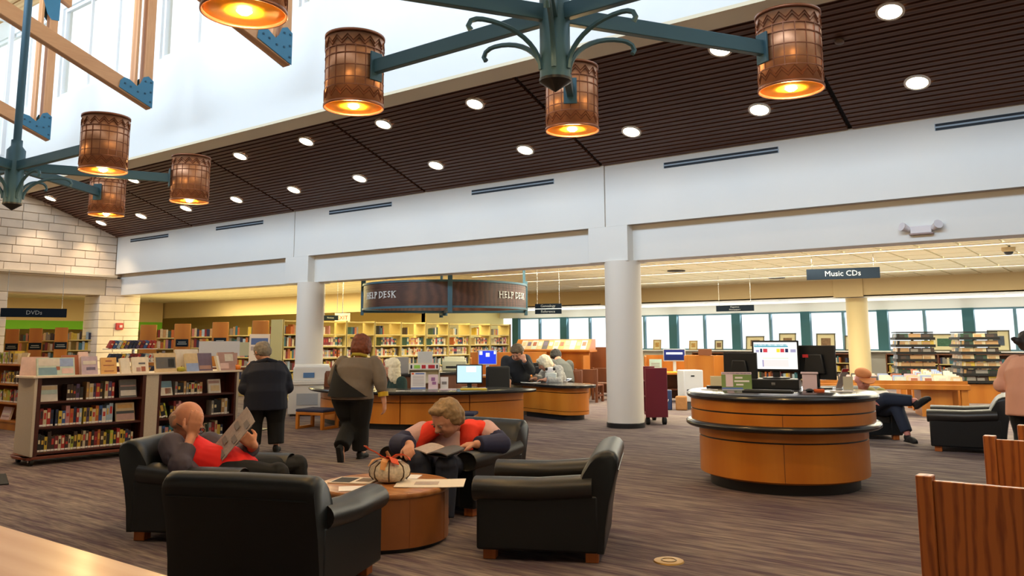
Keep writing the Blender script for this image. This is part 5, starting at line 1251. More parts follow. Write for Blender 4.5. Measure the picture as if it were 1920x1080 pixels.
MB().tube([(0, 0.03, 0), (0, 0.03, 1.3)], 0.015, 6).build('pole', m_chrome, t); MB().lathe([(0.18, 0), (0.18, 0.015), (0, 0.03)], 16).build('base', m_black, t)
p = (-13.201, 9.040, 0.926)
t = thing('library_table', 'dark topped table with papers behind the low bookcase', 'table', (p[0], p[1], 0), camdir(p))
MB().box(-1.0, -0.4, 0.99, 0.45, 0.4, 1.04).build('tabletop', m_brownw, t, bevel=0.005)
for x in (-0.95, 0.40):
    for y in (-0.35, 0.35): MB().box(x-0.04, y-0.04, 0, x+0.04, y+0.04, 0.99).build('leg', m_brownw, t)
facing_book((p[0], p[1], 0), camdir(p), 0.0, -0.2, 1.04, 0.34, 0.26, m_c['mauve'], 'brown picture book propped on the dark topped table')
sheet('paper_sheet', 'white papers on the dark topped table behind the low bookcase', 'paper', (p[0]-0.3, p[1]-0.25, 1.042), camdir(p), 0.5, 0.2, m_paper)

# ================================================================ WINDOW SIDE: LOW SHELVES, PICTURES, CARRELS
def low_shelf(x0, x1, y, label, seed):
    t = thing('low_bookshelf', label, 'bookshelf', (x0, y, 0), 0)
    w = x1-x0; n = max(1, int(w/1.3))
    MB().box(0, 0, 0.98, w, 0.45, 1.02).build('top', m_brownw, t); MB().box(0, 0.42, 0, w, 0.45, 0.98).build('back_board', m_brownw, t)
    for k in range(n+1): MB().box(k*w/n-0.02, 0, 0, k*w/n+0.02, 0.42, 0.98).build('upright', m_brownw, t)
    g = MB(); r = random.Random(seed)
    for z in (0.12, 0.42, 0.70):
        MB().box(0, 0, z-0.03, w, 0.42, z).build('shelf', m_metal, t)
        x = 0.05
        while x < w-0.1:
            ww = r.uniform(0.05, 0.09); g.m(r.randrange(len(PALS))).box(x, 0.08, z, x+ww-0.004, 0.3, z+r.uniform(0.15, 0.22)); x += ww
            if r.random() < 0.05: x += 0.15
    stuff(g.build('shelved_books', [m_bk[c] for c in PALS], t)); return t
low_shelf(-13.6, -7.6, 29.6, 'low brown bookshelf under the windows behind the kiosk', 5)
low_shelf(-6.7, -0.5, 29.6, 'low brown bookshelf under the windows behind the spinning racks', 6)
def picture(px, w, h, kind, label, loc):
    t = thing('framed_picture', label, 'picture', loc, 0, 'framed pictures leaning in the windows')
    R = Matrix.Rotation(-0.12, 3, 'X')
    fr = mat('frame_olive', '#5c5640', 0.5) if kind else mat('frame_gold', '#a98a4c', 0.5)
    for (cx, cz, sx, sz_) in ((0, 0.02, w, 0.04), (0, h-0.02, w, 0.04), (-w/2+0.02, h/2, 0.04, h), (w/2-0.02, h/2, 0.04, h)): MB().obox(R @ Vector((cx, 0, cz)), (sx, 0.035, sz_), R).build('frame', fr, t)
    MB().obox(R @ Vector((0, 0.008, h/2)), (w-0.06, 0.01, h-0.06), R).build('mat_board', mat('mat_cream', '#d9cfa6', 0.8), t)
    pc = {0: '#c79a55', 1: '#8a6a4a', 2: '#3f6a50', 3: '#4a5566'}[kind]
    MB().obox(R @ Vector((0, 0.0, h/2)), (w*0.5, 0.008, h*0.45), R).build('artwork', mat('art_%d' % kind, pc, 0.7, var=0.4, vscale=12), t)
picture(0, 0.34, 0.40, 0, 'small gold framed picture in the window left of the blue-screen computer', ((-15.343, 30.120, 1.014)[0], 30.12, 1.101))
picture(0, 0.34, 0.36, 0, 'small gold picture standing in the window above the carrel', ((-13.792, 30.120, 1.022)[0], 30.12, 1.101))
picture(0, 0.34, 0.38, 1, 'small brown picture in the window above the right carrel', ((-12.748, 30.120, 1.028)[0], 30.12, 1.101))
picture(0, 0.70, 0.52, 1, 'wide olive framed picture behind the left kiosk monitor', ((-11.336, 30.120, 1.036)[0], 30.12, 1.101))
picture(0, 0.62, 0.62, 1, 'olive framed picture rising behind the kiosk web page monitor', ((-10.132, 30.120, 1.043)[0], 30.12, 1.101))
picture(0, 0.66, 0.60, 1, 'olive framed picture with brown hills right of the kiosk monitors', ((-8.782, 30.120, 1.050)[0], 30.12, 1.101))
picture(0, 0.62, 0.52, 1, 'framed picture half hidden by the cream column', ((-7.833, 30.120, 1.055)[0], 30.12, 1.101))
picture(0, 0.86, 0.56, 2, 'framed picture with a green lake between the two spinning racks', ((-5.023, 30.120, 1.071)[0], 30.12, 1.101))
picture(0, 0.62, 0.66, 3, 'tall framed picture right of the right spinning rack', ((-3.490, 30.120, 1.079)[0], 30.12, 1.101))
# slant-top carrel unit with magazines on top
p = (-12.167, 18.329, 0.158)
t = thing('study_carrel', 'long honey wood study carrel with a sloped magazine top', 'carrel', (p[0], p[1], 0), rad(14))
MB().box(-1.35, 0.2, 0.05, 0.75, 0.26, 1.18).build('back_panel', m_orange, t, bevel=0.006)
MB().box(-1.4, 0.1, 1.18, 0.8, 0.75, 1.24).build('ledge', m_orange, t, bevel=0.01)
MB().prism([(0.15, 1.24), (0.75, 1.24), (0.75, 1.52), (0.45, 1.52)], -1.36, 0.76, 'x').build('sloped_top', m_orange, t, bevel=0.006)
MB().box(-1.35, -0.45, 0.62, 0.75, 0.2, 0.66).build('desktop', m_orange, t, bevel=0.004)
for x in (-1.35, -0.3, 0.71): MB().box(x, -0.3, 0.0, x+0.04, 0.2, 1.1).build('side_panel', m_orange, t, bevel=0.004)
Cp = Vector((p[0], p[1], 0)); Crz = rad(14); r = random.Random(4)
for i in range(12):
    q = Cp+Matrix.Rotation(Crz, 3, 'Z') @ Vector((-1.12+0.155*i, 0.17, 1.25))
    c1 = r.choice(['slate', 'sand', 'mauve', 'mist', 'amber', 'blush', 'char', 'seafoam'])
    tt = thing('magazine', '%s magazine on the sloped carrel top, %s from left' % ({'slate': 'grey', 'sand': 'tan', 'mauve': 'brown', 'mist': 'pale', 'amber': 'amber', 'blush': 'pink', 'char': 'black', 'seafoam': 'greenish'}[c1], ORD[i]), 'magazine', q, Crz, 'magazines on the sloped carrel top')
    R = Matrix.Rotation(-0.78, 3, 'X'); MB().obox(R @ Vector((0, 0, 0.17)), (0.15, 0.012, 0.32), R).build('cover', m_c[c1], tt); MB().obox(R @ Vector((0, -0.008, 0.20)), (0.10, 0.004, 0.14), R).build('cover_print', m_c[r.choice(['ivory', 'rust', 'sand', 'dusk'])], tt)
p = (-11.693, 20.038, 0.087)
t = thing('study_carrel', 'darker wood study carrel beside the front white column', 'carrel', (p[0], p[1], 0), rad(14))
MB().box(-0.55, 0.2, 0.05, 0.75, 0.26, 1.30).build('back_panel', m_brownw, t, bevel=0.006); MB().box(-0.55, -0.45, 0.62, 0.75, 0.2, 0.66).build('desktop', m_orange, t, bevel=0.004)
for x in (-0.57, 0.72): MB().box(x, -0.4, 0, x+0.05, 0.24, 1.28).build('side_panel', m_brownw, t, bevel=0.004)
def wood_chair(name, label, loc, rz, m, group, s=1.0, solid=False):
    t = thing(name, label, 'chair', (loc[0], loc[1], 0), rz, group)      # faces local +Y
    w = 0.27
    for x in (-w, w):
        MB().box(x-0.03, -0.30, 0, x+0.03, -0.24, 0.80).build('leg', m, t, bevel=0.006); MB().box(x-0.03, 0.18, 0, x+0.03, 0.24, 0.40).build('leg', m, t, bevel=0.006)
        MB().box(x-0.02, -0.24, 0.14, x+0.02, 0.18, 0.18).build('stretcher', m, t)
    MB().box(-w-0.02, -0.26, 0.38, w+0.02, 0.27, 0.42).build('seat', m, t, bevel=0.01)
    MB().box(-w+0.03, -0.285, 0.46, w-0.03, -0.255, 0.79).build('backrest', m, t, bevel=0.005)
    return t
for i in range(3):
    p = [(-10.786, 16.842, 0.280), (-10.897, 17.717, 0.232), (-10.945, 18.622, 0.184)][i]
    wood_chair('reading_chair', 'dark wood chair at the carrels, %s of three left of the front column' % ORD[i], p, rad(14), m_brownw, 'dark chairs at the carrels')
# white-legged reader shoes / papers on the floor near carrels are left to the chairs; red book cart
p = (-7.026, 13.510, 0.000)
t = thing('book_cart', 'dark red metal book cart on black casters right of the front column', 'cart', (p[0]-0.24, p[1]+0.44, 0), math.atan2(-p[1], -p[0])+rad(13))
m_red = mat('cart_maroon', '#6d1a2c', 0.4)
for x in (-0.48, 0.46): MB().box(x, -0.20, 0.13, x+0.03, 0.20, 1.0).build('side_panel', m_red, t, bevel=0.01)
for z in (0.2, 0.5, 0.78): MB().prism([(-0.18, z-0.03), (0.0, z-0.06), (0.18, z-0.03), (0.18, z-0.01), (0, z-0.04), (-0.18, z-0.01)], -0.45, 0.46, 'x').build('shelf', m_red, t)
for x in (-0.40, 0.40):
    for y in (-0.15, 0.15):
        MB().tube([(x, y-0.03, 0.065), (x, y+0.03, 0.065)], 0.065, 16).build('caster', m_blackm, t, smooth=True); MB().tube([(x, y, 0.065), (x, y, 0.15)], 0.02, 6).build('caster_fork', m_chrome, t)
# grey shredder-like cabinet, computer desk, recycle bin
p = (-7.948, 17.043, 0.000)
t = thing('grey_cabinet', 'tall pale grey box with a dark base left of the round kiosk', 'cabinet', (p[0], p[1]+0.1, 0), camdir(p)+0.35)
MB().box(-0.21, -0.2, 0, 0.21, 0.2, 0.16).build('base', mat('base_slate', '#3e454c', 0.6), t, bevel=0.01); MB().box(-0.22, -0.22, 0.16, 0.22, 0.22, 0.84).build('body', mat('cabinet_grey', '#c3c3c4', 0.5), t, bevel=0.02)
MB().box(-0.06, -0.225, 0.70, 0.02, -0.215, 0.73).build('slot', m_black, t)
for x in (-0.16, -0.09): MB().box(x, -0.228, 0.38, x+0.045, -0.218, 0.43).build('button', m_black, t)
p = (-9.141, 18.906, 0.230)
t = thing('computer_desk', 'honey wood computer desk with dark kneehole beyond the red cart', 'desk', (p[0], p[1], 0), camdir(p))
MB().box(-0.75, -0.4, 0.66, 0.8, 0.45, 0.70).build('desktop', m_orange, t, bevel=0.006); MB().box(-0.75, 0.40, 0.05, 0.8, 0.45, 0.66).build('modesty_panel', m_brownw, t)
for x in (-0.75, 0.76): MB().box(x, -0.35, 0, x+0.04, 0.45, 1.1).build('side_panel', m_orange, t, bevel=0.004)
MB().box(-0.75, 0.40, 0.70, 0.8, 0.45, 1.12).build('privacy_panel', m_orange, t); MB().box(-0.7, -0.1, 0.28, 0.76, 0.4, 0.31).build('shelf', m_brownw, t)
Q = p; rz_ = camdir(p)
def rel(q, rz, x, y, z): v = Vector((q[0], q[1], 0))+Matrix.Rotation(rz, 3, 'Z') @ Vector((x, y, 0)); return (v.x, v.y, z)
monitor('monitor with navy screen and white bar on the honey computer desk', rel(Q, rz_, -0.02, 0.05, 0.70), rz_, 0.50, 0.26, s_dark, mat('silver_plastic', '#b8bcc4', 0.4), prints=[(-.98, .05, .98, .98, s_navy), (-.8, .55, .8, .75, s_white), (-.9, .05, .9, .45, s_dark)], lift=0.27)
keyboard('yellow keyboard standing on the honey computer desk', rel(Q, rz_, -0.02, -0.2, 0.702), rz_, 0.4, mat('keyboard_yellow', '#e8c83c', 0.5))
t_ = sign_holder('pale teal notice standing on the honey computer desk', rel(Q, rz_, -0.48, -0.1, 0.70), rz_, 0.30, 0.32, mat('notice_teal', '#a9c7c0', 0.7), [(-.35, .3+.12*i, .35, .35+.12*i, m_ink) for i in range(4)])
p = (-8.296, 16.637, 0.000)
t = thing('recycling_bin', 'navy blue recycling bin under the computer desk', 'bin', (p[0], p[1], 0), camdir(p))
MB().prism([(-0.13, -0.11), (0.13, -0.11), (0.13, 0.11), (-0.13, 0.11)], 0, 0.42).build('body', mat('bin_navy', '#1d3157', 0.5), t, bevel=0.02)
for k in range(3):
    a = k*2*PI/3+PI/2
    pts = [(0.055*math.cos(a+q), -0.113, 0.22+0.055*math.sin(a+q)) for q in (-0.75, -0.25, 0.25, 0.7)]
    MB().tube(pts, 0.008, 5).build('recycle_arrow', m_lgrey, t)
p = (-7.959, 16.536, 0.000)
t = thing('paper_bag', 'crumpled brown paper bag beside the recycling bin', 'bag', (p[0], p[1]+0.15, 0), 0.4)
MB().prism([(-0.12, -0.08), (0.13, -0.1), (0.12, 0.09), (-0.11, 0.1)], 0, 0.3).build('bag', mat('kraft_paper', '#a5713c', 0.8, bump=0.8, vscale=14), t, bevel=0.03)
for i, px in enumerate((0, 1)):
    p = [(-8.038, 17.766, 0.325), (-7.987, 19.097, 0.259)][i]
    t = thing('study_carrel', ('honey wood carrel panel right of the computer desk', 'honey wood carrel panel behind the kiosk flyers')[i], 'carrel', (p[0], p[1], 0), camdir(p))
    MB().box(-0.30, 0, 0.02, 0.36, 0.05, 1.14-0.02*i).build('panel', m_orange, t, bevel=0.006); MB().box(-0.30, -0.02, 0.02, -0.25, 0.5, 1.12).build('side_panel', m_orange, t, bevel=0.006)
    MB().box(-0.30, 0.05, 0.6, 0.36, 0.5, 0.64).build('desktop', m_orange, t)
p = (-7.894, 17.864, 1.194)
box_on('storage_box', 'small brown box on top of the honey carrel panel', 'box', (p[0], p[1], 1.145), camdir(p), 0.30, 0.10, 0.14, mat('box_brown', '#7d4a2c', 0.7))
p = (-13.765, 24.757)
t = thing('poster', 'orange poster on the slim cream column', 'poster', (p[0], p[1], 1.05), camdir(p)); MB().box(-0.12, -0.008, 0, 0.14, 0.008, 0.5).build('sheet', mat('poster_orange', '#e2a24c', 0.7), t); MB().box(-0.08, -0.011, 0.28, 0.02, -0.007, 0.42).build('print', m_inkd, t)

# ================================================================ SPINNING MEDIA RACKS AND CD TABLES
def spinner(label, loc, rz, sd):
    t = thing('spinner_rack', label, 'rack', (loc[0], loc[1], 0), rz)
    m_cedar = m_orange
    for k in range(4):
        Rz = Matrix.Rotation(k*PI/2, 3, 'Z'); MB().obox(Rz @ Vector((0, -0.36, 0.22)), (0.72, 0.03, 0.44), Rz).build('base_panel', m_cedar, t)
    MB().box(-0.37, -0.37, 0.0, 0.37, 0.37, 0.05).build('base_floor', m_brownw, t); MB().tube([(0, 0, 0.05), (0, 0, 1.66)], 0.03, 8).build('post', m_black, t)
    MB().box(-0.40, -0.40, 1.64, 0.40, 0.40, 1.665).build('top_plate', m_blackm, t)
    for k in range(7):
        z = 0.47+0.168*k; MB().box(-0.43, -0.43, z-0.008, 0.43, 0.43, z+0.004).build('tier', m_blackm, t)
        for s in range(4):
            Rz = Matrix.Rotation(s*PI/2, 3, 'Z'); MB().obox(Rz @ Vector((0, -0.425, z+0.03)), (0.86, 0.006, 0.05), Rz).build('wire_rail', m_blackm, t)
    r = random.Random(sd); n = 0
    names = {'cream': 'cream', 'tan': 'tan', 'black': 'black', 'white': 'white', 'yellow': 'yellow', 'dark brown': 'brown', 'dark green': 'green', 'grey': 'grey'}
    for k in range(7):
        z = 0.478+0.168*k
        for s in range(4):
            for x in (-0.27, 0.0, 0.27):
                cn = r.choice(['cream', 'tan', 'black', 'cream', 'yellow', 'dark brown', 'dark green', 'grey'])
                Rz = Matrix.Rotation(rz+s*PI/2, 3, 'Z'); R = Rz @ Matrix.Rotation(-0.15, 3, 'X')
                wv = Vector((loc[0], loc[1], 0))+Rz @ Vector((x, -0.40, z))
                if wv.x*math.sin(0)+0 > 99: continue
                out = Rz @ Vector((0, -1, 0))
                if out.dot(Vector((-wv.x, -wv.y, 0)).normalized()) < -0.05: continue      # faces the windows: not in view
                key = ('disc', cn)
                if key not in BKM:
                    g = MB(); g.box(-0.13, 0, 0, 0.13, 0.05, 0.14); g.m(1).box(-0.11, -0.003, 0.03, 0.05, 0.001, 0.11); BKM[key] = g.mesh('audiobook', [m_bk[cn], m_bk[r.choice(['cream', 'black', 'tan', 'grey', 'dark brown'])]])
                o = inst('audiobook', BKM[key], None, wv); o.rotation_euler = R.to_euler()
                tag(o, '%s audiobook, %s tier up, %s face, %s column, %s spinning rack' % (names.get(cn, cn), ORD[k], ('front', 'right', 'back', 'left')[s], ('left', 'middle', 'right')[int(round(x/0.27))+1], label.split(' ')[0]), 'audiobook', 'audiobooks on the spinning racks'); n += 1
    return t
p = (-4.341, 21.873, 0.806)
spinner('left black spinning rack of audiobooks near the windows', p, camdir(p)+0.15, 8)
p = (-3.144, 22.683, 0.803)
spinner('right black spinning rack of audiobooks near the windows', p, camdir(p)+0.3, 9)
def cd_table(label, loc, rz, w, d, z, n, sd):
    t = thing('display_table', label, 'table', (loc[0], loc[1], 0), rz)
    MB().box(-w/2, -d/2, z-0.10, w/2, d/2, z).build('tabletop', m_orange, t, bevel=0.01)
    for x in (-w/2+0.1, w/2-0.1):
        for y in (-d/2+0.1, d/2-0.1): MB().box(x-0.06, y-0.06, 0, x+0.06, y+0.06, z-0.1).build('leg', m_orange, t, bevel=0.006)
    MB().box(w/2-0.85, -d/2+0.15, 0.0, w/2-0.3, d/2-0.15, z-0.1).build('pedestal', m_orange, t)
    MB().box(-w/2+0.04, -d/2+0.03, z, w/2-0.04, -d/2+0.05, z+0.07).build('front_rail', m_orange, t)
    r = random.Random(sd)
    nm = {'ivory': 'ivory', 'blush': 'pink', 'sky': 'blue', 'mist': 'pale grey', 'rust': 'rust', 'seafoam': 'pale green', 'sand': 'tan', 'lilac': 'lilac', 'char': 'black'}
    for row in range(3):
        for i in range(n):
            c1 = r.choice(list(nm)); x = -w/2+0.2+(w-0.4)*i/(n-1); y = -d/2+0.13+row*0.25
            facing_book((loc[0], loc[1], 0), rz, x, y, z, (w-0.5)/n*0.92, 0.15+0.02*row, m_c[c1], '%s disc case, %s row, %s from left, on the %s display table' % (nm[c1], ('front', 'middle', 'back')[row], ORD[i], label.split(' ')[0]), 0.35, 0.05, [(-.3, .3, .3, .8, m_c[r.choice(['ivory', 'rust', 'dusk', 'mist'])])], 'disc_case', 'disc cases on the display tables', cat='disc case')
    return t
p = (-4.174, 18.126, 0.258)
cd_table('long honey display table with rows of discs behind the orange cap man', (p[0], p[1], 0), rad(20), 2.9, 1.1, 0.62, 11, 21)
p = (-3.612, 19.874, 0.176)
cd_table('short honey display table with discs beside the right spinning rack', (p[0], p[1], 0), rad(20), 1.0, 0.9, 0.66, 4, 22)

# ================================================================ FOREGROUND CHAIRS AND TABLE
def oak_chair(label, x, y, zt_, w=1.05):
    t = thing('oak_chair', label, 'chair', (x, y, 0), 0, 'solid oak chairs at the right edge')    # left post at local x=0, back towards the viewer
    MB().box(0, 0, 0, 0.075, 0.09, zt_).build('post', m_oak, t, bevel=0.006); MB().box(w-0.075, 0, 0, w, 0.09, zt_).build('post', m_oak, t, bevel=0.006)
    MB().box(0.075, 0.02, 0.12, w-0.075, 0.06, zt_-0.022).build('back_panel', m_oak, t, bevel=0.004)
    MB().box(0.0, 0.09, 0.36, w, 0.62, 0.41).build('seat', m_oak, t, bevel=0.008)
    for xx in (0, w-0.075): MB().box(xx, 0.55, 0, xx+0.075, 0.62, 0.36).build('leg', m_oak, t, bevel=0.006)
    return t
p = (-0.941, 4.584, 0.830)
oak_chair('orange-brown oak chair back closest to the camera at the lower right', p[0], p[1], 0.83)
p = (-0.920, 6.686, 0.830)
oak_chair('orange-brown oak chair back, the second one along the right edge', p[0], p[1], 0.83)
p = (-0.846, 7.991, 0.830)
oak_chair('oak chair just visible below the peach jacket at the right edge', p[0], p[1], 0.80)
t = thing('reading_table', 'pale maple table corner in the lower left foreground', 'table', (-3.6, 1.05, 0), 0)
MB().box(-2.4, -0.6, 0.69, 1.6, 0.575, 0.73).build('tabletop', m_maple, t, bevel=0.008)
for x in (-2.3, 1.5):
    for y in (-0.5, 0.45): MB().box(x-0.05, y-0.05, 0, x+0.05, y+0.05, 0.69).build('leg', m_maple, t, bevel=0.006)
MB().box(-2.25, -0.45, 0.6, 1.45, 0.42, 0.69).build('apron', m_maple, t)
# ================================================================ PEOPLE
def V(*a): return Vector(a[0]) if len(a) == 1 else Vector(a)
def organic(g, name, m, parent, voxel=0.014, it=4):
    o = g.build(name, m, parent, smooth=False)
    o.data.polygons.foreach_set('use_smooth', [True]*len(o.data.polygons))
    r = o.modifiers.new('remesh', 'REMESH'); r.mode = 'VOXEL'; r.voxel_size = voxel; r.use_smooth_shade = True
    s = o.modifiers.new('smooth', 'SMOOTH'); s.factor = 0.5; s.iterations = it
    return o
def limb(g, pts, radii, n=10, endcap=(True, True)):
    g.tube(pts, radii, n)
    for i, p in enumerate(pts):
        if (i == 0 and not endcap[0]) or (i == len(pts)-1 and not endcap[1]): continue
        r = radii[i]; r = min(r) if isinstance(r, (list, tuple)) else r
        g.ell(p, r*0.99, n=10, k=6)
def frame(look, upv=Vector((0, 0, 1))):
    f = Vector(look).normalized(); r = f.cross(upv).normalized(); u = r.cross(f).normalized()
    return Matrix((r, f, u)).transposed()       # columns: right, forward, up
def hand(g, wrist, d, palm, side, s=1.0, curl=0.5, spread=0.06):
    """d finger direction, palm = palm normal, side=+1 thumb on (d x palm) side"""
    wrist = Vector(wrist); d = Vector(d).normalized(); n = Vector(palm); n = (n-d*n.dot(d)).normalized(); t = d.cross(n)*side
    for k in (-0.9, -0.3, 0.3, 0.9):
        g.tube([wrist+t*(0.016*k*s), wrist+d*(0.045*s)+t*(0.028*k*s), wrist+d*(0.09*s)+t*(0.034*k*s)], [0.017*s, 0.017*s, 0.014*s], 8)
    g.ell(wrist, 0.026*s, n=8, k=6)
    for k, ln in ((0.95, 0.074), (0.32, 0.083), (-0.32, 0.078), (-0.95, 0.060)):
        p = wrist+d*(0.086*s)+t*(0.034*k*s); dd = (d+t*spread*k).normalized(); a = 0.0
        pts = [p]
        for q, fr in enumerate((0.45, 0.31, 0.24)):
            a += curl*(0.75, 0.9, 0.6)[q]; dq = dd*math.cos(a)+n*math.sin(a); pts.append(pts[-1]+dq*(ln*s*fr))
        limb(g, pts, [0.0115*s, 0.0105*s, 0.0095*s, 0.008*s], 8)
    p0 = wrist+d*(0.025*s)+t*(0.026*s); p1 = p0+(d*0.55+t*0.8+n*0.25).normalized()*(0.042*s); p2 = p1+(d*0.85+t*0.25+n*0.45).normalized()*(0.032*s); p3 = p2+(d*0.9+n*0.4).normalized()*(0.024*s)
    limb(g, [p0, p1, p2, p3], [0.016*s, 0.0135*s, 0.012*s, 0.009*s], 8)
def head_parts(t, g, c, look, R_, hair=None, hairm=None, glasses=None, skinm=None, mouthm=None, brow=True, roll=0):
    """adds skull, jaw, nose, ears to g; eyes, mouth, hair as children of t. R_=(half width, half depth, half height)"""
    F = frame(look); rx, ry, rz_ = R_; c = Vector(c)
    L = lambda x, y, z: c+F @ Vector((x*rx, y*ry, z*rz_))
    g.ell(L(0, -0.06, 0.16), (rx*0.97, ry*0.98, rz_*0.86), F, 18, 12)
    g.ell(L(0, 0.16, -0.32), (rx*0.80, ry*0.78, rz_*0.62), F, 16, 10)
    g.ell(L(0, 0.46, -0.72), (rx*0.40, ry*0.38, rz_*0.24), F, 12, 8)
    limb(g, [L(0, 0.90, 0.10), L(0, 1.10, -0.16), L(0, 0.98, -0.24)], [rx*0.11, rx*0.17, rx*0.13], 8)
    g.ell(L(0.34, 0.78, -0.16), (rx*.22, ry*.15, rz_*.16), F, 10, 6); g.ell(L(-0.34, 0.78, -0.16), (rx*.22, ry*.15, rz_*.16), F, 10, 6)
    g.ell(L(0, 0.82, 0.20), (rx*.62, ry*.12, rz_*.09), F, 10, 6)
    for s in (-1, 1): g.ell(L(0.98*s, -0.08, -0.06), (rx*0.10, ry*0.20, rz_*0.22), F, 10, 8)
    ey = MB()
    for s in (-1, 1):
        e = MB().ell(L(0.36*s, 0.86, 0.04), (rx*.13, ry*.08, rz_*.07), F, 10, 6).m(1).ell(L(0.36*s, 0.92, 0.03), (rx*.06, ry*.04, rz_*.05), F, 8, 6).build('eye', [mat('eye_white', '#b79a8c', 0.4), mat('iris_dark', '#2a221e', 0.3)], t, smooth=True)
        if brow and hairm: MB().ell(L(0.36*s, 0.93, 0.20), (rx*.22, ry*.05, rz_*.035), F, 8, 6).build('eyebrow', hairm, t, smooth=True)
    MB().ell(L(0, 0.88, -0.47), (rx*.30, ry*.06, rz_*.035), F, 10, 6).build('mouth', mouthm or mat('lips', '#a8584e', 0.5), t, smooth=True)
    if hair:
        hg = MB()
        for (x, y, z, a, b, d) in hair: hg.ell(L(x, y, z), (rx*a, ry*b, rz_*d), F, 16, 10)
        o = organic(hg, 'hair', hairm, t, 0.011, 3)
        dt = bpy.data.textures.get('hair_clumps') or bpy.data.textures.new('hair_clumps', 'CLOUDS'); dt.noise_scale = 0.05
        dm = o.modifiers.new('clumps', 'DISPLACE'); dm.texture = dt; dm.strength = 0.028; dm.mid_level = 0.5
    if glasses:
        gg = MB()
        for s in (-1, 1):
            pts = [L(0.38*s+0.27*math.cos(a), 1.0, 0.03+0.17*math.sin(a)) for a in [2*PI*i/12 for i in range(13)]]; gg.tube(pts, 0.0035, 5, caps=False)
            gg.tube([L(0.64*s, 0.98, 0.05), L(1.0*s, 0.1, 0.05)], 0.0035, 5)
        gg.tube([L(-0.12, 1.02, 0.06), L(0.12, 1.02, 0.06)], 0.0035, 5); gg.build('glasses', glasses, t)
    return L
def shoe(t, ankle, d, m, s=1.0, up=(0, 0, 1), sole=True):
    F = frame(d, Vector(up)); a = Vector(ankle); g = MB()
    g.ell(a+F @ Vector((0, -0.01, -0.035))*s, (0.045*s, 0.06*s, 0.055*s), F, 12, 8); g.ell(a+F @ Vector((0, 0.09, -0.055))*s, (0.05*s, 0.12*s, 0.042*s), F, 12, 8); g.ell(a+F @ Vector((0, 0.16, -0.065))*s, (0.046*s, 0.06*s, 0.032*s), F, 12, 8)
    g.obox(a+F @ Vector((0, 0.07, -0.088))*s, (0.075*s, 0.26*s, 0.018*s), F)
    return organic(g, 'shoe', m, t, 0.012, 3)
HAIR_SHORT = [(0, -.16, .30, 1.06, 1.02, .80), (0, -.45, -.05, 1.0, .72, .75), (.75, -.1, .15, .32, .55, .5), (-.75, -.1, .15, .32, .55, .5), (0, .45, .75, .7, .5, .28)]
HAIR_BOB = [(0, -.18, .30, 1.14, 1.06, .86), (0, -.45, -.15, 1.12, .80, .95), (.85, -.1, -.1, .36, .6, .75), (-.85, -.1, -.1, .36, .6, .75), (0, .5, .72, .75, .48, .32)]
HAIR_BALD = [(0, -.72, -.12, .82, .38, .45), (.86, -.25, -.05, .18, .45, .34), (-.86, -.25, -.05, .18, .45, .34)]

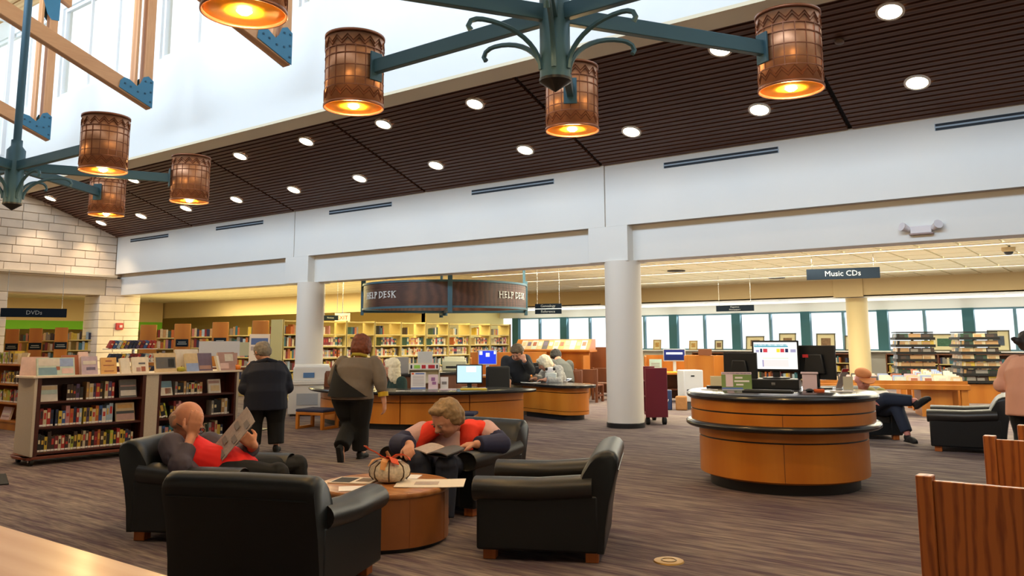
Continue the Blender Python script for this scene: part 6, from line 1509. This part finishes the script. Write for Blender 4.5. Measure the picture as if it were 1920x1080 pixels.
def standing(label, loc, f, K):
    """figure on its feet. K: measures in metres; f: heading (x, y)"""
    t = thing('person', label, 'person', (loc[0], loc[1], 0), facing(*f))
    W = K.get('w', 1.0); H = K.get('h', 1.55); q = H/1.6
    pel = V(0, 0, .82*q)+V(K.get('pel', (0, 0, 0))); ch = V(0, .02, 1.10*q)+V(K.get('ch', (0, 0, 0))); nk = V(0, .04, 1.32*q)+V(K.get('nk', (0, 0, 0))); hd = nk+V(K.get('hd', (0, .07, .155*q)))
    sw = K.get('sh', .21); skin = K.get('skin', m_skin)
    shl = {s: V(s*sw, nk.y-.01, nk.z-.065*q)+V(K.get('shoff', (0, 0, 0)))*0 for s in (-1, 1)}
    g = MB()
    g.tube([pel-V(0, 0, .08), pel, (pel+ch)/2, ch, nk-V(0, 0, .04)], [(.15*W, .11*W), (.17*W, .13*W), (.15*W, .12*W), (.17*W, .12*W), (.10*W, .07*W)], 16, lat=(1, 0, 0))
    limb(g, [nk-V(0, 0, .06), nk, (nk+hd)/2], [.07, .062, .058])
    L = head_parts(t, g, hd, K.get('look', (0, 1, -.25)), K.get('head', (.098, .112, .135)), K.get('hair'), K.get('hairm'), K.get('glasses'))
    hipx = .10*W
    for s, nm in ((-1, 'L'), (1, 'R')):
        el, wr = V(K['el'+nm]), V(K['wr'+nm]); kn, an = V(K['kn'+nm]), V(K['an'+nm])
        limb(g, [shl[s], el, wr], [.052*W, .043*W, .031])
        hip = pel+V(s*hipx, 0, -.05); limb(g, [hip, kn, an], [.085*W, .055*W, .036])
        hd_ = K.get('hand'+nm, ((0, .2, -1), (-s, 0, 0), 1)); hand(g, wr, hd_[0], hd_[1], hd_[2], 1.05, K.get('curl', .5))
        fd = V(K.get('foot'+nm, (0, 1, 0))); limb(g, [an, an+fd.normalized()*.12+V(0, 0, -.04)], [.036, .03])
        shoe(t, an, fd, K.get('shoem', m_blackm), K.get('shoes', 1.0), K.get('up'+nm, (0, 0, 1)))
    organic(g, 'body', skin, t, 0.011, 3)
    # trousers
    g = MB()
    g.tube([pel+V(0, 0, .10), pel, pel-V(0, 0, .08)], [(.175*W, .145*W), (.20*W, .165*W), (.19*W, .16*W)], 18, lat=(1, 0, 0))
    for s, nm in ((-1, 'L'), (1, 'R')):
        kn, an = V(K['kn'+nm]), V(K['an'+nm]); hip = pel+V(s*hipx, 0, -.04)
        limb(g, [hip, (hip+kn)/2, kn, an+V(0, 0, .02)], [.125*W, .112*W, .092*W, .082*W], 14, (True, False))
    organic(g, 'trousers', K['trm'], t, 0.013, 4)
    # jacket
    g = MB(); hem = pel+V(K.get('hem', (0, 0, -.06)))
    g.tube([hem, (hem+pel)/2, pel+V(0, 0, .06), (pel+ch)/2, ch, nk-V(0, 0, .07), nk-V(0, 0, .015)], [(.225*W, .19*W), (.222*W, .185*W), (.215*W, .18*W), (.205*W, .17*W), (.222*W, .165*W), (.19*W, .13*W), (.095*W, .085*W)], 22, lat=(1, 0, 0))
    for s, nm in ((-1, 'L'), (1, 'R')):
        el, wr = V(K['el'+nm]), V(K['wr'+nm]); sl = K.get('sleeve', .93); cu = el+(wr-el)*sl
        limb(g, [shl[s]-V(s*.03, 0, .015), (shl[s]+el)/2, el, cu], [.074*W, .076*W, .068*W, .058], 14, (True, False))
    o = organic(g, 'jacket', K['jkm'], t, 0.013, 4)
    return t, L, dict(pel=pel, ch=ch, nk=nk, hd=hd, shl=shl, jacket=o)

m_navy = mat('navy_jacket', '#0d1328', 0.85, var=0.2, vscale=6); m_blk = mat('black_trousers', '#0b0b0d', 0.85)
m_hgrey = mat('hair_grey', '#8d8273', 0.7, var=0.35, vscale=30); m_hwhite = mat('hair_white', '#f2e4c2', 0.7, var=0.12, vscale=30); m_hred = mat('hair_auburn', '#7d3d20', 0.6, var=0.4, vscale=30)
m_hdark = mat('hair_dark', '#2a2420', 0.6, var=0.3, vscale=30); m_hblond = mat('hair_sandy', '#9c7d55', 0.65, var=0.4, vscale=30)
m_rim = mat('glasses_dark', '#2b2625', 0.3)
# --- man in navy, standing with his back to the camera
t, L, B = standing('man in navy jacket and dark trousers standing with his back turned beside the low bookcase', (-9.62, 7.22), (-.83, .55), dict(
    w=1.30, h=1.50, sh=.20, pel=(0, -.03, -.02), ch=(0, .0, 0), nk=(0, .06, -.02), hd=(-.06, .09, .13), look=(-.5, .8, -.55), hair=HAIR_SHORT, hairm=m_hgrey, head=(.11, .12, .135),
    elL=(-.285, .0, .86), wrL=(-.24, .28, .84), elR=(.285, .0, .86), wrR=(.22, .30, .88), handL=((.3, 1, .1), (.6, 0, -1), -1), handR=((-.3, 1, .1), (-.6, 0, -1), 1),
    knL=(-.145, .02, .40), anL=(-.15, -.02, .09), knR=(.145, .03, .40), anR=(.155, -.01, .09), footL=(-.3, 1, 0), footR=(.25, 1, 0), jkm=m_navy, trm=m_blk, hem=(0, 0, -.17)))
MB().tube([B['nk']+V(-.13, -.02, -.01), B['nk']+V(0, -.10, .03), B['nk']+V(.13, -.02, -.01)], .03, 8).build('collar', m_navy, t, smooth=True)
# --- woman walking away, grey and black asymmetric jacket
m_taupe = mat('taupe_cardigan', '#766a5f', 0.85, var=0.12, vscale=8)
t, L, B = standing('woman with auburn hair walking away in a grey and black draped jacket', (-8.12, 7.45), (-.38, .92), dict(
    w=1.27, h=1.60, sh=.25, pel=(-.02, 0, 0), ch=(.0, .05, 0), nk=(.0, .10, -.02), hd=(-.01, .08, .13), look=(-.15, 1, -.35), hair=HAIR_BOB, hairm=m_hred, head=(.115, .12, .14),
    elL=(-.34, .10, .98), wrL=(-.20, .36, .96), elR=(.37, -.0, .95), wrR=(.43, -.02, .72), handR=((.0, .15, -1), (-1, 0, 0), 1), handL=((.4, 1, 0), (.5, 0, -1), -1),
    knL=(-.08, .10, .42), anL=(-.05, -.22, .17), knR=(.06, .08, .42), anR=(.05, .12, .09), footL=(0, .35, -1), upL=(0, 1, .3), footR=(.05, 1, 0), jkm=m_taupe, trm=m_blk, hem=(0, 0, -.06), sleeve=.42, shoes=.95))
# black draped lower-left panel of the jacket, wrapped close to the back
pel, ch = B['pel'], B['ch']
def wrap_panel(parent, name, m, fn, R=(.318, .272), n=24):
    """panel hugging the back: fn(u in 0..1) -> (z_low, z_high, angle)"""
    vs = []; g = MB()
    for i in range(n+1):
        u = i/n; z0, z1, a = fn(u)
        for z, rr in ((z0, 1.0), (z1, 1.0), (z1, .955), (z0, .955)):
            c = pel+(ch-pel)*((z-pel.z)/(ch.z-pel.z)); k = 1.0-0.05*max(0, (z-pel.z-.1)/.3)
            vs.append((c.x+R[0]*rr*k*math.cos(a), c.y+R[1]*rr*k*math.sin(a), z))
    fs = [(4*i+q, 4*i+(q+1) % 4, 4*i+4+(q+1) % 4, 4*i+4+q) for i in range(n) for q in range(4)]+[(3, 2, 1, 0), tuple(4*n+q for q in range(4))]
    return g.add(vs, [f[::-1] for f in fs]).build(name, m, parent, smooth=True, angle=40)
wrap_panel(t, 'black_panel', m_blk, lambda u: (pel.z-.02, max(pel.z-.015, pel.z+.40-.43*u**1.15), rad(180+150*u)))
MB().tube([B['nk']+V(-.10, .0, .0), B['nk']+V(-.05, -.085, .025), B['nk']+V(.05, -.085, .025), B['nk']+V(.10, .0, .0)], .022, 8).build('yellow_collar', mat('mustard', '#a8942c', 0.8), t, smooth=True)
MB().tube([V(.405, -.01, .855), V(.412, -.012, .80)], .066, 14).build('yellow_cuff', mat('yellow_cuff', '#c9a41f', 0.7), t, smooth=True)
# --- woman in peach at the right edge
m_peach = mat('peach_jacket', '#d79b7e', 0.85, var=0.06, vscale=5)
t, L, B = standing('woman in peach jacket with dark hair in a bun at the right edge', (-1.0, 11.15), (.35, .95), dict(
    w=1.28, h=1.60, sh=.25, nk=(-.03, .09, -.02), hd=(-.05, .10, .15), look=(.35, 1, -.15), hair=HAIR_SHORT+[(-.15, -1.35, -.05, .35, .5, .34), (-.2, -1.75, .1, .28, .35, .2)], hairm=m_hdark, head=(.11, .12, .135),
    elL=(-.34, .0, .96), wrL=(-.24, .25, .9), elR=(.34, .0, .96), wrR=(.25, .25, .9), handL=((.3, 1, 0), (.5, 0, -1), -1), handR=((-.3, 1, 0), (-.5, 0, -1), 1),
    knL=(-.13, .03, .42), anL=(-.13, -.02, .09), knR=(.13, .05, .42), anR=(.13, 0, .09), jkm=m_peach, trm=m_blk, hem=(0, -.02, -.20)))

# ---------------- seated figures: joints in world space
def seated(label, loc, f, K):
    t = thing('person', label, 'person', (loc[0], loc[1], 0), 0)
    o0 = Vector((loc[0], loc[1], 0)); P = {k: V(K[k])-o0 for k in ('pel', 'ch', 'nk', 'hd', 'shL', 'shR', 'elL', 'elR', 'wrL', 'wrR') if k in K}
    for k in ('knL', 'knR', 'anL', 'anR'):
        if k in K: P[k] = V(K[k])-o0
    W = K.get('w', 1.1); lat = (P['shR']-P['shL']).normalized(); skin = K.get('skin', m_skin); hs = K.get('hs', 1.15); vx = K.get('vox', 0.012)
    pel, ch, nk, hd = P['pel'], P['ch'], P['nk'], P['hd']
    g = MB(); ax = (ch-pel).normalized()
    g.tube([pel-ax*.05, pel, (pel+ch)/2, ch, nk-(nk-ch)*.2], [(.15*W, .12*W), (.17*W, .14*W), (.16*W, .14*W), (.16*W, .12*W), (.09*W, .07*W)], 16, lat=lat)
    limb(g, [ch+(nk-ch)*.7, nk, nk+(hd-nk)*.55], [.075*W, .068*W, .062*W])
    L = head_parts(t, g, hd, K['look'], K.get('head', (.12, .135, .155)), K.get('hair'), K.get('hairm'), K.get('glasses'), mouthm=K.get('mouthm'))
    for s in ('L', 'R'):
        limb(g, [P['sh'+s], P['el'+s], P['wr'+s]], [.055*W, .045*W, .034*W])
        if 'hand'+s in K: h = K['hand'+s]; hand(g, P['wr'+s], h[0], h[1], h[2], hs, K.get('curl'+s, .5))
        if 'kn'+s in P:
            hip = pel+lat*(.10*W if s == 'R' else -.10*W); limb(g, [hip, P['kn'+s], P['an'+s]], [.09*W, .06*W, .04*W])
            shoe(t, P['an'+s], K.get('foot'+s, (f[0], f[1], 0)), K.get('shoem', m_blackm), 1.1, K.get('up'+s, (0, 0, 1)))
    organic(g, 'body', skin, t, vx, 3)
    g = MB()
    g.tube([pel-ax*.10, pel-ax*.02, (pel+ch)/2, ch, ch+(nk-ch)*.62, ch+(nk-ch)*.92], K.get('rings', [(.20*W, .17*W), (.21*W, .185*W), (.205*W, .185*W), (.205*W, .155*W), (.15*W, .10*W), (.085*W, .08*W)]), 22, lat=lat)
    sl = K.get('sleeve', .92)
    for s in ('L', 'R'):
        sh, el, wr = P['sh'+s], P['el'+s], P['wr'+s]
        if sl > 0:
            g.ell(sh, .085*W, n=12); limb(g, [sh, (sh+el)/2, el, el+(wr-el)*sl], [.085*W, .08*W, .076*W, .06*W], 14, (True, False))
        else: limb(g, [sh, sh+(el-sh)*(1+sl)], [.085*W, .08*W], 14, (True, False))
    organic(g, K.get('topname', 'jacket'), K['jkm'], t, vx, 4)
    if 'knL' in P:
        g = MB(); g.ell(pel-V(0, 0, .02), (.20*W, .20*W, .15*W), n=14)
        for s in ('L', 'R'):
            hip = pel+lat*(.10*W if s == 'R' else -.10*W)
            limb(g, [hip, (hip+P['kn'+s])/2, P['kn'+s], P['an'+s]+(P['kn'+s]-P['an'+s])*.1], [.125*W, .11*W, .09*W, .075*W], 14, (True, False))
        organic(g, 'trousers', K['trm'], t, vx, 4)
    return t, P, L, lat, o0
# --- man with the newspaper in the left armchair (faces right, rests his head on his hand)
m_dkj = mat('charcoal_jacket', '#4b424e', 0.8, var=0.2, vscale=8); m_redt = mat('red_shirt', '#ea1712', 0.75, var=0.08, vscale=6)
bald = mat('skin_ruddy', '#cf8a68', 0.5, var=0.1, vscale=14)
t, P, L, lat, o0 = seated('balding man in red shirt and charcoal jacket reading a newspaper in the left armchair', (-6.0, 4.15), (.89, .45), dict(
    pel=(-5.968, 4.203, 0.413), ch=(-6.221, 4.045, 0.541), nk=(-6.331, 3.984, 0.709), hd=(-6.315, 3.972, 0.844), look=(.80, .10, -.50), head=(.118, .140, .162),
    shR=(-6.133, 3.734, 0.689), elR=(-5.927, 3.687, 0.565), wrR=(-6.024, 3.832, 0.760), handR=((.16, .10, 1), (-.75, .62, -.05), 1), curlR=.28,
    shL=(-6.452, 4.275, 0.629), elL=(-6.202, 4.392, 0.520), wrL=(-5.822, 4.270, 0.657), handL=((-.55, -.35, .55), (-.45, .6, -.4), -1), curlL=1.0,
    knR=(-5.612, 4.350, 0.439), knL=(-5.870, 4.748, 0.436), anR=(-5.505, 4.324, 0.066), anL=(-5.796, 4.760, 0.042),
    hair=HAIR_BALD, hairm=mat('hair_fringe', '#b08a72', 0.8), glasses=m_rim, skin=bald, jkm=m_redt, topname='red_shirt', trm=m_blk, w=1.13, sleeve=-.6, vox=0.010, hs=1.22,
    rings=[(.20, .19), (.21, .215), (.205, .21), (.20, .16), (.15, .11), (.09, .085)]))
# jacket: sleeves, open fronts and back
g = MB(); ax = (P['ch']-P['pel']).normalized(); fr = ax.cross(lat).normalized()
if fr.dot(Vector((.89, .45, 0))) < 0: fr = -fr
for s in ('L', 'R'):
    sh, el, wr = P['sh'+s], P['el'+s], P['wr'+s]
    g.ell(sh, .105, n=12); limb(g, [sh, (sh+el)/2+V(0, 0, -.01), el, el+(wr-el)*(.62 if s == 'R' else .86)], [.105, .102, .095, .072], 14, (True, False))
    k = lat*(.20 if s == 'R' else -.20)
    if s == 'L': g.tube([P['nk']-(P['nk']-P['ch'])*.15+k*.40-fr*.02, P['ch']+k*.92+fr*.03, (P['ch']+P['pel'])/2+k*1.08+fr*.03, P['pel']+k*1.15+fr*.02+ax*.02], [(.075, .05), (.10, .085), (.10, .09), (.11, .08)], 12, lat=lat)
    else: g.tube([P['nk']-(P['nk']-P['ch'])*.15+k*.45-fr*.03, P['ch']+k*1.0-fr*.05, (P['ch']+P['pel'])/2+k*1.05-fr*.10, P['pel']+k*1.1-fr*.12+ax*.02], [(.07, .05), (.09, .08), (.09, .08), (.09, .07)], 12, lat=lat)
g.tube([P['pel']-fr*.09, (P['ch']+P['pel'])/2-fr*.10, P['ch']-fr*.09, P['nk']-(P['nk']-P['ch'])*.2-fr*.05], [(.22, .11), (.22, .11), (.21, .10), (.13, .06)], 14, lat=lat)
organic(g, 'jacket', m_dkj, t, 0.011, 4)
# newspaper: two folded leaves
n0 = (-5.892, 4.138, 0.753)
nt = thing('newspaper', 'folded grey newspaper held up by the man in the red shirt', 'newspaper', n0, 0)
ya = (Vector((-5.809, 4.185, 0.855))-Vector((-5.961, 4.074, 0.625))).normalized(); xb = Vector((-.72, .62, -.10)); xb = (xb-ya*xb.dot(ya)).normalized()
xb = (xb*.80+ya.cross(xb)*.60).normalized(); zz_ = xb.cross(ya); R = Matrix((xb, zz_, ya)).transposed()
def leaf(x0, x1, y0, y1, off, bend):
    vs = []; n = 8
    for i in range(n+1):
        x = x0+(x1-x0)*i/n; z = off+bend*math.sin(PI*i/n)
        for y, th in ((y0, 0), (y1, 0), (y1, .004), (y0, .004)): vs.append(R @ Vector((x, z+th, y)))
    return vs, [(4*i+q, 4*i+(q+1) % 4, 4*i+4+(q+1) % 4, 4*i+4+q) for i in range(n) for q in range(4)]+[(3, 2, 1, 0), tuple(4*n+q for q in range(4))]
for nm, a in (('front_leaf', (-.10, .13, -.20, .19, 0.0, .012)), ('back_leaf', (-.11, .13, -.19, .20, -.007, .010))): MB().add(*leaf(*a)).build(nm, m_news, nt)
for k in range(5):
    for yy_ in (-.0085, .0165): MB().obox(R @ Vector((-.045+.10*(k % 2), yy_, .13-.075*k)), (.085, .003, .045), R).build('print_block', m_ink, nt)
# --- woman in the red vest reading a magazine, facing the camera
m_shirt = mat('pink_grey_shirt', '#cfa8a4', 0.85, var=0.12, vscale=10); m_vest = mat('red_fleece_vest', '#f23a20', 0.8, bump=0.15, vscale=60); m_nsl = mat('navy_sleeve', '#2a2c4a', 0.85); m_npant = mat('navy_trousers', '#1c2234', 0.85)
t, P, L, lat, o0 = seated('woman in a bright red vest bent over a magazine in the armchair facing the camera', (-5.18, 5.9), (.1, -1), dict(
    pel=(-5.213, 6.042, 0.308), ch=(-5.175, 5.995, 0.577), nk=(-5.142, 5.971, 0.707), hd=(-5.076, 5.790, 0.797), look=(-.16, -.82, -.56), head=(.125, .14, .158),
    shR=(-5.372, 5.792, 0.665), elR=(-5.362, 5.470, 0.582), wrR=(-5.115, 5.348, 0.612), handR=((.50, -.62, -.25), (.35, .1, -.9), -1), curlR=.7,
    shL=(-4.957, 6.215, 0.668), elL=(-4.695, 6.103, 0.571), wrL=(-4.708, 5.761, 0.599), handL=((-.9, -.35, -.1), (0, .2, -1), 1), curlL=.35,
    knR=(-5.002, 5.344, 0.474), knL=(-4.758, 5.431, 0.458), anR=(-4.848, 5.323, 0.049), anL=(-4.709, 5.341, 0.003), footR=(.2, -1, 0), footL=(.25, -1, 0), shoem=mat('tan_shoe', '#8a6b4a', 0.7),
    hair=[(0, -.22, .34, 1.10, 1.0, .82), (0, -.5, -.05, 1.05, .72, .8), (.84, -.2, .05, .3, .5, .55), (-.84, -.2, .05, .3, .5, .55), (0, .42, .84, .8, .42, .26)], hairm=m_hblond, jkm=m_shirt, topname='shirt', trm=m_npant, w=1.12, vox=0.010, hs=1.2))
for s in ('L', 'R'):
    g = MB(); el, wr, sh = P['el'+s], P['wr'+s], P['sh'+s]; limb(g, [sh+(el-sh)*.66, el, el+(wr-el)*.95], [.098, .094, .072], 14, (False, False))
    organic(g, 'navy_sleeve', m_nsl, t, 0.011, 3)
g = MB(); fr = V(.1, -1, 0).normalized(); dn = (P['pel']-P['ch']).normalized()
for s, k in (('R', -1), ('L', 1)):
    x = lat*(.155 if (P['shR']-P['shL']).dot(lat)*k*-1 > 0 else -.155)
    g.tube([P['nk']+x*.75-fr*.07+V(0, 0, .02), P['nk']+x*1.1+fr*.06-V(0, 0, .01), P['ch']+x*1.5+fr*.155+V(0, 0, .03), P['ch']+x*1.45+fr*.19+dn*.09, P['ch']+x*1.2+fr*.21+dn*.19], [(.085, .05), (.095, .055), (.088, .06), (.085, .06), (.08, .05)], 14, lat=lat)
    g.ell(P['sh'+s]+(P['nk']-P['sh'+s])*.22, (.115, .10, .085), n=12)
g.tube([P['nk']-fr*.09+V(0, 0, .0), P['ch']-fr*.11, P['pel']-fr*.12], [(.17, .07), (.25, .10), (.24, .11)], 16, lat=lat)
organic(g, 'red_vest', m_vest, t, 0.011, 4)
n0 = (-4.879, 5.430, 0.563)
nt = thing('magazine', 'open magazine on the lap of the woman in the red vest', 'magazine', n0, 0)
R = frame((.05, 1, .16))
for s in (-1, 1):
    vs = []; n = 6
    for i in range(n+1):
        u = i/n; x = s*u*.235; z = .035*math.sin(u*PI*.75)-.02*u
        for y in (-.11, .11):
            for th in (0, .01): vs.append(R @ Vector((x, y, z+th)))
    fs = []
    for i in range(n): a = 4*i; b = 4*i+4; fs += [(a, b, b+2, a+2), (a+1, a+3, b+3, b+1), (a, a+1, b+1, b), (a+2, b+2, b+3, a+3)]
    fs += [(0, 2, 3, 1), (4*n, 4*n+1, 4*n+3, 4*n+2)]
    if s > 0: fs = [f[::-1] for f in fs]
    MB().add(vs, fs).build('page', m_c['slate'] if s > 0 else m_news, nt)
MB().obox(R @ Vector((0, 0, -.006)), (.46, .22, .004), R).build('cover', m_black, nt)
# --- people farther back
t, P, L, lat, o0 = seated('man in orange cap and olive shirt reading with crossed legs behind the kiosk', (-3.381, 13.586, 0.176), (.85, -.5), dict(
    pel=(-3.380, 13.586, 0.455), ch=(-3.403, 13.632, 0.635), nk=(-3.449, 13.620, 0.739), hd=(-3.429, 13.573, 0.871), look=(.55, -.75, -.35), head=(.115, .13, .15),
    shR=(-3.593, 13.376, 0.674), elR=(-3.576, 13.225, 0.541), wrR=(-3.275, 13.251, 0.583), handR=((.8, -.4, 0), (0, 0, -1), 1), shL=(-3.239, 13.826, 0.663), elL=(-3.105, 13.754, 0.576), wrL=(-3.078, 13.452, 0.657), handL=((-.3, -.6, .3), (0, 0, -1), -1),
    knR=(-3.025, 13.208, 0.626), anR=(-2.644, 13.239, 0.609), footR=(.7, -.3, .5), knL=(-2.904, 13.286, 0.496), anL=(-2.759, 13.164, 0.135), footL=(.6, -.8, 0),
    hair=[(0, -.75, -.2, .8, .35, .4)], hairm=m_hgrey, jkm=mat('olive_shirt', '#8d8648', 0.85), topname='shirt', trm=mat('dark_jeans', '#1a2336', 0.85), w=1.1, skin=mat('skin_pink', '#cc8374', 0.55)))
g = MB(); F = frame((.55, -.75, -.35)); c = P['hd']
g.ell(c+F @ Vector((0, -.02, .105)), (.122, .142, .075), F, 18, 10); organic(g, 'cap_crown', mat('orange_cap', '#c97a42', 0.8), t, 0.011, 3)
o = MB().prism([(.11*math.cos(a)*1.05, .10+.15*math.sin(a)) for a in [PI*i/10 for i in range(11)]], 0, .012).build('cap_brim', MATS['orange_cap'], t)
o.location = c+F @ Vector((0, .01, .085)); o.rotation_euler = (F @ Matrix.Rotation(-.15, 3, 'X')).to_euler()
p = (-3.071, 13.197, 0.671)
facing_book((p[0], p[1], 0), camdir(p)+.5, 0, 0, p[2]-.02, .34, .2, m_c['mist'], 'open paper held by the man in the orange cap', lean=1.15, th=.01, name='newspaper', cat='newspaper')
t, P, L, lat, o0 = seated('woman with long white hair in a dark green top seated behind the help desk', (-11.454, 11.597, 0.274), (-.8, -.2), dict(
    pel=(-11.417, 11.634, 0.123), ch=(-11.443, 11.608, 0.574), nk=(-11.475, 11.577, 0.816), hd=(-11.485, 11.482, 0.981), look=(-.85, -.25, -.05), head=(.125, .145, .175),
    shR=(-11.707, 11.769, 0.712), elR=(-11.840, 11.720, 0.403), wrR=(-11.705, 11.343, 0.499), handR=((-1, -.2, 0), (0, 0, -1), 1), shL=(-11.135, 11.406, 0.732), elL=(-10.985, 11.287, 0.391), wrL=(-11.110, 11.079, 0.495), handL=((-1, -.2, 0), (0, 0, -1), -1),
    hair=[(0, -.22, .30, 1.12, 1.05, .85), (0, -.62, -.5, 1.05, .6, 1.1), (.8, -.35, -.5, .4, .5, 1.0), (-.8, -.35, -.5, .4, .5, 1.0), (0, -.7, -1.2, .95, .45, .7), (0, .45, .75, .7, .5, .28)], hairm=m_hwhite, jkm=mat('green_top', '#1f3a34', 0.85, var=.3, vscale=12), topname='top', trm=m_blk, w=1.25, glasses=None))
t, P, L, lat, o0 = seated('man in dark vest leaning over the side desk with a hand at his face', (-10.248, 13.789, 0.453), (.3, -.9), dict(
    pel=(-10.266, 13.925, 0.661), ch=(-10.181, 13.702, 0.993), nk=(-10.061, 13.579, 1.168), hd=(-9.907, 13.407, 1.267), look=(.1, -.7, -.75), head=(.12, .135, .15),
    shR=(-10.292, 13.543, 1.091), elR=(-10.281, 13.476, 0.838), wrR=(-10.000, 13.262, 0.695), handR=((.2, -.5, -.6), (0, 0, -1), -1), shL=(-10.005, 13.831, 1.110), elL=(-9.793, 13.700, 0.904), wrL=(-9.761, 13.439, 1.100), handL=((-.3, .1, .8), (-.5, .4, 0), 1), curlL=.8,
    knR=(-10.217, 13.674, 0.354), knL=(-10.061, 13.790, 0.354), anR=(-10.284, 13.762, -0.046), anL=(-10.127, 13.878, -0.047), footR=(.3, -.9, 0), footL=(.3, -.9, 0),
    hair=HAIR_SHORT, hairm=mat('hair_brown_grey', '#6b5940', 0.7, var=.3, vscale=30), jkm=mat('dark_vest', '#25272b', 0.85, var=.2, vscale=10), topname='vest', trm=mat('khaki', '#8e8468', 0.85), w=1.28))
t, P, L, lat, o0 = seated('woman with short white hair and patterned grey sweater bent over the side desk', (-9.833, 14.513, 0.430), (-.6, -.6), dict(
    pel=(-9.741, 14.575, 0.485), ch=(-9.722, 14.454, 0.784), nk=(-9.760, 14.356, 0.982), hd=(-9.792, 14.189, 1.029), look=(-.65, -.5, -.55), head=(.115, .13, .15),
    shR=(-9.980, 14.558, 0.874), elR=(-10.041, 14.369, 0.682), wrR=(-9.921, 14.026, 0.720), handR=((-1, -.3, 0), (0, 0, -1), 1), shL=(-9.524, 14.298, 0.891), elL=(-9.399, 14.105, 0.666), wrL=(-9.558, 13.865, 0.714), handL=((-1, -.3, 0), (0, 0, -1), -1),
    hair=HAIR_BOB, hairm=m_hwhite, jkm=mat('patterned_sweater', '#aaa8a4', 0.9, var=.5, vscale=22), topname='sweater', trm=m_blk, w=1.28))
t, P, L, lat, o0 = seated('person in grey sweater hunched at the carrel with their back turned', (-10.819, 16.343, 0.304), (-.5, .8), dict(
    pel=(-10.775, 16.372, 0.584), ch=(-10.859, 16.437, 0.838), nk=(-11.002, 16.522, 1.020), hd=(-11.137, 16.612, 1.116), look=(-.5, .8, -.5), head=(.13, .14, .16),
    shR=(-10.820, 16.701, 0.918), elR=(-10.867, 16.790, 0.690), wrR=(-11.137, 16.972, 0.704), handR=((-.5, .8, 0), (0, 0, -1), 1), shL=(-10.922, 16.154, 0.955), elL=(-11.042, 16.194, 0.707), wrL=(-11.215, 16.560, 0.716), handL=((-.5, .8, 0), (0, 0, -1), -1),
    hair=HAIR_SHORT, hairm=m_hdark, jkm=mat('grey_sweater', '#5f605c', 0.9), topname='sweater', trm=m_blk, w=1.35))
